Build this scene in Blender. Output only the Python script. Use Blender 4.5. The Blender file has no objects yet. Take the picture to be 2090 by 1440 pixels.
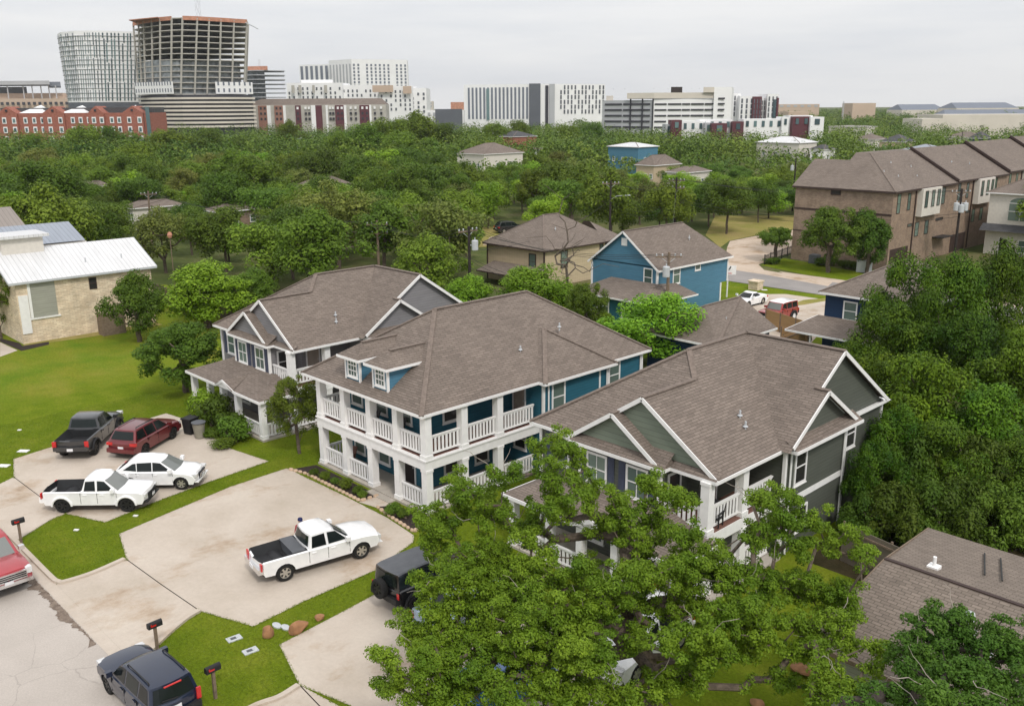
import bpy, bmesh, math, random
import numpy as np
from mathutils import Matrix, Vector
R = math.radians
scene = bpy.context.scene
COL = scene.collection
H = 20.5                      # height of the flying camera above the ground
# ------------------------------------------------------------------ camera
F = np.array([-0.69514746, 0.67088307, -0.25823617])
RT = np.array([0.69544878, 0.71855602, -0.00531449])
UP = np.array([-0.18199176, 0.18328438, 0.9660672])
cam = bpy.data.cameras.new('camera'); camo = bpy.data.objects.new('camera', cam); COL.objects.link(camo)
m = Matrix.Identity(4)
for i in range(3):
    m[i][0] = RT[i]; m[i][1] = UP[i]; m[i][2] = -F[i]
m[2][3] = H
camo.matrix_world = m
cam.sensor_width = 36; cam.lens = 36 * 1876.04 / 2090; cam.clip_start = 0.5; cam.clip_end = 20000
scene.camera = camo
# ------------------------------------------------------------------ world, sun, exposure
SUN_EL, SUN_AZ = R(47), R(114)    # azimuth measured from +Y towards +X
w = bpy.data.worlds.new('World'); scene.world = w; w.use_nodes = True
nt = w.node_tree; nt.nodes.clear()
out = nt.nodes.new('ShaderNodeOutputWorld'); bg = nt.nodes.new('ShaderNodeBackground'); bg.inputs[1].default_value = 0.1
sky = nt.nodes.new('ShaderNodeTexSky'); sky.sky_type = 'NISHITA'; sky.sun_disc = False
sky.sun_elevation = SUN_EL; sky.sun_rotation = SUN_AZ; sky.dust_density = 3.0
tc = nt.nodes.new('ShaderNodeTexCoord'); mp = nt.nodes.new('ShaderNodeMapping'); mp.inputs['Scale'].default_value = (1.0, 1.0, 9.0)
nz = nt.nodes.new('ShaderNodeTexNoise'); nz.inputs['Scale'].default_value = 2.6; nz.inputs['Detail'].default_value = 8; nz.inputs['Roughness'].default_value = 0.55
cr = nt.nodes.new('ShaderNodeValToRGB')
cr.color_ramp.elements[0].position = 0.36; cr.color_ramp.elements[0].color = (6.9, 7.05, 7.35, 1)
cr.color_ramp.elements[1].position = 0.62; cr.color_ramp.elements[1].color = (7.95, 7.95, 8.0, 1)
mx = nt.nodes.new('ShaderNodeMix'); mx.data_type = 'RGBA'; mx.inputs[0].default_value = 0.93
L = nt.links.new
L(tc.outputs['Generated'], mp.inputs[0]); L(mp.outputs[0], nz.inputs['Vector']); L(nz.outputs[0], cr.inputs[0])
sxy = nt.nodes.new('ShaderNodeSeparateXYZ'); L(tc.outputs['Generated'], sxy.inputs[0])          # overcast dome: brighter overhead than at the horizon
zr_ = nt.nodes.new('ShaderNodeMapRange'); L(sxy.outputs[2], zr_.inputs[0]); zr_.inputs[3].default_value = 0.92; zr_.inputs[4].default_value = 1.38
vm_ = nt.nodes.new('ShaderNodeVectorMath'); vm_.operation = 'SCALE'; L(cr.outputs[0], vm_.inputs[0]); L(zr_.outputs[0], vm_.inputs['Scale'])
L(sky.outputs[0], mx.inputs[6]); L(vm_.outputs[0], mx.inputs[7]); L(mx.outputs[2], bg.inputs[0]); L(bg.outputs[0], out.inputs[0])
sun = bpy.data.lights.new('sun', 'SUN'); sun.energy = 1.5; sun.angle = R(10); sun.color = (1.0, 0.95, 0.88)
suno = bpy.data.objects.new('sun', sun); COL.objects.link(suno)
sd = Vector((math.sin(SUN_AZ) * math.cos(SUN_EL), math.cos(SUN_AZ) * math.cos(SUN_EL), math.sin(SUN_EL)))
suno.rotation_euler = sd.to_track_quat('Z', 'Y').to_euler()
vs = scene.view_settings; vs.view_transform = 'Standard'; vs.look = 'None'; vs.exposure = 0.28; vs.gamma = 1.0; vs.use_curve_mapping = False
scene.cycles.max_bounces = 6; scene.cycles.diffuse_bounces = 3; scene.cycles.glossy_bounces = 3
scene.cycles.transmission_bounces = 4; scene.cycles.transparent_max_bounces = 6; scene.cycles.volume_bounces = 0
scene.cycles.use_denoising = True
# ------------------------------------------------------------------ a pixel of the survey photograph -> a place on the ground
def ray(x, y): return RT * (x - 1045) / 1876.04 - UP * (y - 720) / 1876.04 + F
def gz(x, y, z=0.0):
    d = ray(x, y); return np.array([0, 0, H]) + d * (z - H) / d[2]
def far(x, y, dist):
    d = ray(x, y); t = dist / (d[0] * -0.71955 + d[1] * 0.69444); return np.array([0, 0, H]) + d * t
def height(x, y, g):
    d = ray(x, y); return H + d[2] * math.hypot(g[0], g[1]) / math.hypot(d[0], d[1])
# ------------------------------------------------------------------ object helpers
def tag(o, label=None, cat=None, group=None, kind=None):
    if label: o['label'] = label
    if cat: o['category'] = cat
    if group: o['group'] = group
    if kind: o['kind'] = kind
    return o
def thing(name, label, cat, loc=(0, 0, 0), rz=0.0, group=None):
    o = bpy.data.objects.new(name, None); o.empty_display_size = 0.3; COL.objects.link(o)
    o.location = loc; o.rotation_euler = (0, 0, rz); tag(o, label, cat, group); return o
def dup(root, loc, rz, label, group=None, scale=None):
    r = root.copy(); COL.objects.link(r); r.location = loc; r.rotation_euler = (0, 0, rz); r['label'] = label
    if group: r['group'] = group
    if scale is not None: r.scale = scale
    for ch in list(root.children):
        c = ch.copy(); COL.objects.link(c); c.parent = r
        for g in list(ch.children):
            d = g.copy(); COL.objects.link(d); d.parent = c
    return r
class MB:
    """collects faces; build() links them as one mesh object with UVs in metres along each face"""
    def __init__(s): s.v = []; s.f = []; s.mi = []
    def face(s, pts, mi=0):
        b = len(s.v); s.v += [tuple(map(float, p)) for p in pts]; s.f.append(tuple(range(b, b + len(pts)))); s.mi.append(mi); return s
    def box(s, a, b, mi=0):
        x0, y0, z0 = [min(a[i], b[i]) for i in range(3)]; x1, y1, z1 = [max(a[i], b[i]) for i in range(3)]
        n = len(s.v)
        s.v += [(x0, y0, z0), (x1, y0, z0), (x1, y1, z0), (x0, y1, z0), (x0, y0, z1), (x1, y0, z1), (x1, y1, z1), (x0, y1, z1)]
        for q in ((3, 2, 1, 0), (4, 5, 6, 7), (0, 1, 5, 4), (1, 2, 6, 5), (2, 3, 7, 6), (3, 0, 4, 7)):
            s.f.append(tuple(n + i for i in q)); s.mi.append(mi)
        return s
    def beam(s, p, q, w, h, mi=0, up=(0, 0, 1)):
        p = np.array(p, float); q = np.array(q, float); d = (q - p) / np.linalg.norm(q - p)
        sx = np.cross(d, up); sx /= max(np.linalg.norm(sx), 1e-9); sz = np.cross(sx, d)
        n = len(s.v)
        for e in (p, q):
            for a, b in ((-1, -1), (1, -1), (1, 1), (-1, 1)): s.v.append(tuple(e + sx * a * w / 2 + sz * b * h / 2))
        for k in ((3, 2, 1, 0), (4, 5, 6, 7), (0, 1, 5, 4), (1, 2, 6, 5), (2, 3, 7, 6), (3, 0, 4, 7)):
            s.f.append(tuple(n + i for i in k)); s.mi.append(mi)
        return s
    def tube(s, pts, rad, n=6, mi=0, cap=True):
        pts = [np.array(p, float) for p in pts]; rad = rad if hasattr(rad, '__len__') else [rad] * len(pts)
        base = len(s.v); ref = None
        for i, p in enumerate(pts):
            d = pts[min(i + 1, len(pts) - 1)] - pts[max(i - 1, 0)]; d = d / max(np.linalg.norm(d), 1e-9)
            if ref is None: ref = np.array([1., 0, 0]) if abs(d[0]) < .8 else np.array([0, 1., 0])
            a = np.cross(d, ref); a /= max(np.linalg.norm(a), 1e-9); b = np.cross(d, a); ref = np.cross(a, d)
            for k in range(n):
                t = 2 * math.pi * k / n; s.v.append(tuple(p + (a * math.cos(t) + b * math.sin(t)) * rad[i]))
        for i in range(len(pts) - 1):
            for k in range(n):
                s.f.append((base + i * n + k, base + i * n + (k + 1) % n, base + (i + 1) * n + (k + 1) % n, base + (i + 1) * n + k)); s.mi.append(mi)
        if cap:
            s.f.append(tuple(base + k for k in range(n))[::-1]); s.mi.append(mi)
            e = base + (len(pts) - 1) * n; s.f.append(tuple(e + k for k in range(n))); s.mi.append(mi)
        return s
    def lathe(s, prof, n=12, c=(0, 0, 0), axis='z', mi=0):
        base = len(s.v)
        for r, z in prof:
            for k in range(n):
                t = 2 * math.pi * k / n; a, b = r * math.cos(t), r * math.sin(t)
                s.v.append((c[0] + a, c[1] + b, c[2] + z) if axis == 'z' else (c[0] + a, c[1] + z, c[2] + b))
        for i in range(len(prof) - 1):
            for k in range(n):
                q = (base + i * n + k, base + i * n + (k + 1) % n, base + (i + 1) * n + (k + 1) % n, base + (i + 1) * n + k)
                s.f.append(q if axis == 'z' else q[::-1]); s.mi.append(mi)
        return s
    def prism(s, poly, z0, z1, mi=0, bottom=False):
        n = len(poly); b = len(s.v)
        s.v += [(p[0], p[1], z0) for p in poly] + [(p[0], p[1], z1) for p in poly]
        ar = sum(poly[i][0] * poly[(i + 1) % n][1] - poly[(i + 1) % n][0] * poly[i][1] for i in range(n))
        for i in range(n):
            j = (i + 1) % n; q = (b + i, b + j, b + n + j, b + n + i); s.f.append(q if ar > 0 else q[::-1]); s.mi.append(mi)
        t = tuple(b + n + i for i in range(n)); s.f.append(t if ar > 0 else t[::-1]); s.mi.append(mi)
        if bottom:
            t = tuple(b + i for i in range(n)); s.f.append(t[::-1] if ar > 0 else t); s.mi.append(mi)
        return s
    def build(s, name, mats, parent=None, org=None, smooth=None, uv=True):
        me = bpy.data.meshes.new(name)
        v = np.array(s.v, float)
        if org is not None: v = v - np.array(org, float)
        me.from_pydata(v.tolist(), [], s.f)
        for mt in (mats if isinstance(mats, (list, tuple)) else [mats]): me.materials.append(mt)
        me.polygons.foreach_set('material_index', s.mi)
        if uv:
            ul = me.uv_layers.new(name='UVMap'); uvs = []
            V = np.array(s.v, float)
            for f in s.f:
                p = V[list(f)]; n = np.zeros(3)
                for i in range(len(f)):
                    a, b = p[i], p[(i + 1) % len(f)]; n += np.cross(a, b)
                l = np.linalg.norm(n); n = n / l if l > 1e-12 else np.array([0, 0, 1.])
                if abs(n[2]) > .985: hx = np.array([1., 0, 0]); hv = np.array([0, 1., 0])
                else:
                    hx = np.array([-n[1], n[0], 0]); hx /= np.linalg.norm(hx); hv = np.cross(n, hx)
                for q in p: uvs += [float(q @ hx), float(q @ hv)]
            ul.data.foreach_set('uv', uvs)
        if smooth is not None:
            me.polygons.foreach_set('use_smooth', [True] * len(s.f))
            bm = bmesh.new(); bm.from_mesh(me); bmesh.ops.remove_doubles(bm, verts=bm.verts, dist=1e-4)
            bm.to_mesh(me); bm.free(); me.set_sharp_from_angle(angle=R(smooth))
        me.update()
        o = bpy.data.objects.new(name, me); COL.objects.link(o)
        if parent is not None: o.parent = parent
        return o
# ------------------------------------------------------------------ materials
def s2l(c): return tuple(((x / 255) / 12.92 if x / 255 <= .04045 else ((x / 255 + .055) / 1.055) ** 2.4) for x in c)
class NG:
    def __init__(s, name):
        s.m = bpy.data.materials.new(name); s.m.use_nodes = True; s.t = s.m.node_tree; s.t.nodes.clear()
        s.o = s.t.nodes.new('ShaderNodeOutputMaterial'); s.b = s.n('ShaderNodeBsdfPrincipled'); s.l(s.b.outputs[0], s.o.inputs[0])
        s.b.inputs['Specular IOR Level'].default_value = 0.3
    def n(s, typ, **kw):
        x = s.t.nodes.new(typ)
        for k, v in kw.items():
            if hasattr(x, k): setattr(x, k, v)
            else: x.inputs[k.replace('_', ' ')].default_value = v
        return x
    def l(s, a, b): s.t.links.new(a, b)
    def set(s, **kw):
        for k, v in kw.items():
            k = k.replace('_', ' '); i = s.b.inputs[k]
            if hasattr(v, 'is_linked') or hasattr(v, 'links'): s.l(v, i)
            else: i.default_value = (*v, 1) if k in ('Base Color', 'Coat Tint') and len(v) == 3 else v
        return s.m
    def vec(s, kind='Object', scale=(1, 1, 1), rot=(0, 0, 0)):
        t = s.n('ShaderNodeTexCoord'); mp = s.n('ShaderNodeMapping'); s.l(t.outputs[kind], mp.inputs[0])
        mp.inputs['Scale'].default_value = scale; mp.inputs['Rotation'].default_value = rot; return mp.outputs[0]
    def noise(s, v, scale, detail=4, rough=.55):
        x = s.n('ShaderNodeTexNoise', Scale=scale, Detail=detail, Roughness=rough)
        if v is not None: s.l(v, x.inputs['Vector'])
        return x.outputs[0]
    def ramp(s, f, stops):
        x = s.n('ShaderNodeValToRGB'); s.l(f, x.inputs[0]); e = x.color_ramp.elements
        while len(e) < len(stops): e.new(.5)
        for i, (p, c) in enumerate(stops):
            e[i].position = p; e[i].color = (*c, 1) if hasattr(c, '__len__') else (c, c, c, 1)
        return x.outputs[0]
    def mix(s, f, a, b, mode='MIX'):
        x = s.n('ShaderNodeMix', data_type='RGBA', blend_type=mode)
        for v, i in ((f, 0), (a, 6), (b, 7)):
            if hasattr(v, 'links'): s.l(v, x.inputs[i])
            else: x.inputs[i].default_value = v if i == 0 else ((*v, 1) if hasattr(v, '__len__') else (v, v, v, 1))
        return x.outputs[2]
    def bump(s, h, strength=.3, dist=.02):
        x = s.n('ShaderNodeBump', Strength=strength, Distance=dist); s.l(h, x.inputs['Height']); s.l(x.outputs[0], s.b.inputs['Normal'])
def plain(name, c, rough=.6, metal=0, var=.12, scale=3, spec=.3, coat=0):
    g = NG(name); v = g.vec('Object'); n = g.noise(v, scale, 5)
    c = np.array(c)
    g.set(Base_Color=g.ramp(n, [(.3, tuple(c * (1 - var))), (.7, tuple(np.minimum(c * (1 + var), .95)))]), Roughness=rough, Metallic=metal, Coat_Weight=coat)
    g.b.inputs['Specular IOR Level'].default_value = spec; return g.m
def shingle(name, c, row=.15, wide=.5):
    g = NG(name); v = g.vec('UV'); c = np.array(c)
    b = g.n('ShaderNodeTexBrick', offset=.5, Scale=1.0, Mortar_Size=.017, Mortar_Smooth=.2, Bias=0.0, Brick_Width=wide, Row_Height=row)
    b.inputs['Color1'].default_value = (*(c * .86), 1); b.inputs['Color2'].default_value = (*(c * 1.15), 1); b.inputs['Mortar'].default_value = (*(c * .58), 1)
    g.l(v, b.inputs['Vector'])
    n2 = g.noise(g.vec('UV', (1.1, 5, 1)), 2.1, 5, .6); n3 = g.noise(g.vec('Object'), .35, 3)
    col = g.mix(.75, b.outputs[0], g.ramp(n2, [(.3, .78), (.7, 1.2)]), 'MULTIPLY')
    col = g.mix(.6, col, g.ramp(n3, [(.3, .85), (.7, 1.12)]), 'MULTIPLY')
    g.set(Base_Color=col, Roughness=.92); g.bump(b.outputs['Fac'], -.5, .02); return g.m
def siding(name, c, lap=.18, vertical=False):
    g = NG(name); c = np.array(c); t = g.n('ShaderNodeTexCoord'); sp = g.n('ShaderNodeSeparateXYZ'); g.l(t.outputs['UV'], sp.inputs[0])
    mm = g.n('ShaderNodeMath', operation='MULTIPLY'); mm.inputs[1].default_value = 1 / lap; g.l(sp.outputs[0 if vertical else 1], mm.inputs[0])
    fr = g.n('ShaderNodeMath', operation='FRACT'); g.l(mm.outputs[0], fr.inputs[0])
    line = g.ramp(fr.outputs[0], [(0, .55), (.10, .97), (.85, 1.0), (.99, .8)]) if not vertical else g.ramp(fr.outputs[0], [(0, 1.1), (.12, 1.1), (.15, .72), (.24, 1.0)])
    n = g.noise(g.vec('UV', (.6, 3, 1)), 1.3, 4)
    col = g.mix(1.0, tuple(c), line, 'MULTIPLY'); col = g.mix(.8, col, g.ramp(n, [(.3, .88), (.7, 1.1)]), 'MULTIPLY')
    g.set(Base_Color=col, Roughness=.62); g.bump(fr.outputs[0], .35, .02); return g.m
def brickmat(name, c1, c2, mortar, w=.3, h=.1, ms=.012):
    g = NG(name); v = g.vec('UV')
    b = g.n('ShaderNodeTexBrick', offset=.5, Scale=1.0, Mortar_Size=ms, Mortar_Smooth=.2, Bias=-.1, Brick_Width=w, Row_Height=h)
    b.inputs['Color1'].default_value = (*c1, 1); b.inputs['Color2'].default_value = (*c2, 1); b.inputs['Mortar'].default_value = (*mortar, 1)
    g.l(v, b.inputs['Vector']); n = g.noise(g.vec('UV'), .9, 6, .7)
    g.set(Base_Color=g.mix(.9, b.outputs[0], g.ramp(n, [(.32, .72), (.68, 1.25)]), 'MULTIPLY'), Roughness=.85); g.bump(b.outputs['Fac'], -.3, .01); return g.m
def seam(name, c, step=.42, metal=.3):
    g = NG(name); c = np.array(c); t = g.n('ShaderNodeTexCoord'); sp = g.n('ShaderNodeSeparateXYZ'); g.l(t.outputs['UV'], sp.inputs[0])
    mm = g.n('ShaderNodeMath', operation='MULTIPLY'); mm.inputs[1].default_value = 1 / step; g.l(sp.outputs[0], mm.inputs[0])
    fr = g.n('ShaderNodeMath', operation='FRACT'); g.l(mm.outputs[0], fr.inputs[0])
    col = g.mix(1.0, tuple(c), g.ramp(fr.outputs[0], [(0, .6), (.07, .62), (.1, 1.0), (.97, 1.05)]), 'MULTIPLY')
    col = g.mix(.7, col, g.ramp(g.noise(g.vec('UV', (2, .3, 1)), 1.1, 4), [(.3, .86), (.7, 1.08)]), 'MULTIPLY')
    g.set(Base_Color=col, Roughness=.42, Metallic=metal); g.bump(fr.outputs[0], .3, .03); return g.m
def ground_mat(name, stops, s1=.35, s2=9, bump=.6, bs=28, dist=.05, fine=(.75, 1.25), rough=.95, stain=None):
    g = NG(name); v = g.vec('Object'); a = g.noise(v, s1, 6, .62); b = g.noise(v, s2, 5, .75)
    col = g.ramp(a, stops); col = g.mix(.85, col, g.ramp(b, [(.3, fine[0]), (.7, fine[1])]), 'MULTIPLY')
    if stain:
        st = g.noise(g.vec('Object', stain[2]), stain[0], 7, .68); col = g.mix(1.0, col, g.ramp(st, stain[1]), 'MULTIPLY')
    g.b.inputs['Specular IOR Level'].default_value = .04; g.set(Base_Color=col, Roughness=rough); g.bump(g.noise(v, bs, 3, .7), bump, dist); g.g = col; return g
def leafmat(name, a, b, trans=.22, tint=.30, ns=.55):
    g = NG(name); oi = g.n('ShaderNodeObjectInfo'); ge = g.n('ShaderNodeNewGeometry')
    v = g.vec('Object'); n = g.noise(v, ns, 3, .6)
    col = g.mix(g.ramp(n, [(.33, 0.), (.68, 1.)]), a, b)
    col = g.mix(.9, col, g.ramp(ge.outputs['Random Per Island'], [(0, (.82, .85, .8)), (.8, (1.1, 1.08, 1.0)), (1, (1.3, 1.22, 1.05))]), 'MULTIPLY')
    hs = g.n('ShaderNodeHueSaturation'); g.l(col, hs.inputs['Color'])
    mr = g.n('ShaderNodeMapRange'); g.l(oi.outputs['Random'], mr.inputs[0]); mr.inputs[3].default_value = .494; mr.inputs[4].default_value = .524; g.l(mr.outputs[0], hs.inputs['Hue'])
    m2 = g.n('ShaderNodeMapRange'); ml = g.n('ShaderNodeMath', operation='FRACT'); mk = g.n('ShaderNodeMath', operation='MULTIPLY'); mk.inputs[1].default_value = 7.31
    g.l(oi.outputs['Random'], mk.inputs[0]); g.l(mk.outputs[0], ml.inputs[0]); g.l(ml.outputs[0], m2.inputs[0]); m2.inputs[3].default_value = 1 - tint; m2.inputs[4].default_value = 1 + tint; g.l(m2.outputs[0], hs.inputs['Value'])
    g.set(Base_Color=hs.outputs[0], Roughness=.5); g.b.inputs['Specular IOR Level'].default_value = .14
    tr = g.n('ShaderNodeBsdfTranslucent'); g.l(hs.outputs[0], tr.inputs[0]); ms = g.n('ShaderNodeMixShader'); ms.inputs[0].default_value = trans
    g.l(g.b.outputs[0], ms.inputs[1]); g.l(tr.outputs[0], ms.inputs[2]); g.l(ms.outputs[0], g.o.inputs[0]); return g.m
def paint(name, c, metal=0.0, rough=.3):
    g = NG(name); n = g.noise(g.vec('Object'), 2.3, 4); c = np.array(c)
    g.set(Base_Color=g.ramp(n, [(.3, tuple(c * .93)), (.7, tuple(np.minimum(c * 1.05, .9)))]), Roughness=rough, Metallic=metal, Coat_Weight=.8, Coat_Roughness=.08)
    g.b.inputs['Specular IOR Level'].default_value = .5; return g.m
def glassmat(name, c, rough=.06, c2=None):
    g = NG(name); c2 = c2 or tuple(x * 1.8 for x in c); oi = g.n('ShaderNodeObjectInfo')
    g.set(Base_Color=g.mix(g.ramp(oi.outputs['Random'], [(.2, 0.), (.9, 1.)]), c, c2), Roughness=rough); g.b.inputs['Specular IOR Level'].default_value = .6; return g.m
M = {}
M['shingle'] = shingle('taupe_shingles', (.198, .161, .136))
M['shingle_old'] = shingle('weathered_brown_shingles', (.21, .172, .142), .15, .34)
M['shingle_dark'] = shingle('dark_grey_shingles', (.085, .085, .09))
M['ridge'] = plain('ridge_cap_shingles', (.185, .148, .125), .9, var=.25, scale=6)
M['teal'] = siding('teal_lap_siding', (.028, .135, .198))
M['blue'] = siding('blue_lap_siding', (.082, .215, .318))
M['greysid'] = siding('grey_lap_siding', (.25, .245, .255))
M['greygreen'] = siding('grey_green_lap_siding', (.105, .114, .096))
M['sage'] = siding('sage_shake_gable', (.20, .235, .185), .25)
M['navy'] = siding('navy_siding', (.012, .035, .085), .3, True)
M['tan'] = siding('tan_board_batten', (.52, .42, .29), .42, True)
M['white'] = plain('white_trim_paint', (.83, .82, .81), .5, var=.05)
M['stucco'] = plain('cream_stucco', (.66, .62, .56), .9, var=.07)
M['deck'] = plain('red_brown_deck_boards', (.17, .085, .065), .8, var=.2)
M['porch'] = plain('porch_concrete', (.42, .38, .33), .9, var=.12, scale=2)
M['shutter'] = plain('slate_blue_shutters', (.06, .07, .11), .6)
M['pane'] = glassmat('window_glass', (.075, .11, .10), .08, (.17, .23, .195))
M['panedark'] = glassmat('dark_screened_glass', (.03, .028, .028), .12, (.05, .05, .048))
M['door'] = plain('dark_door', (.025, .02, .02), .4)
M['doortan'] = plain('beige_door', (.40, .34, .29), .6)
M['brick'] = brickmat('brown_brick', (.25, .165, .115), (.335, .24, .17), (.28, .24, .20))
M['redbrick'] = brickmat('red_dorm_brick', (.30, .105, .075), (.36, .13, .09), (.3, .16, .12), .6, .2)
M['lime'] = brickmat('limestone_blocks', (.64, .52, .38), (.80, .69, .53), (.56, .44, .32), .5, .16, .02)
M['metalroof'] = seam('white_standing_seam_roof', (.66, .66, .665), .42, 0.0)
M['metalgrey'] = seam('grey_standing_seam_roof', (.32, .35, .40))
M['bronze'] = seam('bronze_standing_seam_roof', (.30, .26, .23))
M['greyboard'] = siding('pale_grey_lap_siding', (.36, .36, .31), .2)
M['trimdark'] = plain('dark_brown_trim', (.055, .035, .03), .6)
M['wood'] = plain('weathered_wood', (.20, .15, .11), .9, var=.25, scale=5)
M['pole'] = plain('creosote_pole_wood', (.035, .028, .026), .9, var=.3)
M['cedar'] = siding('cedar_fence_boards', (.38, .23, .11), .15, True)
M['greyfence'] = siding('grey_fence_boards', (.18, .15, .12), .15, True)
M['wire'] = plain('black_cable', (.03, .03, .03), .6)
M['galv'] = plain('galvanised_grey', (.5, .52, .54), .4, var=.06)
M['iron'] = plain('black_ironwork', (.02, .02, .022), .5)
M['bark'] = plain('grey_brown_bark', (.115, .09, .07), .95, var=.45, scale=7)
M['barkdark'] = plain('dark_wet_bark', (.05, .04, .033), .95, var=.4, scale=6)
M['deadwood'] = plain('dead_brown_bark', (.13, .105, .085), .95, var=.3, scale=6)
M['twig'] = plain('dead_grey_twigs', (.32, .28, .24), .9, var=.25)
M['mulch'] = plain('dark_mulch', (.035, .025, .022), 1, var=.5, scale=12)
M['stone'] = plain('tan_edging_stone', (.52, .38, .27), .9, var=.25, scale=5)
M['boulder'] = plain('orange_brown_boulder', (.33, .17, .085), .9, var=.35, scale=2.2)
M['tyre'] = plain('black_tyre_rubber', (.016, .016, .016), .8)
M['chrome'] = plain('chrome_trim', (.75, .75, .76), .18, .9, var=.03)
M['alloy'] = plain('alloy_wheel', (.55, .53, .48), .35, .7, var=.05)
M['blackalloy'] = plain('black_wheel', (.03, .03, .03), .4, .3)
M['blackpl'] = plain('black_plastic', (.022, .022, .024), .55)
M['liner'] = plain('truck_bed_liner', (.017, .018, .02), .7)
M['lidgrey'] = plain('grey_lid', (.10, .105, .115), .55)
M['carglass'] = glassmat('car_glass', (.008, .011, .011), .10, (.012, .018, .018)); M['carglass'].node_tree.nodes['Principled BSDF'].inputs['Specular IOR Level'].default_value = .3
M['carpale'] = glassmat('windscreen_painted_sunlit', (.16, .175, .165), .12, (.20, .21, .2))  # paler copy of the car glass, daylight on it painted into the colour
M['red'] = plain('red_lamp_lens', (.55, .02, .02), .2, spec=.6)
M['lamp'] = plain('headlamp_lens', (.62, .62, .62), .12, spec=.8)
M['plate'] = plain('licence_plate', (.72, .72, .74), .5)
M['greenbin'] = plain('olive_bin_plastic', (.25, .235, .19), .6)
for nm, c, me_ in (('pwhite', (.86, .86, .87), 0), ('pgrey', (.055, .056, .06), .5), ('pred', (.14, .012, .016), .25), ('pruby', (.42, .05, .06), .25),
                   ('pnavy', (.010, .018, .045), .3), ('pblack', (.012, .012, .014), .1), ('psilver', (.33, .42, .52), .4), ('pblue', (.02, .12, .35), .3), ('porange', (.36, .04, .035), .2)):
    M[nm] = paint('paint_' + nm[1:], c, me_)
# ------------------------------------------------------------------ ground, lawns, road, driveways
def sheet(name, pts, z, mt, label=None):
    mb = MB(); mb.face([(p[0], p[1], z) for p in pts]); o = mb.build(name, mt); o['kind'] = 'structure'
    n = o.data.polygons[0].normal
    if n.z < 0: o.data.flip_normals()
    return o
def rect(x0, y0, x1, y1): return [(x0, y0), (x1, y0), (x1, y1), (x0, y1)]
def pxs(*pp): return [gz(x, y) for x, y in pp]
GR_EARTH = ground_mat('woodland_earth', [(.3, (.05, .075, .02)), (.5, (.10, .12, .04)), (.72, (.20, .17, .09))], .09, 2.5)
GR_SHADED_EARTH = ground_mat('earth_painted_shaded', [(.3, (.022, .022, .010)), (.7, (.07, .055, .03))], .5, 6)  # earth under the elms, with their shade put into the dark colour
GR_LAWN = ground_mat('mown_lawn', [(.28, (.098, .150, .008)), (.5, (.138, .188, .012)), (.74, (.20, .225, .024))], .45, 7, .9, 22, .05, (.62, 1.36))
GR_DRY = ground_mat('dry_yellow_lawn', [(.28, (.115, .185, .014)), (.5, (.175, .212, .02)), (.75, (.25, .24, .042))], .22, 6, .9, 20, .05, (.66, 1.32), stain=(.16, [(.35, (.80, .95, .85)), (.65, (1.10, .98, 1.1))], (1, 2.2, 1)))
g = GR_DRY; tcx = g.n('ShaderNodeTexCoord'); sx = g.n('ShaderNodeSeparateXYZ'); g.l(tcx.outputs['Object'], sx.inputs[0]); mr = g.n('ShaderNodeMapRange'); g.l(sx.outputs[0], mr.inputs[0]); mr.inputs[1].default_value = -75; mr.inputs[2].default_value = -63
ad = g.n('ShaderNodeMath', operation='ADD'); g.l(mr.outputs[0], ad.inputs[0]); nn = g.noise(g.vec('Object'), .35, 5, .6); g.l(nn, ad.inputs[1]); fr_ = g.ramp(ad.outputs[0], [(.72, 0.), (1.0, 1.)])
fresh = g.mix(.85, g.ramp(g.noise(g.vec('Object'), .45, 6, .62), [(.28, (.098, .150, .008)), (.5, (.138, .188, .012)), (.74, (.20, .225, .024))]), g.ramp(g.noise(g.vec('Object'), 7, 5, .75), [(.3, .62), (.7, 1.36)]), 'MULTIPLY')
g.l(g.mix(fr_, g.g, fresh), g.b.inputs['Base Color'])
GR_STRAW = ground_mat('straw_field', [(.3, (.22, .22, .05)), (.7, (.36, .28, .12))], .2, 5)
CONC = ground_mat('tan_concrete', [(.3, (.46, .395, .325)), (.55, (.535, .465, .395)), (.75, (.575, .51, .435))], .30, 5, .15, 40, .01, (.93, 1.06), .85,
                  stain=(.20, [(.28, (.50, .42, .34)), (.37, (.84, .77, .70)), (.47, 1.), (1, 1.)], (1.5, 1, 1)))
ROADM = ground_mat('bleached_asphalt', [(.3, (.43, .385, .345)), (.7, (.505, .455, .41))], .35, 14, .4, 60, .01, (.86, 1.12), .9)
g = ROADM   # thin irregular cracks
v = g.vec('Object'); nn = g.n('ShaderNodeTexNoise', Scale=1.4, Detail=5); g.l(v, nn.inputs['Vector'])
vm = g.n('ShaderNodeMix', data_type='RGBA'); vm.inputs[0].default_value = .28; g.l(v, vm.inputs[6]); g.l(nn.outputs[1], vm.inputs[7])
vo = g.n('ShaderNodeTexVoronoi', feature='DISTANCE_TO_EDGE', Scale=.55); g.l(vm.outputs[2], vo.inputs['Vector'])
msk = g.ramp(g.noise(g.vec('Object'), .25, 3), [(.42, 0.), (.55, 1.)])
ck = g.ramp(vo.outputs[0], [(0, .80), (.005, .9), (.010, 1.)])
ckm = g.mix(msk, 1.0, ck); g.l(g.mix(1.0, g.g, ckm, 'MULTIPLY'), g.b.inputs['Base Color'])
GREYROAD = ground_mat('grey_asphalt', [(.3, (.25, .235, .225)), (.7, (.34, .315, .30))], .25, 9, .3, 50, .01, (.88, 1.1))
RUBBLE = ground_mat('crumbled_asphalt', [(.3, (.16, .12, .095)), (.7, (.36, .29, .235))], 3, 14, 1, 30, .06)
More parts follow.
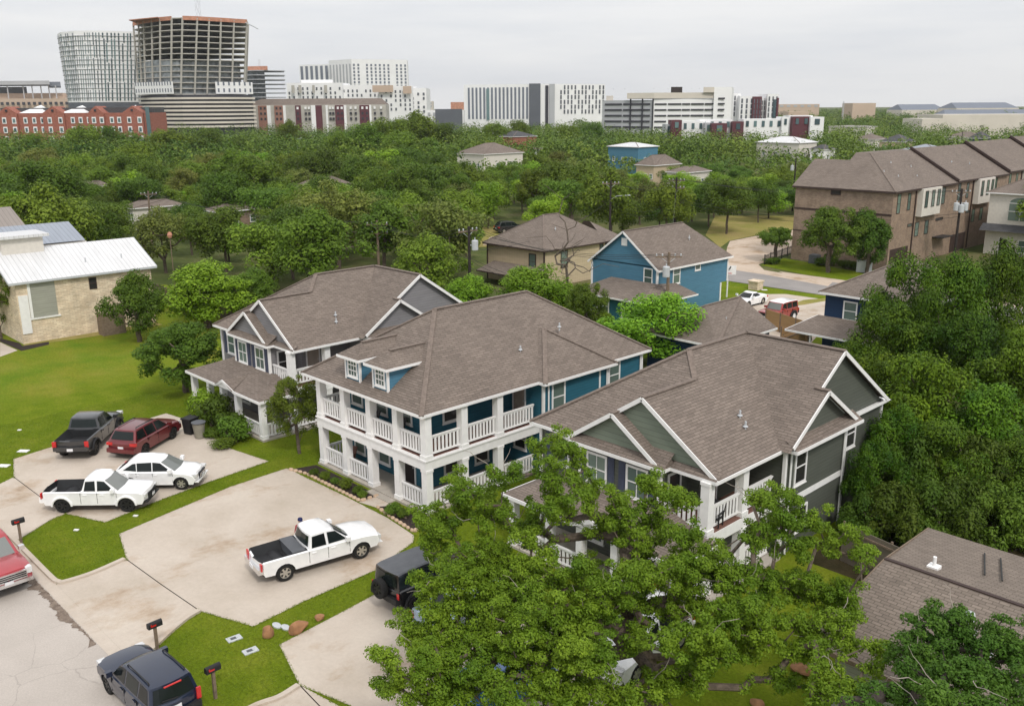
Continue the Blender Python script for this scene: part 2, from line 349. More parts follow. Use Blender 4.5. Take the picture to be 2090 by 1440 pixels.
PINK = ground_mat('pinkish_concrete', [(.3, (.50, .40, .31)), (.7, (.58, .48, .39))], .3, 6, .2, 40, .01, (.9, 1.08), stain=(.3, [(.34, (.72, .64, .55)), (.5, 1.), (1, 1.)], (1, 1, 1)))
sheet('ground', rect(-9000, -3000, 5000, 9000), -.03, GR_EARTH.m)
sheet('lawn', rect(-64, 10.9, 12, 50), 0.0, GR_LAWN.m)
sheet('vacant_lot', rect(-108, 10.9, -64, 46), 0.0, GR_DRY.m)
sheet('back_lawn', rect(-72, 50, 6, 95), -.004, GR_LAWN.m)
sheet('dry_lawn', pxs((1440, 1330), (1500, 1290), (1660, 1330), (1700, 1440), (1400, 1470)), .004, GR_DRY.m)
sheet('road', rect(-260, -6, 60, 10.55), .004, ROADM.m)
sheet('gutter', rect(-260, 10.55, 60, 11.05), .008, CONC.m)
# driveways (three concrete pads, each with a flared apron to the gutter)
J = .012
sheet('driveway', pxs((27, 936.5), (105, 912), (256, 868), (339, 843), (383, 857), (425, 885), (470, 915), (549, 941), (422, 985), (320, 1023), (214, 1066), (134, 1048), (80, 1012), (28, 973)), J, CONC.m)
sheet('driveway_apron', [*pxs((28, 973), (80, 1012), (134, 1048), (105, 1059), (64, 1084), (36, 1101)), (-46.4, 11.05), (-60, 11.05), *pxs((-60, 1003), (0, 987))], J, CONC.m)
sheet('driveway', pxs((243, 1089), (470, 993), (586, 955), (612, 968), (700, 1010), (790, 1056), (845, 1092), (844, 1106), (767, 1163), (620, 1227), (517, 1278), (409, 1247), (330, 1193), (258, 1141)), J, CONC.m)
sheet('driveway_apron', [*pxs((258, 1141), (330, 1193), (409, 1247), (379, 1264), (344, 1293), (319, 1316)), gz(302, 1322), (gz(305, 1330)[0], 11.05), (gz(122, 1190)[0], 11.05), *pxs((160, 1180), (210, 1162))], J, CONC.m)
sheet('driveway', [*pxs((570, 1315), (680, 1258), (766, 1212)), (-24.2, 25.3), (-18.8, 25.3), (-17.9, 21), (-18.2, 17.2), *pxs((611, 1397),)], J, CONC.m)
sheet('driveway_apron', [*pxs((611, 1397), (560, 1425), (525, 1439)), (gz(500, 1460)[0], 11.05), (-14.5, 11.05), (-16, 13.6), (-17.6, 16.4)], J, CONC.m)
def joint(*pp):
    mb = MB(); P_ = [gz(*p) for p in pp]
    for a, b in zip(P_[:-1], P_[1:]):
        d = (b - a)[:2]; d = d / np.linalg.norm(d); n = np.array([-d[1], d[0]]) * .022; mb.face([(*(a[:2] - n), .017), (*(b[:2] - n), .017), (*(b[:2] + n), .017), (*(a[:2] + n), .017)])
    o = mb.build('expansion_joint', M['mulch']); o['kind'] = 'structure'
joint((28, 973), (80, 1012), (134, 1048)); joint((258, 1141), (330, 1193), (409, 1247)); joint((611, 1397), (700, 1490))
sheet('woodland_floor', [(-18.6, 36.8), (-18.6, 75), (14, 75), (14, 36.8)], .006, GR_SHADED_EARTH.m)
sheet('dirt', [(-46, 50), (-46, 68), (-19, 68), (-19, 47.5)], .003, GR_EARTH.m)
# broken strip of asphalt along the gutter
random.seed(5); up_, dn_ = [], []; wv = .3
for i in range(110):
    x = gz(70, 1180)[0] + i * .068; t = i / 109; wv = min(.62, max(.06, wv + random.uniform(-.11, .11)))
    a = wv * (1 - .5 * t) + random.uniform(0, .05); up_.append((x, 10.52 + random.uniform(-.03, .03), 0)); dn_.append((x, 10.52 - a, 0))
sheet('road_edge', up_ + dn_[::-1], .013, RUBBLE.m)
def kerb(pts, w_=.22, h_=.11):
    pts = [np.array([p[0], p[1]]) for p in pts]; mb = MB()
    L_, R_ = [], []
    for i, p in enumerate(pts):
        d = pts[min(i + 1, len(pts) - 1)] - pts[max(i - 1, 0)]; d /= np.linalg.norm(d); n = np.array([-d[1], d[0]])
        L_.append(p + n * w_ / 2); R_.append(p - n * w_ / 2)
    for i in range(len(pts) - 1):
        a, b, c, d = L_[i], L_[i + 1], R_[i + 1], R_[i]
        mb.face([(*d, h_), (*c, h_), (*b, h_), (*a, h_)]); mb.face([(*a, 0), (*a, h_), (*b, h_), (*b, 0)]); mb.face([(*d, 0), (*c, 0), (*c, h_), (*d, h_)])
    for a, b in ((L_[0], R_[0]), (R_[-1], L_[-1])): mb.face([(*a, 0), (*b, 0), (*b, h_), (*a, h_)])
    o = mb.build('kerb', CONC.m); o['kind'] = 'structure'
def curve(pp, n=5):
    P_ = [np.array(p[:2]) for p in pp]; P_ = [2 * P_[0] - P_[1]] + P_ + [2 * P_[-1] - P_[-2]]; o = []
    for i in range(1, len(P_) - 2):
        for k in range(n):
            t = k / n; a, b, c, d = P_[i - 1:i + 3]
            o.append(.5 * ((2 * b) + (c - a) * t + (2 * a - 5 * b + 4 * c - d) * t * t + (3 * b - a - 3 * c + d) * t ** 3))
    return o + [P_[-2]]
kerb(curve([(-48, 11.08), (-44.4, 11.08), gz(106, 1180)[:2], gz(119, 1188)[:2], gz(133, 1188)[:2], gz(190, 1170)[:2], gz(254, 1142)[:2]]))
kerb(curve(pxs((407, 1247), (379, 1264), (344, 1293), (318, 1318), (303, 1334)) + [(-31.9, 11.1), (-29.8, 11.08), (-27.8, 11.1), (-26.8, 11.5)] + [gz(525, 1440), gz(570, 1424), gz(609, 1400)]))
kerb(curve(pxs((36, 1101), (64, 1084), (105, 1059), (130, 1049))), .1, .05)
# back street, corner, verge, drive of the houses behind
sheet('back_street', rect(-400, 95.3, 20, 103.2), .002, GREYROAD.m)
sheet('side_street', pxs((1478, 548), (1484, 505), (1490, 492), (1560, 478), (1640, 466), (1660, 478), (1628, 512), (1592, 522), (1548, 540), (1560, 551), (1700, 575), (1690, 584), (1560, 560)), .006, PINK.m)
sheet('pavement', [(-57, 103.2), (20, 103.2), (20, 105.4), (-60, 105.4)], .007, PINK.m)
sheet('verge', pxs((1552, 541), (1600, 527), (1700, 545), (1800, 565), (1745, 575), (1640, 560)), .008, GR_LAWN.m)
sheet('field', pxs((1440, 480), (1460, 440), (1640, 440), (1640, 464), (1560, 477), (1489, 491), (1470, 505)), .003, GR_STRAW.m)
sheet('back_drive', pxs((1500, 660), (1495, 622), (1548, 600), (1605, 600), (1690, 612), (1700, 650), (1655, 700), (1560, 690)), .005, CONC.m)
sheet('drive_verge', pxs((1600, 626), (1640, 612), (1686, 608), (1690, 613), (1640, 622)), .009, GR_STRAW.m)
sheet('far_yard', pxs((960, 505), (985, 463), (1080, 463), (1180, 470), (1120, 500)), .003, GR_STRAW.m)
sheet('far_drive', pxs((985, 500), (1000, 484), (1050, 474), (1110, 480), (1060, 505)), .007, PINK.m)
# planting beds in front of the blue house with stone edging
BEDS = [[gz(590, 958), gz(627, 968), gz(690, 1000), gz(735, 1023), gz(774, 1011), (-39.4, 27.1), (-44.9, 27.1)], [gz(768, 1034), gz(798, 1056), gz(845, 1086), gz(872, 1062), (-35.4, 27.05), (-36.9, 27.05)]]
sheet('walkway', pxs((733, 1024), (774, 1010)) + [np.array([-37.6, 27.25, 0]), np.array([-39.2, 27.25, 0])] + pxs((812, 1022), (768, 1037)) if False else [gz(733, 1025), gz(770, 1036), np.array([-37.0, 26.9, 0]), np.array([-39.3, 26.9, 0])], .015, CONC.m)
for b in BEDS: sheet('planting_bed', b, .016, M['mulch'])
# ------------------------------------------------------------------ house parts
DIRS = {'-y': ((1, 0), (0, -1)), '+y': ((-1, 0), (0, 1)), '+x': ((0, 1), (1, 0)), '-x': ((0, -1), (-1, 0))}
class Wall:
    """a vertical plane: c(u, z, d) = point u metres along the wall, height z, d metres out of it"""
    def __init__(s, d, at): (s.r, s.n) = DIRS[d]; s.at = at; s.d = d
    def p(s, u, z, d=0.0):
        # u is the world coordinate along the wall
        if s.d in ('-y', '+y'): return (u, s.at + s.n[1] * d, z)
        return (s.at + s.n[0] * d, u, z)
    def box(s, mb, u0, u1, z0, z1, d0, d1, mi=0): return mb.box(s.p(u0, z0, d0), s.p(u1, z1, d1), mi)
def window(par, org, wl, u0, u1, z0, z1, rails=(.5,), munt=0, fr='white', pane='pane', fw=.11, sill=True, label=None, proud=.05):
    mb = MB(); a, b = min(u0, u1), max(u0, u1)
    wl.box(mb, a, a + fw, z0, z1, .0, proud); wl.box(mb, b - fw, b, z0, z1, .0, proud)
    wl.box(mb, a + fw, b - fw, z1 - fw, z1, .0, proud); wl.box(mb, a + fw, b - fw, z0, z0 + fw, .0, proud)
    for t in rails: zc = z0 + (z1 - z0) * t; wl.box(mb, a + fw, b - fw, zc - .03, zc + .03, .004, proud - .008)
    for k in range(1, munt + 1):
        uc = a + fw + (b - a - 2 * fw) * k / (munt + 1); wl.box(mb, uc - .018, uc + .018, z0 + fw, z1 - fw, .004, proud - .012)
    f = mb.build('window', M[fr], par, org)
    if label: f['label'] = label
    g = MB(); wl.box(g, a + fw * .8, b - fw * .8, z0 + fw * .8, z1 - fw * .8, .002, .018); g.build('pane', M[pane], f, uv=False)
    # a child of a child: keep it in the thing's own coordinates
    o = f.children[-1]; o.data.transform(Matrix.Translation(-Vector(org)))
    if sill:
        s = MB(); wl.box(s, a - .04, b + .04, z0 - .06, z0 - .003, .0, proud + .03); q = s.build('sill', M[fr], f, org, uv=False)
    return f
def door(par, org, wl, u0, u1, z0, z1, mt='door'):
    mb = MB(); a, b = min(u0, u1), max(u0, u1)
    wl.box(mb, a - .1, a, z0, z1 + .1, 0, .05); wl.box(mb, b, b + .1, z0, z1 + .1, 0, .05); wl.box(mb, a, b, z1, z1 + .1, 0, .05)
    f = mb.build('door', [M['white'], M[mt]], par, org, uv=False)
    d = MB(); wl.box(d, a + .003, b - .003, z0, z1 - .003, .0, .03)
    for k in (0, 1):
        for zz in (.12, .55): wl.box(d, a + .1 + k * (b - a - .12) / 2, a + (b - a - .1) / 2 + k * (b - a - .12) / 2, z0 + (z1 - z0) * zz, z0 + (z1 - z0) * (zz + .35), .03, .036)
    d.build('leaf', M[mt], f, org, uv=False)
    h = MB(); wl.box(h, b - .1, b - .06, z0 + .95, z0 + 1.07, .03, .08); h.build('handle', M['galv'], f, org, uv=False)
    return f
def column(par, org, x, y, z0, z1, w_=.42):
    mb = MB(); h = w_ / 2; mb.box((x - h, y - h, z0 + .22), (x + h, y + h, z1 - .14))
    mb.box((x - h - .04, y - h - .04, z0), (x + h + .04, y + h + .04, z0 + .22)); mb.box((x - h - .03, y - h - .03, z1 - .14), (x + h + .03, y + h + .03, z1))
    return mb.build('column', M['white'], par, org)
def railing(par, org, p, q, z0, z1, pitch=.24, bw=.13):
    p = np.array(p, float); q = np.array(q, float); d = q - p; l = np.linalg.norm(d); e = d / l; mb = MB()
    P3 = lambda s, z: (p[0] + e[0] * s, p[1] + e[1] * s, z)
    mb.beam(P3(0, z1 - .03), P3(l, z1 - .03), .13, .06); mb.beam(P3(0, z1 - .105), P3(l, z1 - .105), .05, .09); mb.beam(P3(0, z0 + .05), P3(l, z0 + .05), .07, .10)
    n = max(2, int(round(l / pitch))); st = l / n
    for i in range(n):
        s = st * (i + .5); a = np.array(P3(s - bw / 2, 0)); b = np.array(P3(s + bw / 2, 0))
        mb.beam((*a[:2], (z0 + z1) / 2 - .03), (*b[:2], (z0 + z1) / 2 - .03), .04, z1 - z0 - .25)
    return mb.build('railing', M['white'], par, org)
def roof(par, org, faces, mt='shingle', name='roof'):
    mb = MB()
    for f in faces:
        n = np.cross(np.array(f[1], float) - f[0], np.array(f[2], float) - f[0]); mb.face(f if n[2] > 0 else f[::-1])
    return mb.build(name, M[mt], par, org)
def caps(par, org, segs, mt='ridge', w_=.30):
    mb = MB()
    for p, q in segs:
        p = np.array(p, float) + (0, 0, .025); q = np.array(q, float) + (0, 0, .025); mb.beam(p, q, w_, .06)
    return mb.build('ridge_cap', M[mt], par, (0, 0, 0) if org is None else org)
def fascia(par, org, lines, h=.15, t=.05, mt='white', name='fascia', dz=0.012):
    mb = MB()
    for pl in lines:
        for p, q in zip(pl[:-1], pl[1:]):
            p = np.array(p, float) - (0, 0, h / 2 - dz); q = np.array(q, float) - (0, 0, h / 2 - dz); mb.beam(p, q, t, h)
    return mb.build(name, M[mt], par, org)
def soffit(par, org, poly, z, mt='white'):
    mb = MB(); mb.face([(*p[:2], z) for p in poly][::-1]); return mb.build('soffit', M[mt], par, org)
def vent_pipe(par, org, x, y, z):
    mb = MB(); mb.tube([(x, y, z - .25), (x, y, z + .22)], .05, 8); mb.tube([(x, y, z - .02), (x, y, z + .03)], [.13, .07], 8)
    return mb.build('roof_vent', M['galv'], par, org, uv=False)
def corner_board(par, org, x, y, z0, z1, s=.14):
    mb = MB(); mb.box((x - s / 2, y - s / 2, z0), (x + s / 2, y + s / 2, z1)); return mb.build('corner_board', M['white'], par, org, uv=False)
PITCH = .67
# ------------------------------------------------------------------ blue two-storey house with wrap-around porches
def blue_house():
    org = (-40.2, 27, 0); E = 5.55
    T = thing('teal_house', 'teal blue two-storey house with white double-decker porches and two dormers', 'house', org)
    mb = MB(); mb.prism([(-44.4, 29.3), (-37.2, 29.3), (-37.2, 35.75), (-34.5, 35.75), (-34.5, 41.4), (-34.95, 41.4), (-34.95, 45.2), (-44.4, 45.2)], 0, E - .02); mb.build('wall', M['teal'], T, org)
    Lp = [(-45, 27.3), (-34.72, 27.3), (-34.72, 35.74), (-37.19, 35.74), (-37.19, 29.29), (-45, 29.29)]
    mb = MB(); mb.prism(Lp, 0, .13); mb.build('porch_floor', M['porch'], T, org)
    Li = [(-44.9, 27.55), (-34.95, 27.55), (-34.95, 35.74), (-37.19, 35.74), (-37.19, 29.29), (-44.9, 29.29)]
    mb = MB(); mb.prism(Li, 2.92, 3.05, bottom=True); mb.build('balcony_floor', M['deck'], T, org)
    mb = MB(); mb.box((-44.93, 27.36, 2.46), (-34.76, 27.60, 2.99)); mb.box((-35.0, 27.60, 2.46), (-34.76, 35.74, 2.99)); mb.box((-44.93, 27.6, 2.46), (-44.7, 29.29, 2.99))
    mb.box((-44.99, 27.30, 2.96), (-34.70, 27.66, 3.035)); mb.box((-35.06, 27.66, 2.96), (-34.70, 35.74, 3.035)); mb.box((-44.99, 27.66, 2.96), (-44.64, 29.29, 3.035)); mb.build('porch_beam', M['white'], T, org)
    cx = [-44.66, -42.22, -39.74, -37.33, -34.97]; yc = 27.6; ys = [30.06, 32.64]; xs = -34.97
    for x in cx: column(T, org, x, yc, .13, 2.46); column(T, org, x, yc, 3.036, E - .1)
    for y in ys: column(T, org, xs, y, .13, 2.46); column(T, org, xs, y, 3.036, E - .1)
    for z0, z1, lower in ((3.2, 4.2, 0), (.2, 1.17, 1)):
        for i in range(4):
            if lower and i == 2: continue
            railing(T, org, (cx[i] + .22, yc), (cx[i + 1] - .22, yc), z0, z1)
        yy = [yc] + ys + [35.72]
        for i in range(3): railing(T, org, (xs, yy[i] + .22), (xs, yy[i + 1] - (.22 if i < 2 else .3)), z0, z1)
        railing(T, org, (-44.66, yc + .22), (-44.66, 29.28), z0, z1)
    wf = Wall('-y', 29.3)
    for u0 in (-44.05, -41.65, -39.4):
        window(T, org, wf, u0, u0 + 1.13, 3.58, 5.15)
    for u0 in (-44.0, -41.58): window(T, org, wf, u0, u0 + 1.13, .56, 2.12)
    door(T, org, wf, -39.1, -38.2, .13, 2.2)
    ws = Wall('+x', -37.2)
    window(T, org, ws, 30.55, 31.65, 3.64, 5.2, pane='panedark', rails=())
    window(T, org, ws, 30.55, 31.62, .58, 2.1, pane='panedark', rails=(.62,)); window(T, org, ws, 32.85, 33.95, .58, 2.1, pane='panedark', rails=(.62,))
    wr = Wall('-y', 35.75); door(T, org, wr, -36.9, -36.0, 3.05, 5.1, 'doortan'); window(T, org, wr, -36.9, -35.85, 1.02, 2.3, pane='panedark')
    wb = Wall('+x', -34.5); window(T, org, wb, 36.42, 37.55, 3.5, 5.3); window(T, org, wb, 36.42, 37.5, .6, 2.2)
    wc = Wall('+x', -34.95); window(T, org, wc, 41.95, 43.05, 3.6, 5.32); window(T, org, wc, 42.0, 43.0, .6, 2.2)
    for x, y in ((-34.5, 35.75), (-34.5, 41.4), (-34.95, 45.2), (-44.4, 45.2)): corner_board(T, org, x, y, 0, E - .03)
    mb = MB(); mb.box((-34.5, 40.55, 0), (-34.47, 40.68, E - .05)); mb.build('corner_board', M['white'], T, org)
    # roof
    x0, x1, y0, y1 = -45.85, -34.6, 27.05, 45.75; hw = (x1 - x0) / 2; xr = (x0 + x1) / 2; zr = E + PITCH * hw
    ra, rb = (xr, y0 + hw, zr), (xr, y1 - hw, zr); bx, by0, by1 = -34.05, 35.45, 41.75; bm_ = (by0 + by1) / 2; bh = (by1 - by0) / 2; bz = E + PITCH * bh
    A, P_, Q = (bx, by0, E), (bx - bh, bm_, bz), (x1 - bh, bm_, bz)
    # dormers first: they cut nothing, they stand on the front slope
    fr = [[(x0, y0, E), (x1, y0, E), ra], [(x1, y0, E), (x1, by0, E), Q, (x1, by1, E), (x1, y1, E), rb, ra], [(x1, y1, E), (x0, y1, E), rb], [(x0, y1, E), (x0, y0, E), ra, rb],
          [A, P_, Q, (x1, by0, E)], [(bx, by1, E), (x1, by1, E), Q, P_], [A, (bx, by1, E), P_]]
    mb = MB()
    for k, f in enumerate(fr):
        if k == 1:   # the right slope, cut round the side hip: three plane pieces
            mb.face([(x1, y0, E), (x1, by0, E), Q, ra]); mb.face([ra, Q, rb]); mb.face([Q, (x1, by1, E), (x1, y1, E), rb]); continue
        n = np.cross(np.array(f[1], float) - f[0], np.array(f[2], float) - f[0]); mb.face(f if n[2] > 0 else f[::-1])
    rf = mb.build('roof', M['shingle'], T, org)
    caps(rf, org, [(ra, rb), (ra, (x1, y0, E)), (ra, (x0, y0, E)), (rb, (x1, y1, E)), (A, P_), ((bx, by1, E), P_)], w_=.26)
    fascia(T, org, [[(x0, y1, E), (x0, y0, E), (x1, y0, E), (x1, by0, E), (bx, by0, E), (bx, by1, E), (x1, by1, E), (x1, y1, E), (x0, y1, E)]])
    soffit(T, org, [(x0, y0), (x1, y0), (x1, by0), (bx, by0), (bx, by1), (x1, by1), (x1, y1), (x0, y1)], E - .12)
    vent_pipe(T, org, -36.6, 36.0, E + PITCH * 2.0 + .1); vent_pipe(T, org, -36.9, 39.6, E + PITCH * 2.3 + .6)
    for k, (a, b) in enumerate(((-42.0, -40.62), (-39.42, -38.08))):
        yw = 27.62; c_ = (a + b) / 2; ez = 7.28; hw_ = 1.02; ye = 27.27; zr_ = ez + PITCH * hw_; ym = lambda z: y0 + (z - E) / PITCH
        mb = MB(); zb = E + PITCH * (yw - y0) - .05
        mb.face([(a, yw, zb), (b, yw, zb), (b, yw, ez), (a, yw, ez)]); mb.face([(b, yw, zb), (b, ym(ez) + .1, ez), (b, yw, ez)]); mb.face([(a, yw, zb), (a, yw, ez), (a, ym(ez) + .1, ez)])
        dm = mb.build('dormer', M['blue'], T, org)
        wd = Wall('-y', yw); f = window(T, org, wd, a + .22, b - .22, zb + .22, ez - .1, rails=(.36, .64), munt=2, fw=.10)
        s = MB(); s.box((a - .03, yw - .04, zb + .03), (a + .09, yw + .08, ez - .02)); s.box((b - .09, yw - .04, zb + .03), (b + .03, yw + .08, ez - .02)); s.build('corner_board', M['white'], dm, org)
        l, r = c_ - hw_, c_ + hw_; ft = (c_, ye + hw_, zr_); bk = (c_, ym(zr_) + .05, zr_)
        roof(dm, org, [[(l, ye, ez), (r, ye, ez), ft], [(r, ye, ez), (r, ym(ez) + .05, ez), bk, ft], [(l, ym(ez) + .05, ez), (l, ye, ez), ft, bk]], name='dormer_roof')
        fascia(dm, org, [[(l, ym(ez), ez), (l, ye, ez), (r, ye, ez), (r, ym(ez), ez)]], h=.14, t=.04); caps(dm, org, [(ft, bk)], w_=.24)
        mb = MB(); mb.face([(l, ye, ez - .1), (l, ym(ez), ez - .1), (r, ym(ez), ez - .1), (r, ye, ez - .1)]); mb.build('soffit', M['white'], dm, org)
    # front steps and the porch step strip
    mb = MB(); mb.box((-39.5, 26.85, 0), (-37.4, 27.29, .07)); mb.build('porch_step', M['porch'], T, org)
    return T
T = blue_house()
def downpipe(T, x, y, z):
    org = T.location; mb = MB(); mb.tube([(x, y, .05), (x, y, z - .25), (x + .1, y - .05, z - .05)], .05, 6); mb.build('downpipe', M['white'], T, org, uv=False)
downpipe(T, -34.42, 36.1, 5.5); downpipe(T, -34.42, 41.2, 5.5); downpipe(T, -34.87, 45.0, 5.5)
# ------------------------------------------------------------------ grey and grey-green houses: one design, two colours
def gable_house(name, label, x0, y0, wallm, gablem, shut=True):
    E = 5.45; org = (x0 - 5, y0 + 5, 0); T = thing(name, label, 'house', org)
    X = lambda x: x0 + x
    Yy = lambda y: y0 + y
    P3 = lambda x, y, z: (x0 + x, y0 + y, z)
    W_, yr, yb = 10.9, 5.45, 16.4; zr = E + PITCH * 5.45
    # walls: body with the recessed corner porch at the front right
    body = [(-10.5, .45), (-7.35, .45), (-7.35, -.15), (-2.75, -.15), (-2.75, 1.9), (-2.1, 1.9), (-2.1, 5.6), (-.02, 5.6), (-.02, 11.4), (-.35, 11.4), (-.35, 16), (-10.5, 16)]
    mb = MB(); mb.prism([(X(a), Yy(b)) for a, b in body], 0, E - .03); mb.build('wall', M[wallm], T, org)
    # upper balcony at the front right corner
    bal = [(-2.74, -.05), (-.28, -.05), (-.28, 5.59), (-2.09, 5.59), (-2.09, 1.89), (-2.74, 1.89)]
    mb = MB(); mb.prism([(X(a), Yy(b)) for a, b in bal], 2.86, 2.98, bottom=True); mb.build('balcony_floor', M['deck'], T, org)
    mb = MB(); mb.box(P3(-.52, -.12, 2.42), P3(-.24, 5.58, 2.93)); mb.box(P3(-2.74, -.12, 2.42), P3(-.52, .14, 2.93)); mb.build('porch_beam', M['white'], T, org)
    for y in (.1, 2.75):
        column(T, org, X(-.46), Yy(y), .12, 2.42); column(T, org, X(-.46), Yy(y), 2.98, E - .1)
    railing(T, org, (X(-.46), Yy(.32)), (X(-.46), Yy(2.53)), 3.12, 4.1); railing(T, org, (X(-.46), Yy(2.97)), (X(-.46), Yy(5.3)), 3.12, 4.1); railing(T, org, (X(-2.7), Yy(.05)), (X(-.68), Yy(.05)), 3.12, 4.1)
    railing(T, org, (X(-.46), Yy(.32)), (X(-.46), Yy(2.53)), .2, 1.15); railing(T, org, (X(-.46), Yy(2.97)), (X(-.46), Yy(5.3)), .2, 1.15)
    ws = Wall('+x', X(-2.1)); door(T, org, ws, Yy(2.3), Yy(3.2), 2.98, 5.0, 'doortan')
    wq = Wall('-y', Yy(5.6)); window(T, org, wq, X(-1.7), X(-.7), .8, 2.2, pane='panedark')
    wp = Wall('-y', Yy(1.9)); window(T, org, Wall('+x', X(-2.75)), Yy(.4), Yy(1.4), 3.3, 4.9, pane='panedark')
    wf = Wall('-y', Yy(-.15))
    for u in (-6.35, -4.0): 
        window(T, org, wf, X(u - .62), X(u + .62), 3.5, 5.05, rails=(.5,), munt=1)
        if shut:
            for s in (-1, 1):
                mb = MB(); wf.box(mb, X(u + s * .66), X(u + s * 1.04), 3.46, 5.08, 0, .04)
                for zz in (3.6, 4.35): wf.box(mb, X(u + s * .72), X(u + s * .98), zz, zz + .6, .04, .052)
                mb.build('shutter', M['shutter'], T, org)
    wl = Wall('-y', Yy(.45)); window(T, org, wl, X(-9.7), X(-8.6), 3.5, 5.05)
    if shut:
        mb = MB(); wl.box(mb, X(-10.15), X(-9.75), 3.46, 5.08, 0, .04); mb.build('shutter', M['shutter'], T, org)
    wr = Wall('+x', X(-.02)); window(T, org, wr, Yy(6.5), Yy(7.6), 3.3, 5.1, pane='panedark'); window(T, org, wr, Yy(6.9), Yy(8), .8, 2.1, pane='panedark')
    window(T, org, Wall('+x', X(-.35)), Yy(12.1), Yy(13.2), 3.5, 5.1, pane='panedark')
    mb = MB(); mb.box(P3(-.02, 5.66, 2.5), P3(.015, 11.36, 2.8)); mb.build('belt_trim', M['white'], T, org)
    for a, b in ((-10.5, .45), (-7.35, -.15), (-2.75, -.15), (-.02, 5.6), (-.02, 11.4), (-.35, 16)): corner_board(T, org, X(a), Yy(b), 0, E - .06, .16)
    # lower windows and front doors under the porch roof
    for u in (-9.2, -6.4): window(T, org, wl if u < -7.4 else wf, X(u - .55), X(u + .55), .6, 2.1)
    door(T, org, wf, X(-4.6), X(-3.7), .12, 2.2)
    # main roof: hip to the street, ridge along the lot, cross gable to the right
    ra, rb = P3(-5.45, yr, zr), P3(-5.45, 10.6, zr); hg = 4.09; zg = E + PITCH * hg   # big front gable
    yg0 = 5.1; ya = yg0 + 5.45                                                         # cross gable ridge
    F0 = P3(0, 0, E); gb = P3(-hg, .12, zg); gk = P3(-hg, hg, zg)
    rf = [[P3(-W_, 0, E), P3(-2 * hg, 0, E), P3(-2 * hg + 2.2, 0, E), gk, ra],
          [P3(-2 * hg, .12, E), gb, gk],                                               # left slope of the big gable (faces away)
          [F0, P3(0, yg0, E), P3(-5.45, ya, zr), ra, gk, gb, P3(0, .12, E)],
          [P3(-W_, yb, E), P3(-W_, 0, E), ra, rb, P3(-5.45, 10.95, zr)],
          [P3(0, yg0, E), P3(.45, yg0, E), P3(.45, yg0 + 3.3, E + PITCH * 3.3), P3(.02, yg0 + 3.3, E + PITCH * 3.3), P3(.02, ya, zr), P3(-5.45, ya, zr)],
          [P3(.02, ya, zr), P3(.02, yb - .4, E + PITCH * (ya - (yb - .4) + 5.45)), P3(-5.45, yb - .4, E + PITCH * (ya - (yb - .4) + 5.45)), P3(-5.45, ya, zr)],
          [P3(.45, yg0 + 3.3, E + PITCH * 3.3), P3(.45, yg0 + 6.6, E), P3(.0, yg0 + 6.6, E), P3(.0, yg0 + 3.3, E + PITCH * 3.3)],
          [P3(-W_, yb, E), P3(-5.45, 10.95, zr), P3(-5.45, yb, E)]]
    mb = MB()
    for f in rf:
        n = np.zeros(3)
        for i in range(len(f)): n += np.cross(np.array(f[i], float) - f[0], np.array(f[(i + 1) % len(f)], float) - f[0])
        mb.face(f if n[2] > 0 else f[::-1])
    # skirt below the side gable, and the small front gable with the bay eave
    for f in ([P3(.62, yg0 + .4, E - .02), P3(.62, 11.9, E - .02), P3(.0, 11.9, E + .40), P3(.0, yg0 + .4, E + .40)],
              [P3(-7.75, -.55, E), P3(-2.35, -.55, E), P3(-2.35, .35, E + PITCH * .9), P3(-7.75, .35, E + PITCH * .9)],
              [P3(-2.35, -.02, E + .02), P3(0, -.02, E + .02), P3(0, .45, E + .32), P3(-2.35, .45, E + .32)],
              [P3(-2.35, -.55, E), P3(-2.35, .6, E + .01), P3(-2.75, .35, E + PITCH * .9)]): mb.face(f)
    sx, sh = -5.4, 2.72; sz = E + PITCH * sh; yf = -.38
    mb.face([P3(sx + sh, yf, E), P3(sx + sh, 0, E), P3(sx, 2.72, sz), P3(sx, yf, sz)]); mb.face([P3(sx - sh, yf, E), P3(sx, yf, sz), P3(sx, 2.72, sz), P3(sx - sh, 0, E)])
    rfo = mb.build('roof', M['shingle'], T, org)
    caps(rfo, org, [(ra, P3(-5.45, ya, zr)), (P3(-5.45, ya, zr), P3(.02, ya, zr)), (gb, gk), (ra, gk), (ra, P3(-W_, 0, E)), (P3(sx, yf, sz), P3(sx, 1.4, sz)), (P3(-.3, yg0 + 3.3, E + PITCH * 3.3), P3(.45, yg0 + 3.3, E + PITCH * 3.3))], w_=.26)
    # gable walls with bargeboards
    def gwall(pts, mt): 
        q = MB(); q.face(pts); return q.build('gable', M[mt], T, org)
    gwall([P3(-2 * hg + .5, .30, E + .25), P3(-.45, .30, E + .25), P3(-hg, .30, zg - .05)], gablem)
    gwall([P3(sx - sh + .4, -.1, E + .2), P3(sx + sh - .4, -.1, E + .2), P3(sx, -.1, sz - .06)], gablem)
    gwall([P3(.05, yg0 + .3, E + .1), P3(.05, yg0 + 6.3, E + .1), P3(.05, yg0 + 3.3, E + PITCH * 3.3 - .08)], wallm)
    zz = E + PITCH * (ya - (yb - .4) + 5.45); gwall([P3(-.3, yg0 + .6, E + .2), P3(-.3, yb - .5, E - .1), P3(-.3, yb - .5, zz - .1), P3(-.3, ya, zr - .1)], wallm)
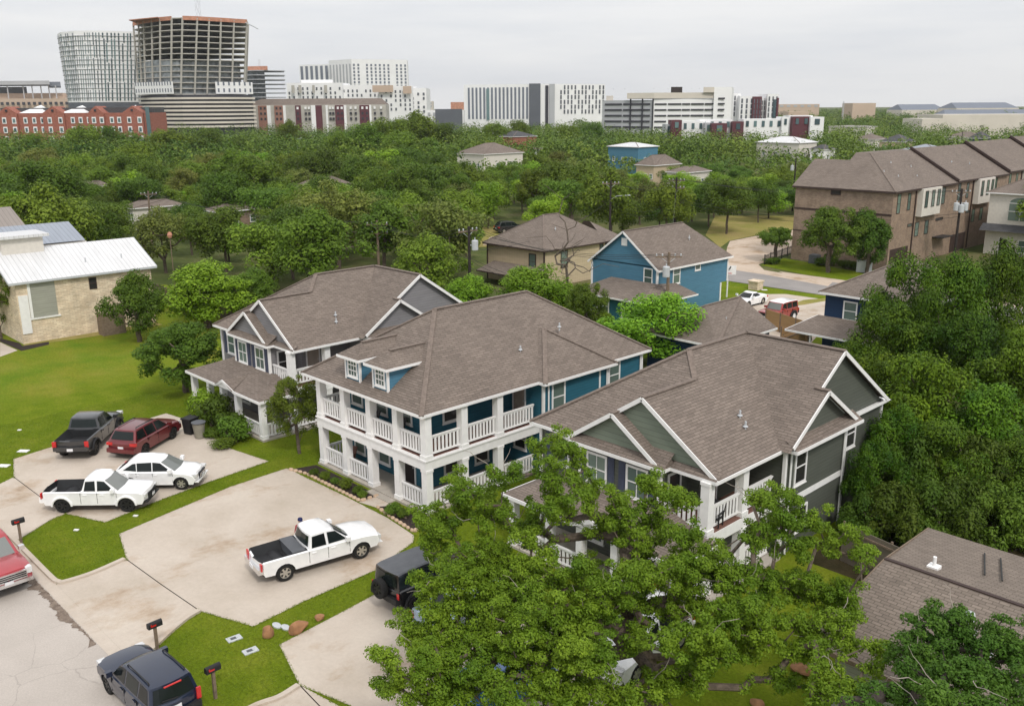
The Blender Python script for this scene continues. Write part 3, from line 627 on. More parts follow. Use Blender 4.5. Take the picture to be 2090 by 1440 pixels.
    fl = [[P3(-2 * hg + 1.2, .10, E + PITCH * 1.2), P3(-hg, .10, zg), P3(0, .10, E)], [P3(sx - sh, yf, E), P3(sx, yf, sz), P3(sx + sh, yf, E)],
          [P3(.45, yg0 + .3, E + PITCH * .3), P3(.45, yg0 + 3.3, E + PITCH * 3.3), P3(.45, yg0 + 6.6, E)], [P3(.02, yg0 + 3.4, E + PITCH * 3.4), P3(.02, ya, zr), P3(.02, yb - .4, zz)]]
    for ln in fl: fascia(T, org, [ln], h=.19, t=.05, name='bargeboard', dz=.03)
    fascia(T, org, [[P3(-W_, yb, E), P3(-W_, 0, E), P3(-7.75, 0, E), P3(-7.75, -.55, E), P3(-2.35, -.55, E), P3(-2.35, 0, E), P3(0, 0, E), P3(0, yg0 + .4, E), P3(.62, yg0 + .4, E), P3(.62, 11.9, E), P3(0, 11.9, E), P3(0, yb - .4, E)]])
    soffit(T, org, [(X(a), Yy(b)) for a, b in ((-W_, 0), (-7.75, 0), (-7.75, -.55), (-2.35, -.55), (-2.35, 0), (0, 0), (0, yg0 + .4), (.62, yg0 + .4), (.62, 11.9), (0, 11.9), (0, yb), (-W_, yb))], E - .12)
    vent_pipe(T, org, X(-1.9), Yy(4.6), E + PITCH * 1.9 + .12); vent_pipe(T, org, X(-1.4), Yy(4.3), E + PITCH * 1.4 + .12)
    # single-storey porch roof along the front, with a small gable, on square columns
    px0, px1, py, pz, pt = -10.05, .25, -2.75, 2.72, 3.5
    fz = lambda x, y, z: P3(x, y, z)
    mb = MB(); top = .46; t_ = (top - py)
    mb.face([fz(px0, py, pz), fz(px1, py, pz), fz(-2.4, -.12, pt), fz(-8.2, -.12, pt)]); mb.face([fz(px1, py, pz), fz(px1, .1, pz), fz(-2.4, .1, pt), fz(-2.4, -.12, pt)])
    mb.face([fz(px0, .5, pz), fz(px0, py, pz), fz(-8.2, -.12, pt), fz(-8.2, .45, pt)]); mb.face([fz(-8.2, -.12, pt), fz(-7.3, -.12, pt), fz(-7.3, .46, pt + .2), fz(-8.2, .46, pt + .2)])
    gx, gh = -4.3, 1.25; gz_ = pz + .55
    mb.face([fz(gx - gh, py - .12, pz), fz(gx, py - .12, gz_), fz(gx, py + 1.9, gz_), fz(gx - gh, py + .1, pz)][::-1] if False else [fz(gx - gh, py - .12, pz + .02), fz(gx, py - .12, gz_), fz(gx, py + 1.85, gz_)])
    mb.face([fz(gx, py - .12, gz_), fz(gx + gh, py - .12, pz + .02), fz(gx, py + 1.85, gz_)])
    pr = mb.build('porch_roof', M['shingle'], T, org)
    mb = MB(); mb.face([fz(gx - gh + .15, py - .02, pz - .05), fz(gx + gh - .15, py - .02, pz - .05), fz(gx, py - .02, gz_ - .06)]); mb.build('gable', M['white'], T, org)
    fascia(T, org, [[fz(px0, .4, pz), fz(px0, py, pz), fz(gx - gh, py, pz), fz(gx, py - .12, gz_), fz(gx + gh, py, pz), fz(px1, py, pz), fz(px1, .1, pz)]], h=.17)
    soffit(T, org, [(X(a), Yy(b)) for a, b in ((px0, py), (px1, py), (px1, .05), (px0, .4))], pz - .1)
    for x in (px0 + .45, -7.2, gx - 1.0, gx + 1.0, px1 - .4): column(T, org, X(x), Yy(py + .4), .12, pz - .1, .36)
    mb = MB(); mb.prism([(X(a), Yy(b)) for a, b in ((px0 + .15, py + .15), (px1 - .1, py + .15), (px1 - .1, 5.5), (-2.09, 5.5), (-2.09, 1.89), (-2.74, 1.89), (-2.74, -.16), (-7.36, -.16), (-7.36, .44), (px0 + .15, .44))], 0, .12); mb.build('porch_floor', M['porch'], T, org)
    for a, b in ((px0 + .63, -7.38), (-7.02, gx - 1.18), (gx + 1.18, px1 - .58)): railing(T, org, (X(a), Yy(py + .4)), (X(b), Yy(py + .4)), .2, 1.05)
    railing(T, org, (X(px1 - .4), Yy(py + .6)), (X(px1 - .4), Yy(-.2)), .2, 1.05)
    return T
gable_house('grey_house', 'grey two-storey house with twin front gables and blue shutters beyond the teal house', -50.7, 29.4, 'greysid', 'greysid'); downpipe(bpy.data.objects['grey_house'], -50.6, 35.3, 5.4)
gable_house('green_house', 'grey-green two-storey house with sage gables and corner balcony behind the big oak', -19.57, 30.6, 'greygreen', 'sage'); downpipe(bpy.data.objects['green_house'], -19.5, 36.6, 5.4); downpipe(bpy.data.objects['green_house'], -19.5, 41.8, 5.4)
# ------------------------------------------------------------------ houses on the back street
def back_blue():
    org = (-57, 76, 0); E = 5.4; T = thing('gabled_house', 'bright blue gabled house with a small rear porch roof behind the teal house', 'house', org)
    x0, x1, y0, y1 = -61.6, -53.3, 71.0, 83.1
    mb = MB(); mb.prism(rect(x0, y0, x1, 81.95), 0, 2.6); mb.prism(rect(x0, y0, x1, y1), 2.6, E + .1, bottom=True); xr = (x0 + x1) / 2; zr = E + .76 * (x1 - x0) / 2
    mb.face([(x0, y0, E), (x1, y0, E), (xr, y0, zr)]); mb.build('wall', M['blue'], T, org)
    o = .35; a, b = y0 - o, y1 + .5; ez = E - .76 * o + .1; zt = zr + .1
    r = roof(T, org, [[(x1 + o, a, ez), (x1 + o, b, ez), (xr, b - 3, zt), (xr, a, zt)], [(x0 - o, b, ez), (x0 - o, a, ez), (xr, a, zt), (xr, b - 3, zt)], [(x1 + o, b, ez), (x0 - o, b, ez), (xr, b - 3, zt)]])
    caps(r, org, [((xr, a, zt), (xr, b - 3, zt))], w_=.22)
    fascia(T, org, [[(x0 - o, a, ez), (xr, a, zt), (x1 + o, a, ez), (x1 + o, b, ez), (x0 - o, b, ez)]], h=.18)
    for x, y, z in ((x0, y0, E - .2), (x1, y0, E - .2)): corner_board(T, org, x, y, 0, z, .18)
    corner_board(T, org, x1, 81.95, 0, 2.58, .16); corner_board(T, org, x1, y1, 2.62, E - .2, .14)
    wf = Wall('-y', y0); window(T, org, wf, -54.95, -53.85, 3.5, 5.3); ws = Wall('+x', x1); window(T, org, ws, 73.5, 74.7, 3.5, 5.35); window(T, org, ws, 77.2, 78.15, 4.4, 5.35, rails=())
    mb = MB(); wf.box(mb, -57.8, -57.1, 7.2, 7.95, 0, .06); mb.build('gable_vent', M['white'], T, org)
    # lean-to at the back with its own hip roof
    mb = MB(); mb.prism(rect(-57.9, 67.6, -53.0, 70.98), 0, 2.7); mb.build('lean_to', M['teal'], T, org)
    wl = Wall('-y', 67.6); window(T, org, wl, -57.6, -56.4, .9, 2.5); window(T, org, wl, -54.9, -53.7, .9, 2.5)
    q = [(-60.9, 67.1, 2.75), (-52.6, 67.1, 2.75), (-50.9, 71.6, 2.75), (-50.9, 74.5, 2.75), (-53.25, 74.0, 3.6), (-53.25, 70.95, 3.9), (-59.0, 70.95, 3.9)]
    roof(T, org, [[q[0], q[1], q[5], q[6]], [q[1], q[2], q[3], q[4], q[5]], [(-61.8, 70.95, 2.75), q[0], q[6]]], name='porch_roof'); fascia(T, org, [[(-61.8, 70.95, 2.75), q[0], q[1], q[2], q[3]]], h=.14)
    vent_pipe(T, org, -55.4, 79, E + 2.0); corner_board(T, org, -57.9, 67.6, 0, 2.6, .12)
back_blue()
def tan_house():
    org = (-78, 82, 0); E = 4.45; T = thing('tan_house', 'tan board-and-batten house with brown hip roof behind the bare tree', 'house', org)
    x0, x1, y0, y1 = -83.2, -73.5, 76.2, 88.5
    mb = MB(); mb.prism(rect(x0, y0, x1, y1), 0, E); mb.build('wall', M['tan'], T, org)
    o = .45; a, b, c, d = x0 - o, x1 + o, y0 - o, y1 + o; hw = (b - a) / 2; xr = (a + b) / 2; zr = E + .63 * hw
    r = roof(T, org, [[(a, c, E), (b, c, E), (xr, c + hw, zr)], [(b, c, E), (b, d, E), (xr, d - hw, zr), (xr, c + hw, zr)], [(b, d, E), (a, d, E), (xr, d - hw, zr)], [(a, d, E), (a, c, E), (xr, c + hw, zr), (xr, d - hw, zr)],
                      [(b + .1, 86.5, E + .05), (b + .1, 90.5, E + .05), (xr + 1, 88.5, E + 2.0)], [(b + .1, 90.5, E + .05), (a + 2, 90.5, E), (xr, 88.5, E + 2.0), (xr + 1, 88.5, E + 2.0)]])
    caps(r, org, [((xr, c + hw, zr), (xr, d - hw, zr)), ((xr, c + hw, zr), (b, c, E)), ((xr, c + hw, zr), (a, c, E))], w_=.2)
    fascia(T, org, [[(a, d, E), (a, c, E), (b, c, E), (b, d, E)]], h=.16, mt='trimdark'); soffit(T, org, rect(a, c, b, d), E - .1, 'trimdark')
    wf = Wall('-y', y0); ws = Wall('+x', x1); window(T, org, wf, -76.0, -74.8, 2.0, 3.9, fr='trimdark'); window(T, org, ws, 79.0, 80.2, 2.1, 4.1, fr='trimdark')
    for u in (86.0, 87.0): window(T, org, ws, u, u + .7, 3.3, 4.2, fr='trimdark', rails=(), sill=False)
    for x, y in ((x0, y0), (x1, y0)):
        mb = MB(); mb.box((x - .08, y - .08, 0), (x + .08, y + .08, E - .05)); mb.build('corner_board', M['trimdark'], T, org)
    roof(T, org, [[(-82.0, 73.2, 1.55), (-72.5, 73.2, 1.55), (-73.0, 76.15, 2.35), (-82.0, 76.15, 2.35)]], name='porch_roof'); fascia(T, org, [[(-82, 73.2, 1.55), (-72.5, 73.2, 1.55), (-73, 76.15, 2.35)]], h=.15, mt='trimdark')
    vent_pipe(T, org, -75.8, 80.5, E + 1.9); vent_pipe(T, org, -80, 78, E + 1.2)
tan_house()
def hip_box(name, label, x0, y0, x1, y1, E, wallm, roofm='shingle', pitch=.55, o=.45, wins=(), z0=0, cat='house', fm='white', gab=False):
    """small house: walls, hip roof with overhang, windows on the sides named in wins"""
    org = ((x0 + x1) / 2, (y0 + y1) / 2, 0); T = thing(name, label, cat, org)
    mb = MB(); mb.prism(rect(x0, y0, x1, y1), z0, E); mb.build('wall', M[wallm], T, org)
    a, b, c, d = x0 - o, x1 + o, y0 - o, y1 + o
    if b - a < d - c: hw = (b - a) / 2; r1, r2 = ((a + b) / 2, c + hw, E + pitch * hw), ((a + b) / 2, d if gab else d - hw, E + pitch * hw)
    else: hw = (d - c) / 2; r1, r2 = (a + hw, (c + d) / 2, E + pitch * hw), (b - hw, (c + d) / 2, E + pitch * hw)
    if b - a < d - c: fs = [[(a, c, E), (b, c, E), r1], [(b, c, E), (b, d, E), r2, r1], [(b, d, E), (a, d, E), r2], [(a, d, E), (a, c, E), r1, r2]]
    else: fs = [[(a, d, E), (a, c, E), r1], [(a, c, E), (b, c, E), r2, r1], [(b, c, E), (b, d, E), r2], [(b, d, E), (a, d, E), r1, r2]]
    r = roof(T, org, fs, roofm); caps(r, org, [(r1, r2), (r1, (a, c, E)), (r2, (b, c, E))], w_=.2)
    fascia(T, org, [[(a, d, E), (a, c, E), (b, c, E), (b, d, E)]], h=.16, mt=fm); soffit(T, org, rect(a, c, b, d), E - .1)
    for s, u, wd, zb, zt in wins:
        at = {'-y': y0, '+x': x1, '+y': y1, '-x': x0}[s]; window(T, org, Wall(s, at), u, u + wd, zb, zt)
    return T, org
T, org = hip_box('navy_house', 'navy blue house with white windows half hidden by trees beside the red and white car', -35.5, 70.2, -27.5, 81, 5.7, 'navy', wins=(('-y', -33.9, 1.2, 3.6, 5.2), ('-y', -30.6, 1.3, 3.6, 5.2)))
roof(T, org, [[(-37.3, 67.2, 2.75), (-28, 67.2, 2.75), (-28, 70.15, 3.7), (-36, 70.15, 3.7)]], name='porch_roof'); fascia(T, org, [[(-36, 70.15, 3.7), (-37.3, 67.2, 2.75), (-28, 67.2, 2.75)]], h=.15)
for x in (-35.2, -32.0): column(T, org, x, 67.6, 0, 2.65, .14)
vent_pipe(T, org, -31, 73.4, 7.3)
T, org = hip_box('bungalow', 'single-storey navy bungalow with wide brown hip roof between the yard tree and the green house', -44.4, 58.2, -38.0, 66.0, 2.95, 'navy', pitch=.57, wins=(('+x', 59.4, 1.0, 1.2, 2.3),), gab=True)
mb = MB(); mb.face([(-38.0, 66.0, 2.9), (-44.4, 66.0, 2.9), (-41.2, 66.0, 4.75)]); mb.build('gable', M['navy'], T, org)
vent_pipe(T, org, -39.6, 62, 4.0)
def roof_j():
    # long low house at the lower right: steeper near slope, shallow far slope
    org = (-2, 32, 0); T = thing('low_house', 'single-storey house with weathered brown shingle roof in front of the dark trees', 'house', org)
    x0, x1, yr, yn, yf, zr, zn, zf = -12.75, 10, 31.55, 26.6, 38.0, 4.2, 2.75, 2.95
    mb = MB(); mb.prism(rect(x0 + .5, yn + .5, x1, yf - .5), 0, 2.6); mb.face([(x0 + .5, yf - .5, 2.6), (x0 + .5, yn + .5, 2.6), (x0 + .5, yr, zr - .12)]); mb.build('wall', M['greyboard'], T, org)
    sn, sf = (zr - zn) / (yr - yn), (zr - zf) / (yf - yr)
    roof(T, org, [[(x0 - .4, yn, zn), (x1, yn, zn), (x1, yr, zr), (x0, yr, zr)], [(x0, yr, zr - .06), (x1, yr, zr - .06), (x1, yf, zf), (x0 - .9, yf, zf)]], 'shingle_old')
    # a cross wing rises out of the far slope
    roof(T, org, [[(-6.5, yr + 1.2, zr - sf * 1.2 + .02), (-1.5, yr + 6, zf + 1.4), (-1.5, 41, zf + 1.4), (-8.6, 41, zf - .5)], [(-6.5, yr + 1.2, zr - sf * 1.2 + .02), (3, yr + 1.2, zr - sf * 1.2), (4, 41, zf), (-1.5, 41, zf + 1.4), (-1.5, yr + 6, zf + 1.4)]], 'shingle_old', 'wing_roof')
    mb = MB(); mb.beam((x0, yr, zr - .02), (x1, yr, zr - .02), .16, .10); mb.build('ridge_strip', M['trimdark'], T, org)  # dark strip along the ridge line
    fascia(T, org, [[(x0 - .9, yf, zf), (x0, yr, zr), (x0 - .4, yn, zn), (x1, yn, zn)]], h=.16, mt='wood')
    nz_ = lambda y: zr - sn * (yr - y) if y < yr else zr - sf * (y - yr)
    for x, y in ((-9.05, 29.7), (-8.0, 28.4)):
        z = nz_(y); mb = MB(); mb.box((x - .3, y - .25, z - .12), (x + .3, y + .25, z + .03)); mb.lathe([(.12, -.1), (.12, .22), (.2, .25), (.2, .31), (.12, .33), (.12, .5), (.2, .53), (.17, .62), (0, .66)], 12, (x, y, z)); mb.build('roof_vent', M['galv'], T, org)
    for x, y in ((-11.35, 32.6), (-7.6, 32.3)):
        z = nz_(y); mb = MB(); mb.box((x - .2, y - .2, z - .1), (x + .2, y + .2, z + .05)); mb.tube([(x, y, z), (x, y, z + .4)], .07, 8); mb.build('roof_vent', M['white'], T, org)
    mb = MB()
    for dx in (0, .6): mb.beam((-9.9 + dx, 33.6, nz_(33.6) + .04), (-10.9 + dx, 36.6, nz_(36.6) + .04), .05, .05)
    mb.build('cable_run', M['wire'], T, org)
roof_j()
# ------------------------------------------------------------------ limestone office at the edge of the vacant lot
def limestone():
    org = (-93, 30, 0); T = thing('limestone_house', 'limestone-block building with white standing-seam roof at the edge of the vacant lawn', 'building', org)
    x1, y0, y1, E = -88.8, 24.2, 36.5, 5.6
    mb = MB(); mb.prism(rect(-97, y0, x1, y1), 0, E); mb.build('wall', M['lime'], T, org)
    a, b, c = -98.5, x1 + .4, y0 - .6; d = y1 + .5; zt = E + .30 * 6.2
    roof(T, org, [[(b, c, E + .05), (b, d, E + .05), (b - 5.0, d, E + .05 + 2.35), (b - 5.0, c, E + .05 + 2.35)], [(b - 5.0, c, E + 2.4), (b - 5.0, d, E + 2.4), (a, d, E + .2), (a, c, E + .2)]], 'metalroof')
    fascia(T, org, [[(b - 5, d, E + 2.4), (b, d, E + .05), (b, c, E + .05), (b - 5, c, E + 2.4)]], h=.2, mt='galv')
    ws = Wall('+x', x1); q = MB(); ws.box(q, 25.4, 27.5, 2.25, E - .05, 0, .05); q.build('lap_panel', M['greyboard'], T, org)
    q = MB(); ws.box(q, 25.1, 27.7, 2.1, 2.24, 0, .12); ws.box(q, 25.15, 25.38, 2.26, E - .1, 0, .09); q.build('panel_trim', M['white'], T, org)
    window(T, org, ws, 30.55, 31.25, 4.15, 5.25, fr='trimdark', pane='panedark', sill=False, fw=.06)
    q = MB(); q.box((x1 - 1.2, 24.3, .9), (x1 + .1, 25.1, 4.4)); q.build('bay', M['white'], T, org)
    # clerestory box
    q = MB(); q.prism(rect(-95.5, 24.6, -92.6, 28.2), E + 1, 9.05); q.build('clerestory', M['stucco'], T, org)
    q = MB(); q.box((-96, 24.2, 9.06), (-92.2, 28.7, 9.32)); q.build('clerestory_roof', M['metalroof'], T, org)
    for y, k in ((31.0, 1.9), (34.4, 1.9)): 
        q = MB(); q.tube([(b - k, y, E + .9), (b - k, y, E + 1.35)], .06, 6); q.build('roof_vent', M['galv'], T, org)
    # grey and bronze metal roofs of the wings behind
    q = MB(); q.prism(rect(-112, 26, -98.6, 34.2), 0, 7.4); q.build('wing', M['stucco'], T, org)
    roof(T, org, [[(-98.3, 20, 7.55), (-98.3, 34.0, 7.55), (-102.6, 34.0, 9.1), (-102.6, 20, 9.1)], [(-102.6, 20, 9.1), (-102.6, 34, 9.1), (-112.5, 34.4, 7), (-112.5, 20, 7)]], 'metalgrey')
    roof(T, org, [[(-103, 16, 8.5), (-103, 30.2, 8.5), (-107.5, 30.0, 10.6), (-107.5, 16, 10.6)], [(-107.5, 16, 10.6), (-107.5, 30, 10.6), (-114, 30, 8), (-114, 16, 8)]], 'bronze')
    q = MB(); q.prism(rect(-113, 18, -103.2, 29.6), 7.3, 8.45); q.build('wing', M['stucco'], T, org)
    return T
limestone()
def one(name, label, cat, mb, mt, org=(0, 0, 0), rz=0, group=None, smooth=None):
    o = mb.build(name, mt, None, None, smooth); o.location = org; o.rotation_euler = (0, 0, rz); return tag(o, label, cat, group)
# screen wall and bed beside it
q = MB(); q.box((-.15, -.9, 0), (.0, .9, 2.1)); q.box((-1.3, .9, 0), (0, 1.05, 2.1)); q.box((-1.3, -1.05, 0), (0, -.9, 2.1))
one('utility_screen', 'weathered timber utility screen against the limestone wall beside the dark tree', 'screen', q, M['wood'], (-86.6, 31.6, 0))
sheet('planting_bed', pxs((0, 690), (40, 700), (46, 706), (100, 697), (100, 703), (44, 716), (0, 697)), .012, M['mulch'])
sheet('path', pxs((0, 698), (36, 715), (0, 728)), .01, CONC.m)
sheet('dirt_strip', [(-88.75, 24.2), (-88.0, 24.0), (-87.2, 30), (-87.4, 36.5), (-88.75, 36.5)], .008, GR_STRAW.m)
# ------------------------------------------------------------------ brick townhouse row
def brick_row():
    org = (-57, 130, 0); T = thing('brick_townhouses', 'long brown-brick townhouse row with stepped brown shingle roofs and pale bays', 'building', org)
    x0, x1 = -64.0, -50.5; xr = -57.2; ys = [115.5, 135, 155, 175, 195]; E = [10.0, 10.2, 10.5, 10.8]; q = MB()
    q.prism(rect(x0, ys[0], x1, ys[1]), 0, E[0])
    for i in (1, 2, 3): q.prism(rect(x0, ys[i] + .02, x1, ys[i + 1]), 0, E[i])
    q.build('wall', M['brick'], T, org)
    a, b = x0 - .35, x1 + .45; s = .6; zr = [e + s * (b - xr) for e in E]
    f0 = ys[0] - .4; hr = b - xr
    fs = [[(a, f0, E[0]), (b, f0, E[0]), (xr, f0 + hr, zr[0]), (xr - 2, f0 + hr, zr[0]), (xr - 2, f0 + 5.6, E[0] + s * 5.6), (a, f0 + 5.6, E[0] + s * 5.6)],
          [(b, f0, E[0]), (b, ys[1], E[0]), (xr, ys[1], zr[0]), (xr, f0 + hr, zr[0])], [(a, f0 + 5.6, E[0] + s * 5.6), (xr - 2, f0 + 5.6, E[0] + s * 5.6), (xr - 2, f0 + 14, E[0]), (a, f0 + 14, E[0])],
          [(xr - 2, f0 + hr, zr[0]), (xr, f0 + hr, zr[0]), (xr, ys[1], zr[0]), (xr - 2, ys[1], zr[0])]]
    for i in (1, 2, 3): fs += [[(b, ys[i], E[i]), (b, ys[i + 1], E[i]), (xr, ys[i + 1], zr[i]), (xr, ys[i], zr[i])], [(a, ys[i + 1], E[i]), (a, ys[i], E[i]), (xr, ys[i], zr[i]), (xr, ys[i + 1], zr[i])]]
    r = roof(T, org, fs); caps(r, org, [((b, f0, E[0]), (xr, f0 + hr, zr[0]))], w_=.2)
    q = MB()
    for i in (1, 2, 3):
        q.face([(b, ys[i], E[i - 1] - .1), (b, ys[i], E[i]), (xr, ys[i], zr[i]), (xr, ys[i], zr[i - 1] - .1)]); q.beam((b + .05, ys[i] - .1, E[i] + .1), (xr, ys[i] - .1, zr[i] + .12), .35, .30)
    q.build('party_wall', M['trimdark'], T, org)
    fascia(T, org, [[(a, f0, E[0]), (b, f0, E[0]), (b, ys[1], E[0])]] + [[(b, ys[i], E[i]), (b, ys[i + 1], E[i])] for i in (1, 2, 3)], h=.24, mt='trimdark')
    wf = Wall('-y', ys[0]); ws = Wall('+x', x1)
    q = MB(); wf.box(q, x0, x1, 6.9, 7.15, 0, .05); wf.box(q, x0, x0 + 6, 4.0, 4.12, 0, .03); q.build('belt_course', M['trimdark'], T, org)
    window(T, org, wf, -58.9, -57.5, 9.1, 9.75, fr='trimdark', pane='panedark', rails=(), sill=False); window(T, org, wf, -58.0, -57.2, 4.4, 5.3, fr='trimdark', pane='panedark', rails=(), sill=False)
    # street side: brick piers, pale bays, windows per unit
    for i in range(4):
        y = ys[i]; e = E[i] - 10
        for u, w_, z0, z1 in ((1.2, 1.0, 7.1, 9.6), (4.3, .9, 7.3, 9.5), (14.4, 1.9, 7.3, 9.6), (5.0, 1.4, 5.1, 5.5)): window(T, org, ws, y + u, y + u + w_, z0 + e, z1 + e, fr='trimdark', sill=False, fw=.08)
        q = MB(); ws.box(q, y + 7.2, y + 13.2, 6.3 + e, E[i] - .1, 0, .75); q.build('bay', M['tan'] if i == 9 else M['stucco'], T, org)
        wb = Wall('+x', x1 + .75)
        for u in (7.9, 10.0, 11.8): window(T, org, wb, y + u, y + u + .95, 7.4 + e, 9.6 + e, fr='trimdark', sill=False, fw=.08)
        for u in (7.4, 10.5): window(T, org, ws, y + u, y + u + 1.2, 3.6 + e, 5.5 + e, fr='trimdark', sill=False, fw=.08)
        window(T, org, ws, y + 14.0, y + 16.4, 5.1 + e, 5.5 + e, fr='trimdark', sill=False, pane='panedark', rails=(), fw=.05)
        q = MB(); ws.box(q, y + .5, y + 5.8, .1, 2.6, 0, .04); q.build('garage_door', M['trimdark'], T, org)
        q = MB(); q.tube([ws.p(y + 6.6, .2, .1), ws.p(y + 6.6, E[i] - .2, .1)], .09, 6); q.build('downpipe', M['trimdark'], T, org)
        q = MB(); ws.box(q, y + 13.4, y + 17, 2.9 + e, 3.0 + e, 0, 1.5); q.build('balcony', M['iron'], T, org)
        if i:
            q = MB(); q.lathe([(0, .0), (.55, .0), (.55, 1.05), (.3, 1.15), (0, 1.15)], 12, ws.p(y + 14.9, 3.03 + e, .75)); q.build('air_conditioner', M['lidgrey'], T, org)
    for y, t in ((119, .5), (121, .35), (124, .7), (126, .3), (128, .55), (141, .5), (146, .4), (160, .6), (164, .3)): vent_pipe(T, org, b - t * hr, y, 10 + .3 * (y > 135) + s * t * hr)
    return T
brick_row()
q = MB(); q.box((-.6, -.55, 0), (.6, .55, 1.15)); q.box((-.5, -.45, 1.16), (.5, .45, 1.22))
one('air_conditioner', 'grey air-conditioning unit on the verge in front of the brick end wall', 'appliance', q, M['lidgrey'], (*gz(1662, 537)[:2], 0))
q = MB(); q.box((-.8, -.5, 0), (.8, .5, 1.4)); q.box((-.85, -.55, 1.4), (.85, .55, 1.48)); q.box((-.55, -.53, .3), (.55, -.5, 1.2))
one('utility_cabinet', 'pale grey utility cabinet on the pavement beside the brick row', 'utility box', q, M['galv'], (*gz(1763, 555)[:2], 0))
def stucco_house():
    p = far(2098, 520, 128); x1 = p[0] + 3.2; y0 = p[1] - 2; org = (x1 - 5, y0 + 4, 0)
    T, org = hip_box('stucco_house', 'cream stucco house with arched window at the right edge', x1 - 8.5, y0, x1 + 4, y0 + 12, 8.6, 'stucco', 'shingle', .5)
    wf = Wall('-y', y0); uc = x1 - 4.3
    q = MB(); pts = []
    q.face([wf.p(uc - 1.5, 4.9, .04), wf.p(uc + 1.5, 4.9, .04), wf.p(uc + 1.5, 7.3, .04)] + [wf.p(uc + 1.5 * math.cos(t), 7.3 + .75 * math.sin(t), .04) for t in np.linspace(.1, math.pi - .1, 9)] + [wf.p(uc - 1.5, 7.3, .04)])
    f = q.build('window', M['pane'], T, org)
    q = MB(); wf.box(q, uc - .05, uc + .05, 4.9, 7.4, .041, .09); wf.box(q, uc - 1.5, uc + 1.5, 6.1, 6.2, .041, .085); wf.box(q, uc - 1.5, uc + 1.5, 7.22, 7.32, .041, .08); q.build('window_bars', M['white'], f, org)
    roof(T, org, [[(x1 - 9, y0 - 1.3, 3.4), (x1 + 4, y0 - 1.3, 3.4), (x1 + 4, y0 - .03, 4.3), (x1 - 9, y0 - .03, 4.3)]], 'shingle_dark', 'porch_roof')
    door(T, org, wf, uc - 2.2, uc - 1.2, .1, 2.3); window(T, org, wf, uc + .2, uc + 1.8, .5, 2.3)
stucco_house()
# ------------------------------------------------------------------ scattered house roofs among the trees
def far_house(label, px, py_eave, px_w, dist, depth, E, wallm, roofm, pitch=.5, cat='house', name='house', wins=True, long_x=True):
    c = far(px, 300, dist); w_ = px_w / 1876 * dist * (1.0 if long_x else .9); a = math.radians(46 - 90) if False else 0
    x0, x1 = c[0] - w_ * .36, c[0] + w_ * .36; y0, y1 = c[1] - depth / 2, c[1] + depth / 2
    ws = []
    if wins: ws = [('-y', x0 + (x1 - x0) * t, 1.1, E * .45, E * .45 + 1.3) for t in (.15, .45, .75)] + [('+x', y0 + depth * t, 1.1, E * .45, E * .45 + 1.3) for t in (.3, .65)]
    hip_box(name, label, x0, y0, x1, y1, E, wallm, roofm, pitch, .4, ws)
far_house('white house with brown hip roof rising out of the middle of the wood', 658, 352, 84, 190, 10, 5.3, 'white', 'shingle')
far_house('brick and cream two-storey church hall with long tan roof in the trees', 1000, 305, 110, 285, 16, 7.2, 'stucco', 'shingle', .45, 'building', 'hall')
far_house('small red-brown roofed cottage deep in the wood behind the wooden pole', 470, 410, 75, 158, 9, 4.0, 'brick', 'shingle', .35)
far_house('little grey-roofed cottage between trees in the left of the wood', 168, 352, 34, 195, 8, 5.0, 'white', 'shingle', .6)
far_house('tan-roofed cottage just left of the leaning wooden pole in the wood', 300, 405, 60, 165, 9, 3.9, 'stucco', 'shingle', .45)
far_house('dark brick hall with slate-grey roof in front of the white slab block', 1052, 268, 75, 400, 14, 8.6, 'redbrick', 'shingle_dark', .35, 'building', 'hall')
far_house('brown-roofed house in the trees under the parking garage', 1345, 315, 60, 240, 11, 6.2, 'tan', 'shingle', .75)
far_house('bright blue house with white metal roof below the parking garage', 1292, 290, 105, 300, 10, 8.3, 'blue', 'metalroof', .22)
far_house('low house with small tan roof right of the brown roofed one', 1408, 322, 60, 225, 10, 5.4, 'stucco', 'shingle', .4)
far_house('long white-metal-roofed house with dormers beyond the wood', 1605, 285, 130, 330, 12, 8.2, 'stucco', 'metalroof', .3)
far_house('small dark-roofed outbuilding beside the white-metal-roofed house', 1680, 298, 40, 320, 8, 6.2, 'white', 'shingle_dark', .5)
far_house('tan-roofed bungalow beyond the townhouse roofs near the dark round tree', 1775, 280, 60, 420, 12, 6.0, 'stucco', 'shingle', .4)
far_house('dark slate-roofed bungalow beyond the townhouse roofs', 1832, 283, 70, 400, 12, 5.6, 'tan', 'shingle_dark', .5)
far_house('long tan-roofed bungalow above the second townhouse gable', 1970, 276, 90, 430, 12, 6.3, 'stucco', 'shingle', .35)
far_house('blue-grey barn-shaped house above the second townhouse gable', 1998, 278, 36, 400, 9, 6.8, 'navy', 'shingle_dark', .8)
far_house('grey-roofed long shed directly above the first townhouse roof', 1890, 302, 110, 300, 12, 6.5, 'tan', 'metalgrey', .3)
far_house('pale flat-roofed shop in the distance near the slender mast', 1738, 251, 110, 560, 14, 8.4, 'stucco', 'bronze', .08, 'building', 'shop')
far_house('dark flat roof at the far right above the third townhouse', 2070, 276, 60, 420, 14, 6.4, 'stucco', 'shingle_dark', .2)
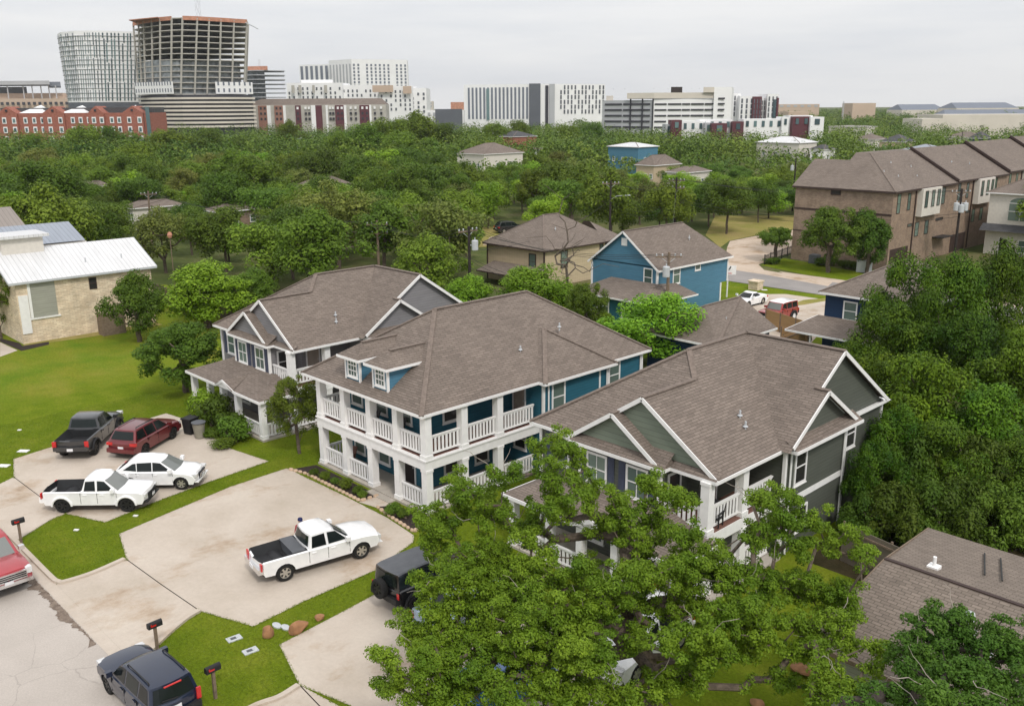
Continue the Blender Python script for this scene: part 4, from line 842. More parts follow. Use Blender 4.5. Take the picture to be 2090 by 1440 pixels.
# ------------------------------------------------------------------ skyline
def sk(name, label, cat, px, dist): 
    c = far(px, 222, dist); return thing(name, label, cat, (c[0], c[1], 0)), (c[0], c[1], 0)
def hz(py, dist): return far(1045, py, dist)[2]
def gp(px, dist): return far(px, 222, dist)[:2]
M['sk_white'] = plain('white_panel', (.82, .82, .82), .6, var=.04, scale=.1)
M['sk_cream'] = plain('cream_concrete', (.62, .57, .50), .8, var=.06, scale=.1)
M['sk_conc'] = plain('bare_concrete', (.44, .42, .38), .9, var=.12, scale=.2)
M['sk_grey'] = plain('mid_grey_panel', (.42, .43, .45), .7, var=.05, scale=.1)
M['sk_dgrey'] = plain('dark_grey_panel', (.11, .12, .14), .7, var=.1, scale=.1)
M['sk_glass'] = glassmat('tower_glass', (.05, .085, .10), .12, (.14, .22, .23))
M['sk_dark'] = plain('dark_opening', (.045, .045, .055), .9)
M['sk_glassw'] = plain('sheathed_infill', (.22, .24, .255), .6, var=.5, scale=.35)
M['sk_maroon'] = plain('maroon_panel', (.11, .035, .045), .7)
M['sk_orange'] = plain('orange_netting', (.50, .24, .16), .9, var=.25, scale=.5)
M['sk_beige'] = plain('beige_block', (.52, .40, .31), .8, var=.05, scale=.1)
M['sk_blueroof'] = plain('blue_grey_roof', (.17, .19, .23), .8)
def strip_on(par, org, a, b, z0, z1, mt, name='window_strip', t=.35, bl=None, tl=None):
    """upright panel between ground points a and b; bl/tl give separate lower/upper ground points for leaning faces"""
    a, b = np.array(a), np.array(b); d = b - a; n = np.array([d[1], -d[0]]); n /= np.linalg.norm(n)
    q = MB(); q.beam((*((a + b) / 2 + n * .1), z0), (*((a + b) / 2 + n * .1), z1), t, np.linalg.norm(b - a), up=(n[0], n[1], 0)) if False else None
    a2, b2 = a + n * t, b + n * t; q.face([(*a2, z0), (*b2, z0), (*b2, z1), (*a2, z1)]); q.face([(*a, z0), (*a2, z0), (*a2, z1), (*a, z1)]); q.face([(*b2, z0), (*b, z0), (*b, z1), (*b2, z1)]); q.face([(*a2, z1), (*b2, z1), (*b, z1), (*a, z1)])
    return q.build(name, mt, par, org, uv=False)
def lerp(a, b, t): return np.array(a) * (1 - t) + np.array(b) * t
def win_rows(par, org, a, b, zs, h, cols, wf, mt, t=.3, skip=lambda i, j: False, strip=False):
    """windows on the wall a-b: one part per window, or one upright strip per column when strip"""
    for j in range(cols):
        p, q = lerp(a, b, (j + .5 - wf / 2) / cols), lerp(a, b, (j + .5 + wf / 2) / cols)
        if strip: strip_on(par, org, p, q, zs[0], zs[-1] + h, mt, t=t); continue
        for i, z in enumerate(zs):
            if not skip(i, j): strip_on(par, org, p, q, z, z + h, mt, 'window', t)
def block(par, org, pts, z0, z1, mt, name='block'):
    q = MB(); q.prism([tuple(p) for p in pts], z0, z1); return q.build(name, mt, par, org)
def back(a, b, depth):
    a, b = np.array(a), np.array(b); d = b - a; n = np.array([-d[1], d[0]]); n /= np.linalg.norm(n); return b + n * depth, a + n * depth
# stadium
T, o = sk('stadium', 'pale stadium stands with steel roof at the far left behind the brick dormitory', 'stadium', 60, 1150)
d = 1150; A, B = gp(-40, d), gp(142, d); b1, b0 = back(A, B, 90)
block(T, o, [A, B, b1, b0], 0, hz(196, d), M['sk_beige'], 'stand')
A2, B2 = gp(-40, d + 40), gp(134, d + 40); b1, b0 = back(A2, B2, 40); block(T, o, [A2, B2, b1, b0], 0, hz(185, d + 40), M['sk_beige'], 'stand')
block(T, o, [gp(-40, d + 45), gp(60, d + 45), gp(60, d + 85), gp(-40, d + 85)], hz(184, d + 45), hz(172, d + 45), M['sk_dgrey'], 'concourse')
block(T, o, [gp(-40, d + 30), gp(108, d + 20), gp(108, d + 90), gp(-40, d + 90)], hz(168, d + 30), hz(160, d + 30), M['sk_grey'], 'roof')
block(T, o, [gp(106, d + 30), gp(130, d + 30), gp(130, d + 90), gp(106, d + 90)], hz(172, d + 30), hz(162, d + 30), M['sk_blueroof'], 'roof')
for x in range(-30, 140, 11): strip_on(T, o, gp(x, d - 3), gp(x + 6, d - 3), hz(209, d), hz(203, d), M['sk_dark'], 'arch')
for x in (-10, 20, 52, 70, 88, 104, 118): strip_on(T, o, gp(x, d + 30), gp(x + 2.2, d + 30), hz(196, d), hz(168, d), M['sk_grey'], 'column')
# leaning white tower
d = 650; T, o = sk('curved_tower', 'white curved tower with narrow vertical glass strips leaning out over its dark base', 'tower', 205, d)
z0, z1 = hz(204, d), hz(58, d)
gt = lambda x, dd_: far(x, 58, dd_)[:2]
top = [gt(115, d + 30), gt(122, d + 12), gt(150, d + 2), gt(185, d), gt(205, d + 2), gt(295, d + 14), gt(300, d + 60), gt(130, d + 60)]
bot = [gp(140, d + 30), gp(143, d + 12), gp(165, d + 2), gp(196, d), gp(214, d + 2), gp(296, d + 14), gp(300, d + 60), gp(150, d + 60)]
q = MB(); n = len(top)
for i in range(n): j = (i + 1) % n; q.face([(*bot[i], z0), (*bot[j], z0), (*top[j], z1), (*top[i], z1)])
q.face([(*p, z1) for p in top]); q.build('facade', M['sk_white'], T, o)
block(T, o, bot, 0, z0, M['sk_dgrey'], 'base')
random.seed(3)
def lean_strip(i, t0, t1, za, zb, mt, name='window_strip'):
    tb = lambda pl, t: lerp(pl[i], pl[i + 1], t); q = MB(); f = lambda t, z: (*(lerp(tb(bot, t), tb(top, t), (z - z0) / (z1 - z0)) + nn_ * .4), z)
    dd_ = np.array(bot[i + 1]) - np.array(bot[i]); nn_ = np.array([dd_[1], -dd_[0]]); nn_ /= np.linalg.norm(nn_)
    q.face([f(t0, za), f(t1, za), f(t1, zb), f(t0, zb)]); q.build(name, mt, T, o, uv=False)
for i, cnt, fr in ((0, 3, .34), (1, 6, .30), (2, 7, .28), (3, 3, .34), (4, 11, .36)):
    for k in range(cnt):
        zc = z0 + 1
        while zc < z1 - 2.5:
            hh = random.choice((7, 12, 20)); a = (k + random.uniform(.1, .5 - .0)) / cnt
            lean_strip(i, a, min(a + fr / cnt, 1), zc, min(zc + hh, z1 - 1.2), M['sk_glass']); zc += hh + (0.6 if i > 2 else 1.6)
for k in range(1, 15): 
    q = MB(); t = k / 15; ring = [lerp(b_, t_, t) for b_, t_ in zip(bot[:6], top[:6])]
    for a, b in zip(ring[:-1], ring[1:]): q.beam((*a, z0 + (z1 - z0) * t), (*b, z0 + (z1 - z0) * t), 1.0, .22)
    q.build('floor_line', M['sk_grey'], T, o, uv=False)
# tower under construction
d = 600; T, o = sk('unfinished_tower', 'unfinished concrete tower with open floors, orange netting on top and striped garage below', 'tower', 395, d)
gu = lambda x, dd_: far(x, 32, dd_)[:2]
fp = [gp(287, d + 42), gp(300, d + 24), gp(330, d + 8), gp(352, d + 2), gp(372, d), gp(400, d + 4), gp(450, d + 14), gp(500, d + 27), gp(505, d + 60), gp(300, d + 75)]
fpt = [gu(270, d + 42), gu(292, d + 24), gu(326, d + 8), gu(350, d + 2), gu(372, d), gu(402, d + 4), gu(450, d + 14), gu(503, d + 27), gu(506, d + 60), gu(296, d + 75)]
zA, zB = hz(188, d), hz(32, d); nf = 13
def ringz(t): return [lerp(a, b, t) for a, b in zip(fp, fpt)]
for k in range(nf + 1):
    t = k / nf; z = zA + (zB - zA) * t; q = MB(); q.prism([tuple(p) for p in ringz(t)], z - .55, z, bottom=True); q.build('floor_slab', M['sk_conc'], T, o, uv=False)
for i in range(8):
    m_ = max(1, int(np.linalg.norm(np.array(fp[i + 1]) - fp[i]) / 7.5))
    for k in range(m_):
        q = MB(); a, b = lerp(fp[i], fp[i + 1], k / m_), lerp(fpt[i], fpt[i + 1], k / m_); q.beam((*a, zA), (*b, zB), .9, .9, up=(1, 0, 0)); q.build('column', M['sk_conc'], T, o, uv=False)
inn = lambda pts, f: [lerp(p, np.mean(np.array(pts), 0), f) for p in pts]
q = MB(); ii = inn(fp, .07); q.prism([tuple(p) for p in ii], zA, zA + (zB - zA) * 6.0 / nf); q.build('glazed_infill', M['sk_glassw'], T, o)
q = MB(); q.prism([gp(398, d + 16), gp(437, d + 20), gp(437, d + 58), gp(385, d + 60)], zA, zB - 1); q.build('core', M['sk_dark'], T, o)
for a, b in ((fpt[0], fpt[1]), (fpt[1], fpt[2]), (fpt[2], fpt[3]), (fpt[4], fpt[5]), (fpt[5], fpt[6]), (fpt[6], fpt[7])): strip_on(T, o, a, b, zB - 1.5, zB + .9, M['sk_orange'], 'netting', .4)
block(T, o, [gu(262, d + 20), gu(322, d + 2), gu(330, d + 30), gu(285, d + 50)], zB + .1, zB + .6, M['sk_orange'], 'formwork')
# white mock-up panels
for a, b, cols, s in ((gp(282, d + 22), gp(358, d - 1), 14, 0), (gp(443, d + 10), gp(518, d + 26), 7, 1)):
    strip_on(T, o, a, b, hz(188, d), hz(163, d), M['sk_white'], 'cladding', .8)
    for r_ in (0, 1): win_rows(T, o, a, b, [hz(186, d) + .6 + r_ * 4.1], 2.2, cols, .3, M['sk_blueroof'], 1.0)
# garage floors
gf = [gp(285, d + 30), gp(310, d + 12), gp(340, d + 2), gp(372, d - 2), gp(420, d), gp(470, d + 8), gp(522, d + 24), gp(515, d + 60), gp(300, d + 70)]
q = MB(); q.prism([tuple(p) for p in inn(gf, .04)], 0, hz(190, d)); q.build('garage_core', M['sk_dark'], T, o)
for k in range(8):
    y = 195 + k * 8.3; q = MB(); q.prism([tuple(p) for p in gf], hz(y + 4.2, d), hz(y, d), bottom=True); q.build('garage_deck', M['sk_cream'], T, o, uv=False)
def lattice(T, o, c, w_, z0, z1, step, r=.2, mt='galv', name='mast'):
    q = MB(); pts = [(c[0] - w_, c[1] - w_), (c[0] + w_, c[1] - w_), (c[0] + w_, c[1] + w_), (c[0] - w_, c[1] + w_)]
    for p in pts: q.beam((*p, z0), (*p, z1), r, r)
    z = z0; k = 0
    while z < z1 - step:
        for i in range(4): a, b = (pts[i], pts[(i + 1) % 4]) if k % 2 else (pts[(i + 1) % 4], pts[i]); q.beam((*a, z), (*b, z + step), r * .7, r * .7)
        z += step; k += 1
    return q.build(name, M[mt], T, o, uv=False)
c = gu(405, d + 30); Tc, oc = sk('tower_crane', 'lattice tower crane mast rising out of the unfinished tower', 'crane', 405, d + 30)
lattice(Tc, oc, c, 1.3, hz(40, d), hz(-70, d), 3); q = MB(); q.beam((*gp(380, d + 30), hz(-72, d)), (*gp(480, d + 60), hz(-72, d)), 1, 1); q.build('jib', M['galv'], Tc, oc)
q = MB(); q.beam((*gu(500, d + 26), zB - 1), (*gu(524, d + 24), zB - 5), .5, .6); q.build('boom', M['galv'], T, o)
for x in (262, 330, 345, 440, 455, 478, 486, 498): 
    q = MB(); g_ = lerp(gu(x, d + 20), o[:2], .02); q.beam((*g_, zB), (*g_, zB + 3.5), .5, .5); q.build('scaffold_post', M['sk_conc'], T, o, uv=False)
# second frame behind
d = 950; T, o = sk('frame_building', 'distant unfinished steel-grey frame building right of the concrete tower', 'building', 548, d)
fr_ = [gp(505, d + 10), gp(530, d), gp(586, d + 16), gp(584, d + 50), gp(510, d + 50)]
for k in range(9): q = MB(); z = hz(213 - k * 9.1, d); q.prism([tuple(p) for p in fr_], z - .7, z, bottom=True); q.build('floor_slab', M['sk_grey'], T, o, uv=False)
for i in (0, 1):
    for k in range(2 + 6 * i): q = MB(); a = lerp(fr_[i], fr_[i + 1], k / (2 + 6 * i)); q.beam((*a, 0), (*a, hz(139, d)), 1.1, 1.1); q.build('column', M['sk_dgrey'], T, o, uv=False)
block(T, o, [gp(508, d + 14), gp(545, d + 10), gp(545, d + 40), gp(510, d + 40)], 0, hz(142, d), M['sk_glassw'], 'core'); block(T, o, [gp(508, d + 8), gp(552, d + 3), gp(552, d + 30), gp(510, d + 30)], hz(140, d), hz(132, d), M['sk_orange'], 'formwork')
Tc, oc = sk('tower_crane', 'thin grey crane mast above the distant frame building', 'crane', 536, d + 20); lattice(Tc, oc, gp(536, d + 20), .8, 0, hz(110, d), 4)
# brick dormitory along the left
d = 470; T, o = sk('brick_dormitory', 'long red-brick dormitory with gabled bays and white-trimmed windows at the left', 'building', 150, d)
A, B = gp(-12, d), gp(305, d); b1, b0 = back(A, B, 22); zE = hz(226, d); block(T, o, [A, B, b1, b0], 0, zE, M['redbrick'], 'wall')
block(T, o, [lerp(A, b0, .25), lerp(B, b1, .25), lerp(B, b1, .9), lerp(A, b0, .9)], zE, zE + 2.6, M['shingle_dark'], 'roof')
t_of = lambda px: (px + 12) / 317
for px, hw_ in ((15, 20), (109, 22), (196, 16), (271, 21)):
    p, q_ = lerp(A, B, t_of(px - hw_)), lerp(A, B, t_of(px + hw_)); dd = np.array(B) - np.array(A); n = np.array([dd[1], -dd[0]]) / np.linalg.norm(dd)
    p, q_ = p + n * 1.2, q_ + n * 1.2; m_ = (p + q_) / 2; b1_, b0_ = back(p, q_, 12); q = MB(); q.prism([tuple(p), tuple(q_), tuple(b1_), tuple(b0_)], 0, zE)
    zt = hz(212, d); q.face([(*p, zE), (*q_, zE), (*m_, zt)]); mb_ = (b1_ + b0_) / 2; q.face([(*q_, zE), (*b1_, zE), (*mb_, zt), (*m_, zt)]); q.face([(*b0_, zE), (*p, zE), (*m_, zt), (*mb_, zt)]); q.build('gabled_bay', M['redbrick'], T, o)
    q = MB(); q.beam((*(m_ + n * .1), hz(220.5, d)), (*(m_ + n * .5), hz(220.5, d)), 1.0, 1.0); q.build('gable_vent', M['sk_dark'], T, o, uv=False)
    for du in (-.55, .45):
        for z in (hz(247, d), hz(266, d), hz(285, d)):
            u = t_of(px + du * hw_); a = lerp(A, B, u) + n * 1.2; bb = a + dd / np.linalg.norm(dd) * 2.0; w_ = strip_on(T, o, a, bb, z, z + 3.0, M['sk_white'], 'window', .2); strip_on(w_, o, lerp(a, bb, .18), lerp(a, bb, .82), z + .45, z + 2.4, M['sk_glass'], 'pane', .26)
for px, ht in ((62, 212), (148, 213), (260, 213)):
    p, q_, m_ = lerp(A, B, t_of(px - 25 if px < 200 else px - 8)), lerp(A, B, t_of(px + 26 if px < 200 else px + 8)), lerp(A, B, t_of(px)); dn = back(p, q_, 11); mm = (dn[0] + dn[1]) / 2; q = MB()
    q.face([(*p, zE + .1), (*q_, zE + .1), (*mm, hz(ht - 3, d))]); q.face([(*q_, zE + .1), (*dn[0], zE + .1), (*mm, hz(ht - 3, d))]); q.face([(*dn[1], zE + .1), (*p, zE + .1), (*mm, hz(ht - 3, d))]); q.build('white_roof', M['sk_white'], T, o)
for px in (45, 63, 80, 142, 158, 175, 222, 237, 251):
    for z in (hz(247, d), hz(266, d)):
        a = lerp(A, B, t_of(px)); bb = lerp(A, B, t_of(px + 8)); w_ = strip_on(T, o, a, bb, z, z + 3.0, M['sk_white'], 'window', .2); strip_on(w_, o, lerp(a, bb, .2), lerp(a, bb, .8), z + .45, z + 2.4, M['sk_glass'], 'pane', .26)
block(T, o, [gp(296, d - 2), gp(304, d - 2), gp(306, d + 10), gp(296, d + 10)], 0, hz(214, d), M['sk_glass'], 'stair_glazing')
# white and blue apartment tower
d = 1050; T, o = sk('pale_tower', 'tall white and pale-blue apartment block above the white flats', 'building', 740, d)
A, B, C_, D_ = gp(616, d + 60), gp(676, d + 40), gp(722, d), gp(834, d + 25); 
block(T, o, [A, B, gp(690, d + 90), gp(630, d + 90)], 0, hz(129, d + 40), M['sk_white'], 'wing'); block(T, o, [gp(676, d + 30), C_, D_, gp(836, d + 70), gp(690, d + 80)], 0, hz(119, d), M['sk_white'], 'wing')
zs = [hz(127 + k * 7.1, d) - 3.2 for k in range(7)][::-1]
win_rows(T, o, gp(676, d + 30), C_, zs, 2.4, 7, .4, M['sk_grey'], strip=True); win_rows(T, o, C_, D_, zs, 2.4, 13, .42, M['sk_blueroof'], skip=lambda i, j: j in (2, 9)); win_rows(T, o, A, B, zs, 2.4, 6, .5, M['sk_blueroof'], strip=True)
# white flats
d = 800; T, o = sk('white_flats', 'stepped white apartment complex with tan balcony bays in front of the pale tower', 'building', 730, d)
secs = [(588, 700, 167, 0), (690, 780, 172, 8), (775, 842, 174, 0), (838, 871, 179, 10)]
for a, b, t, off in secs:
    A, B = gp(a, d + off), gp(b, d + off); b1, b0 = back(A, B, 40); block(T, o, [A, B, b1, b0], 0, hz(t, d + off), M['sk_white'], 'wing')
    cols = max(3, int((b - a) / 9)); win_rows(T, o, A, B, [hz(t + 9 + k * 9, d) - 2.2 for k in range(5)], 2.2, cols, .34, M['sk_dgrey'], skip=lambda i, j: (i * 7 + j * 3) % 5 == 0)
for a, b, y0_, y1_ in ((598, 604, 172, 188), (612, 618, 172, 188), (640, 645, 172, 188), (664, 670, 172, 188), (762, 784, 173, 187), (784, 804, 173, 187), (824, 841, 175, 190)): strip_on(T, o, gp(a, d - 3), gp(b, d - 3), hz(y1_, d), hz(y0_, d), M['sk_beige'] if a > 700 else M['sk_conc'], 'balcony_bay', .8)
block(T, o, [gp(618, d + 12), gp(682, d + 12), gp(682, d + 30), gp(618, d + 30)], hz(168, d), hz(160, d), M['sk_white'], 'penthouse')
# taupe and maroon flats with brown roof
d = 640; T, o = sk('taupe_flats', 'low taupe and maroon apartment row with brown roof in front of the white flats', 'building', 660, d)
A, B = gp(500, d + 6), gp(788, d + 6); b1, b0 = back(A, B, 16); zt = hz(212, d); block(T, o, [A, B, b1, b0], 0, zt, M['sk_conc'], 'wall')
m1, m0 = lerp(B, b1, .5), lerp(A, b0, .5); q = MB(); q.face([(*A, zt), (*B, zt), (*lerp(m0, m1, .96), zt + 4.2), (*lerp(m0, m1, .1), zt + 4.2)]); q.face([(*b1, zt), (*b0, zt), (*lerp(m0, m1, .1), zt + 4.2), (*lerp(m0, m1, .96), zt + 4.2)]); q.face([(*B, zt), (*b1, zt), (*lerp(m0, m1, .96), zt + 4.2)]); q.build('roof', M['shingle'], T, o)
tt = lambda px: lerp(A, B, (px - 500) / 288)
for a, b, mt in ((527, 545, 'redbrick'), (560, 578, 'redbrick'), (545, 552, 'sk_white'), (578, 583, 'sk_white'), (603, 614, 'sk_maroon'), (635, 644, 'sk_white'), (644, 657, 'sk_maroon'), (665, 669, 'sk_white'), (684, 702, 'sk_maroon'), (734, 754, 'sk_maroon'), (702, 707, 'sk_white'), (754, 758, 'sk_white')): strip_on(T, o, tt(a), tt(b), 0, zt - .3, M[mt], 'facade_panel', .8)
for px in list(range(531, 545, 8)) + [563, 571, 606, 622, 629, 672, 678, 688, 696, 714, 724, 738, 747, 763, 776]:
    for k in range(3): strip_on(T, o, tt(px), tt(px + 4), hz(221 + k * 11, d), hz(216 + k * 11, d), M['sk_dark'] if px < 600 or k else M['sk_white'], 'window', 1.05)
# white slab block in the centre
d = 720; T, o = sk('slab_block', 'long white slab block with rows of slit windows and a dark grey stair panel', 'building', 1090, d)
A, B, C_, D_ = gp(947, d + 12), gp(1080, d), gp(1128, d), gp(1234, d + 18); zt = hz(172, d)
block(T, o, [A, B, C_, D_, gp(1232, d + 40), gp(955, d + 40)], 0, zt, M['sk_white'], 'facade')
win_rows(T, o, lerp(A, B, .05), B, [hz(243, d)], zt - hz(243, d) - 2.2, 16, .48, M['sk_blueroof'], strip=True)
win_rows(T, o, lerp(C_, D_, .12), D_, [hz(233 - k * 10, d) for k in range(6)], 3.0, 13, .4, M['sk_dgrey'], skip=lambda i, j: (i + j * 2) % 5 == 0)
strip_on(T, o, gp(1080, d), gp(1103, d), 0, zt + .4, M['sk_dgrey'], 'stair_panel', .8); strip_on(T, o, gp(1113, d), gp(1119, d), 0, zt - 1, M['sk_dark'], 'balcony_strip', .7); strip_on(T, o, gp(1121, d), gp(1132, d), 0, zt, M['sk_grey'], 'return_panel', .8)
for a in (993, 1008): strip_on(T, o, gp(a, d + 8), gp(a + 6, d + 8), hz(245, d), zt - 3, M['sk_glass'], 'glazed_bay', 1.2)
# parking garage
d = 540; T, o = sk('parking_garage', 'pale multi-storey parking garage with dark horizontal openings', 'building', 1360, d)
A, B, C_ = gp(1229, d + 16), gp(1333, d), gp(1492, d + 6); zt = hz(206, d)
block(T, o, [A, B, gp(1345, d + 45), gp(1240, d + 55)], 0, zt, M['sk_grey'], 'wing'); block(T, o, [B, gp(1458, d + 5), gp(1458, d + 45), gp(1334, d + 45)], 0, hz(204, d), M['sk_white'], 'wing')
block(T, o, [gp(1456, d + 3), C_, gp(1496, d + 40), gp(1458, d + 40)], 0, hz(180, d), M['sk_white'], 'stair_tower')
block(T, o, [gp(1279, d + 6), gp(1334, d - 1), gp(1400, d + 2.5), gp(1457, d + 4), gp(1457, d + 30), gp(1290, d + 35)], hz(203, d) + .05, hz(191, d), M['sk_cream'], 'upper_deck'); block(T, o, [gp(1434, d + 2), gp(1456, d + 2), gp(1456, d + 30), gp(1434, d + 30)], hz(191, d), hz(180, d), M['sk_cream'], 'upper_deck')
block(T, o, [gp(1237, d + 20), gp(1251, d + 18), gp(1251, d + 26), gp(1238, d + 28)], zt, hz(196, d), M['sk_cream'], 'stair_head'); block(T, o, [gp(1368, d + 20), gp(1391, d + 20), gp(1391, d + 30), gp(1368, d + 30)], hz(191, d), hz(178, d), M['pole'], 'cooling_tower')
for k in range(5):
    y = 216 + k * 11.8
    for a, b in ((1235, 1270), (1273, 1327)): strip_on(T, o, lerp(A, B, (a - 1229) / 104), lerp(A, B, (b - 1229) / 104), hz(y, d), hz(y - 3.6, d), M['sk_dark'], 'opening', .4)
    for a, b in ((1336, 1360), (1363, 1390), (1392, 1408), (1410, 1436), (1438, 1462)):
        if k < 3 or a < 1340: strip_on(T, o, gp(a, d + (a - 1333) / 160 * 6), gp(b, d + (b - 1333) / 160 * 6), hz(y, d), hz(y - 3.2, d), M['sk_dark'], 'opening', .4)
for y in (205, 216, 228, 240): strip_on(T, o, gp(1465, d + 3.5), gp(1478, d + 4.2), hz(y, d), hz(y - 3.4, d), M['sk_dark'], 'opening', .4)
for px in (1287, 1311, 1332): strip_on(T, o, lerp(A, B, (px - 1229) / 104), lerp(A, B, (px + 2 - 1229) / 104), 0, hz(203, d), M['sk_dark'], 'steel_post', .8)
for px in (1250, 1273, 1332, 1360, 1408, 1424):
    q = MB(); q.beam((*gp(px, d + 12), zt), (*gp(px, d + 12), zt + 6.5), .25, .25); q.beam((*gp(px, d + 12), zt + 6.4), (*gp(px + 3, d + 12), zt + 6.4), .3, .2); q.build('deck_lamp', M['galv'], T, o, uv=False)
# white and maroon flats right of the garage
d = 590; T, o = sk('narrow_flats', 'narrow white flats with maroon and blue panels right of the parking garage', 'building', 1540, d)
for a, b, t, mt, off in ((1488, 1510, 193, 'sk_white', 6), (1509, 1538, 199, 'sk_white', 0), (1536, 1554, 200, 'sk_maroon', -2), (1553, 1567, 203, 'sk_white', 4), (1565, 1588, 195, 'sk_white', 0)):
    A, B = gp(a, d + off), gp(b, d + off); b1, b0 = back(A, B, 22); block(T, o, [A, B, b1, b0], 0, hz(t, d), M[mt], 'wing'); win_rows(T, o, A, B, [hz(t + 14 + k * 11, d) for k in range(4)], 2.6, 3, .34, M['sk_dgrey'])
strip_on(T, o, gp(1577, d), gp(1583, d), hz(244, d), hz(206, d), M['sk_glass'], 'blue_panel', .8); strip_on(T, o, gp(1584, d), gp(1588, d), hz(244, d), hz(203, d), M['sk_maroon'], 'maroon_panel', .8)
# low white townhouses in front
d = 430; T, o = sk('low_flats', 'low grey-white townhouse row with maroon boxes in front of the parking garage', 'building', 1480, d)
for a, b, t, mt, off in ((1360, 1373, 256, 'sk_grey', 4), (1372, 1393, 247, 'sk_maroon', 0), (1392, 1440, 250, 'sk_white', 5), (1440, 1456, 253, 'sk_grey', 2), (1455, 1486, 254, 'sk_maroon', -2), (1430, 1496, 247, 'sk_white', 6), (1497, 1520, 251, 'sk_maroon', 2), (1519, 1600, 246, 'sk_white', 6), (1598, 1612, 242, 'sk_white', 4), (1620, 1656, 242, 'sk_maroon', 16), (1612, 1660, 240, 'sk_white', 20), (1656, 1684, 243, 'sk_white', 14)):
    A, B = gp(a, d + off), gp(b, d + off); b1, b0 = back(A, B, 10); block(T, o, [A, B, b1, b0], 0, hz(t, d), M[mt], 'wing'); win_rows(T, o, A, B, [hz(t + 16, d)], 2.6, max(1, int((b - a) / 16)), .36, M['sk_glass'])
def plainbox(name, label, cat, px0, px1, ytop, d, depth, mt, rows=(), cols=0, rooft=None):
    T, o = sk(name, label, cat, (px0 + px1) / 2, d); A, B = gp(px0, d), gp(px1, d); b1, b0 = back(A, B, depth); block(T, o, [A, B, b1, b0], 0, hz(ytop, d), M[mt], 'wall')
    if cols: win_rows(T, o, A, B, [hz(r_, d) for r_ in rows], 2.4, cols, .5, M['sk_grey'])
    if rooft:
        z = hz(ytop, d); zt = hz(rooft, d); m1, m0 = lerp(B, b1, .5), lerp(A, b0, .5); q = MB(); q.face([(*A, z), (*B, z), (*lerp(m0, m1, .94), zt), (*lerp(m0, m1, .06), zt)]); q.face([(*B, z), (*b1, z), (*lerp(m0, m1, .94), zt)]); q.face([(*b0, z), (*A, z), (*lerp(m0, m1, .06), zt)]); q.face([(*b1, z), (*b0, z), (*lerp(m0, m1, .06), zt), (*lerp(m0, m1, .94), zt)]); q.build('roof', M['sk_blueroof'], T, o)
    return T, o
plainbox('beige_block', 'windowless beige block standing alone on the horizon', 'building', 1740, 1787, 214.5, 950, 30, 'sk_beige')
plainbox('beige_office', 'low stepped beige office on the horizon right of the narrow flats', 'building', 1588, 1672, 216, 1100, 40, 'sk_beige', (222,), 6)
plainbox('beige_office', 'lower front part of the horizon offices with pinkish walls', 'building', 1610, 1652, 231, 900, 30, 'sk_beige')
T, o = plainbox('long_hall', 'long pale hall with blue-grey hipped roof on the right horizon', 'building', 1952, 2080, 226, 1150, 50, 'sk_cream', rooft=214.5)
T, o = plainbox('wing_hall', 'smaller grey-roofed hall with a corner turret on the right horizon', 'building', 1842, 1930, 229, 1200, 50, 'sk_cream', rooft=217.5)
plainbox('grey_hall', 'grey-roofed low hall in front of the long horizon hall', 'building', 1930, 2130, 241, 900, 30, 'sk_cream', rooft=229)
plainbox('warehouse', 'long windowless cream warehouse at the right before the horizon', 'building', 1926, 2140, 239, 640, 40, 'sk_cream')
plainbox('warehouse', 'small cream warehouse annex left of the long warehouse', 'building', 1885, 1930, 247, 600, 30, 'sk_cream')
plainbox('orange_block', 'tiny orange-roofed block on the horizon left of the slab block', 'building', 920, 950, 208, 1300, 30, 'sk_orange')
plainbox('brown_terrace', 'low white and brick terrace with dark parapet left of the slab block', 'building', 870, 946, 224, 690, 20, 'sk_white', (236,), 7); plainbox('dark_parapet', 'dark brick upper floor of the terrace left of the slab block', 'building', 888, 942, 222, 675, 10, 'sk_dgrey')
plainbox('concrete_frame', 'small distant concrete block just right of the white flats', 'building', 871, 883, 206, 1100, 20, 'sk_cream', (212, 218), 2)
T, o = sk('radio_mast', 'slender lattice radio mast standing on the horizon', 'mast', 1721, 900); lattice(T, o, gp(1721, 900), .5, 0, hz(205, 900), 4, .3)
# ------------------------------------------------------------------ trees
LEAF = {'lime': leafmat('leaves_lime_elm', (.046, .095, .006), (.150, .235, .014), .16, .2), 'dark': leafmat('leaves_dark_oak', (.080, .137, .017), (.143, .212, .027), .3), 'mid': leafmat('leaves_mid_oak', (.116, .175, .019), (.198, .267, .032), .3),
        'bright': leafmat('leaves_bright_elm', (.157, .273, .019), (.260, .396, .036), .3), 'olive': leafmat('leaves_olive_oak', (.143, .170, .036), (.218, .239, .057), .3),
        'front': leafmat('leaves_post_oak', (.100, .180, .014), (.225, .325, .028), .30, .05), 'frontdark': leafmat('leaves_live_oak', (.075, .145, .020), (.135, .215, .030), .3, .05),
        'deep': leafmat('leaves_shaded_elm', (.032, .074, .005), (.110, .175, .012), .12, .25)}  # deep: shade within the massed elms painted into darker leaves
def unit(v): return v / np.maximum(np.linalg.norm(v, axis=-1, keepdims=True), 1e-9)
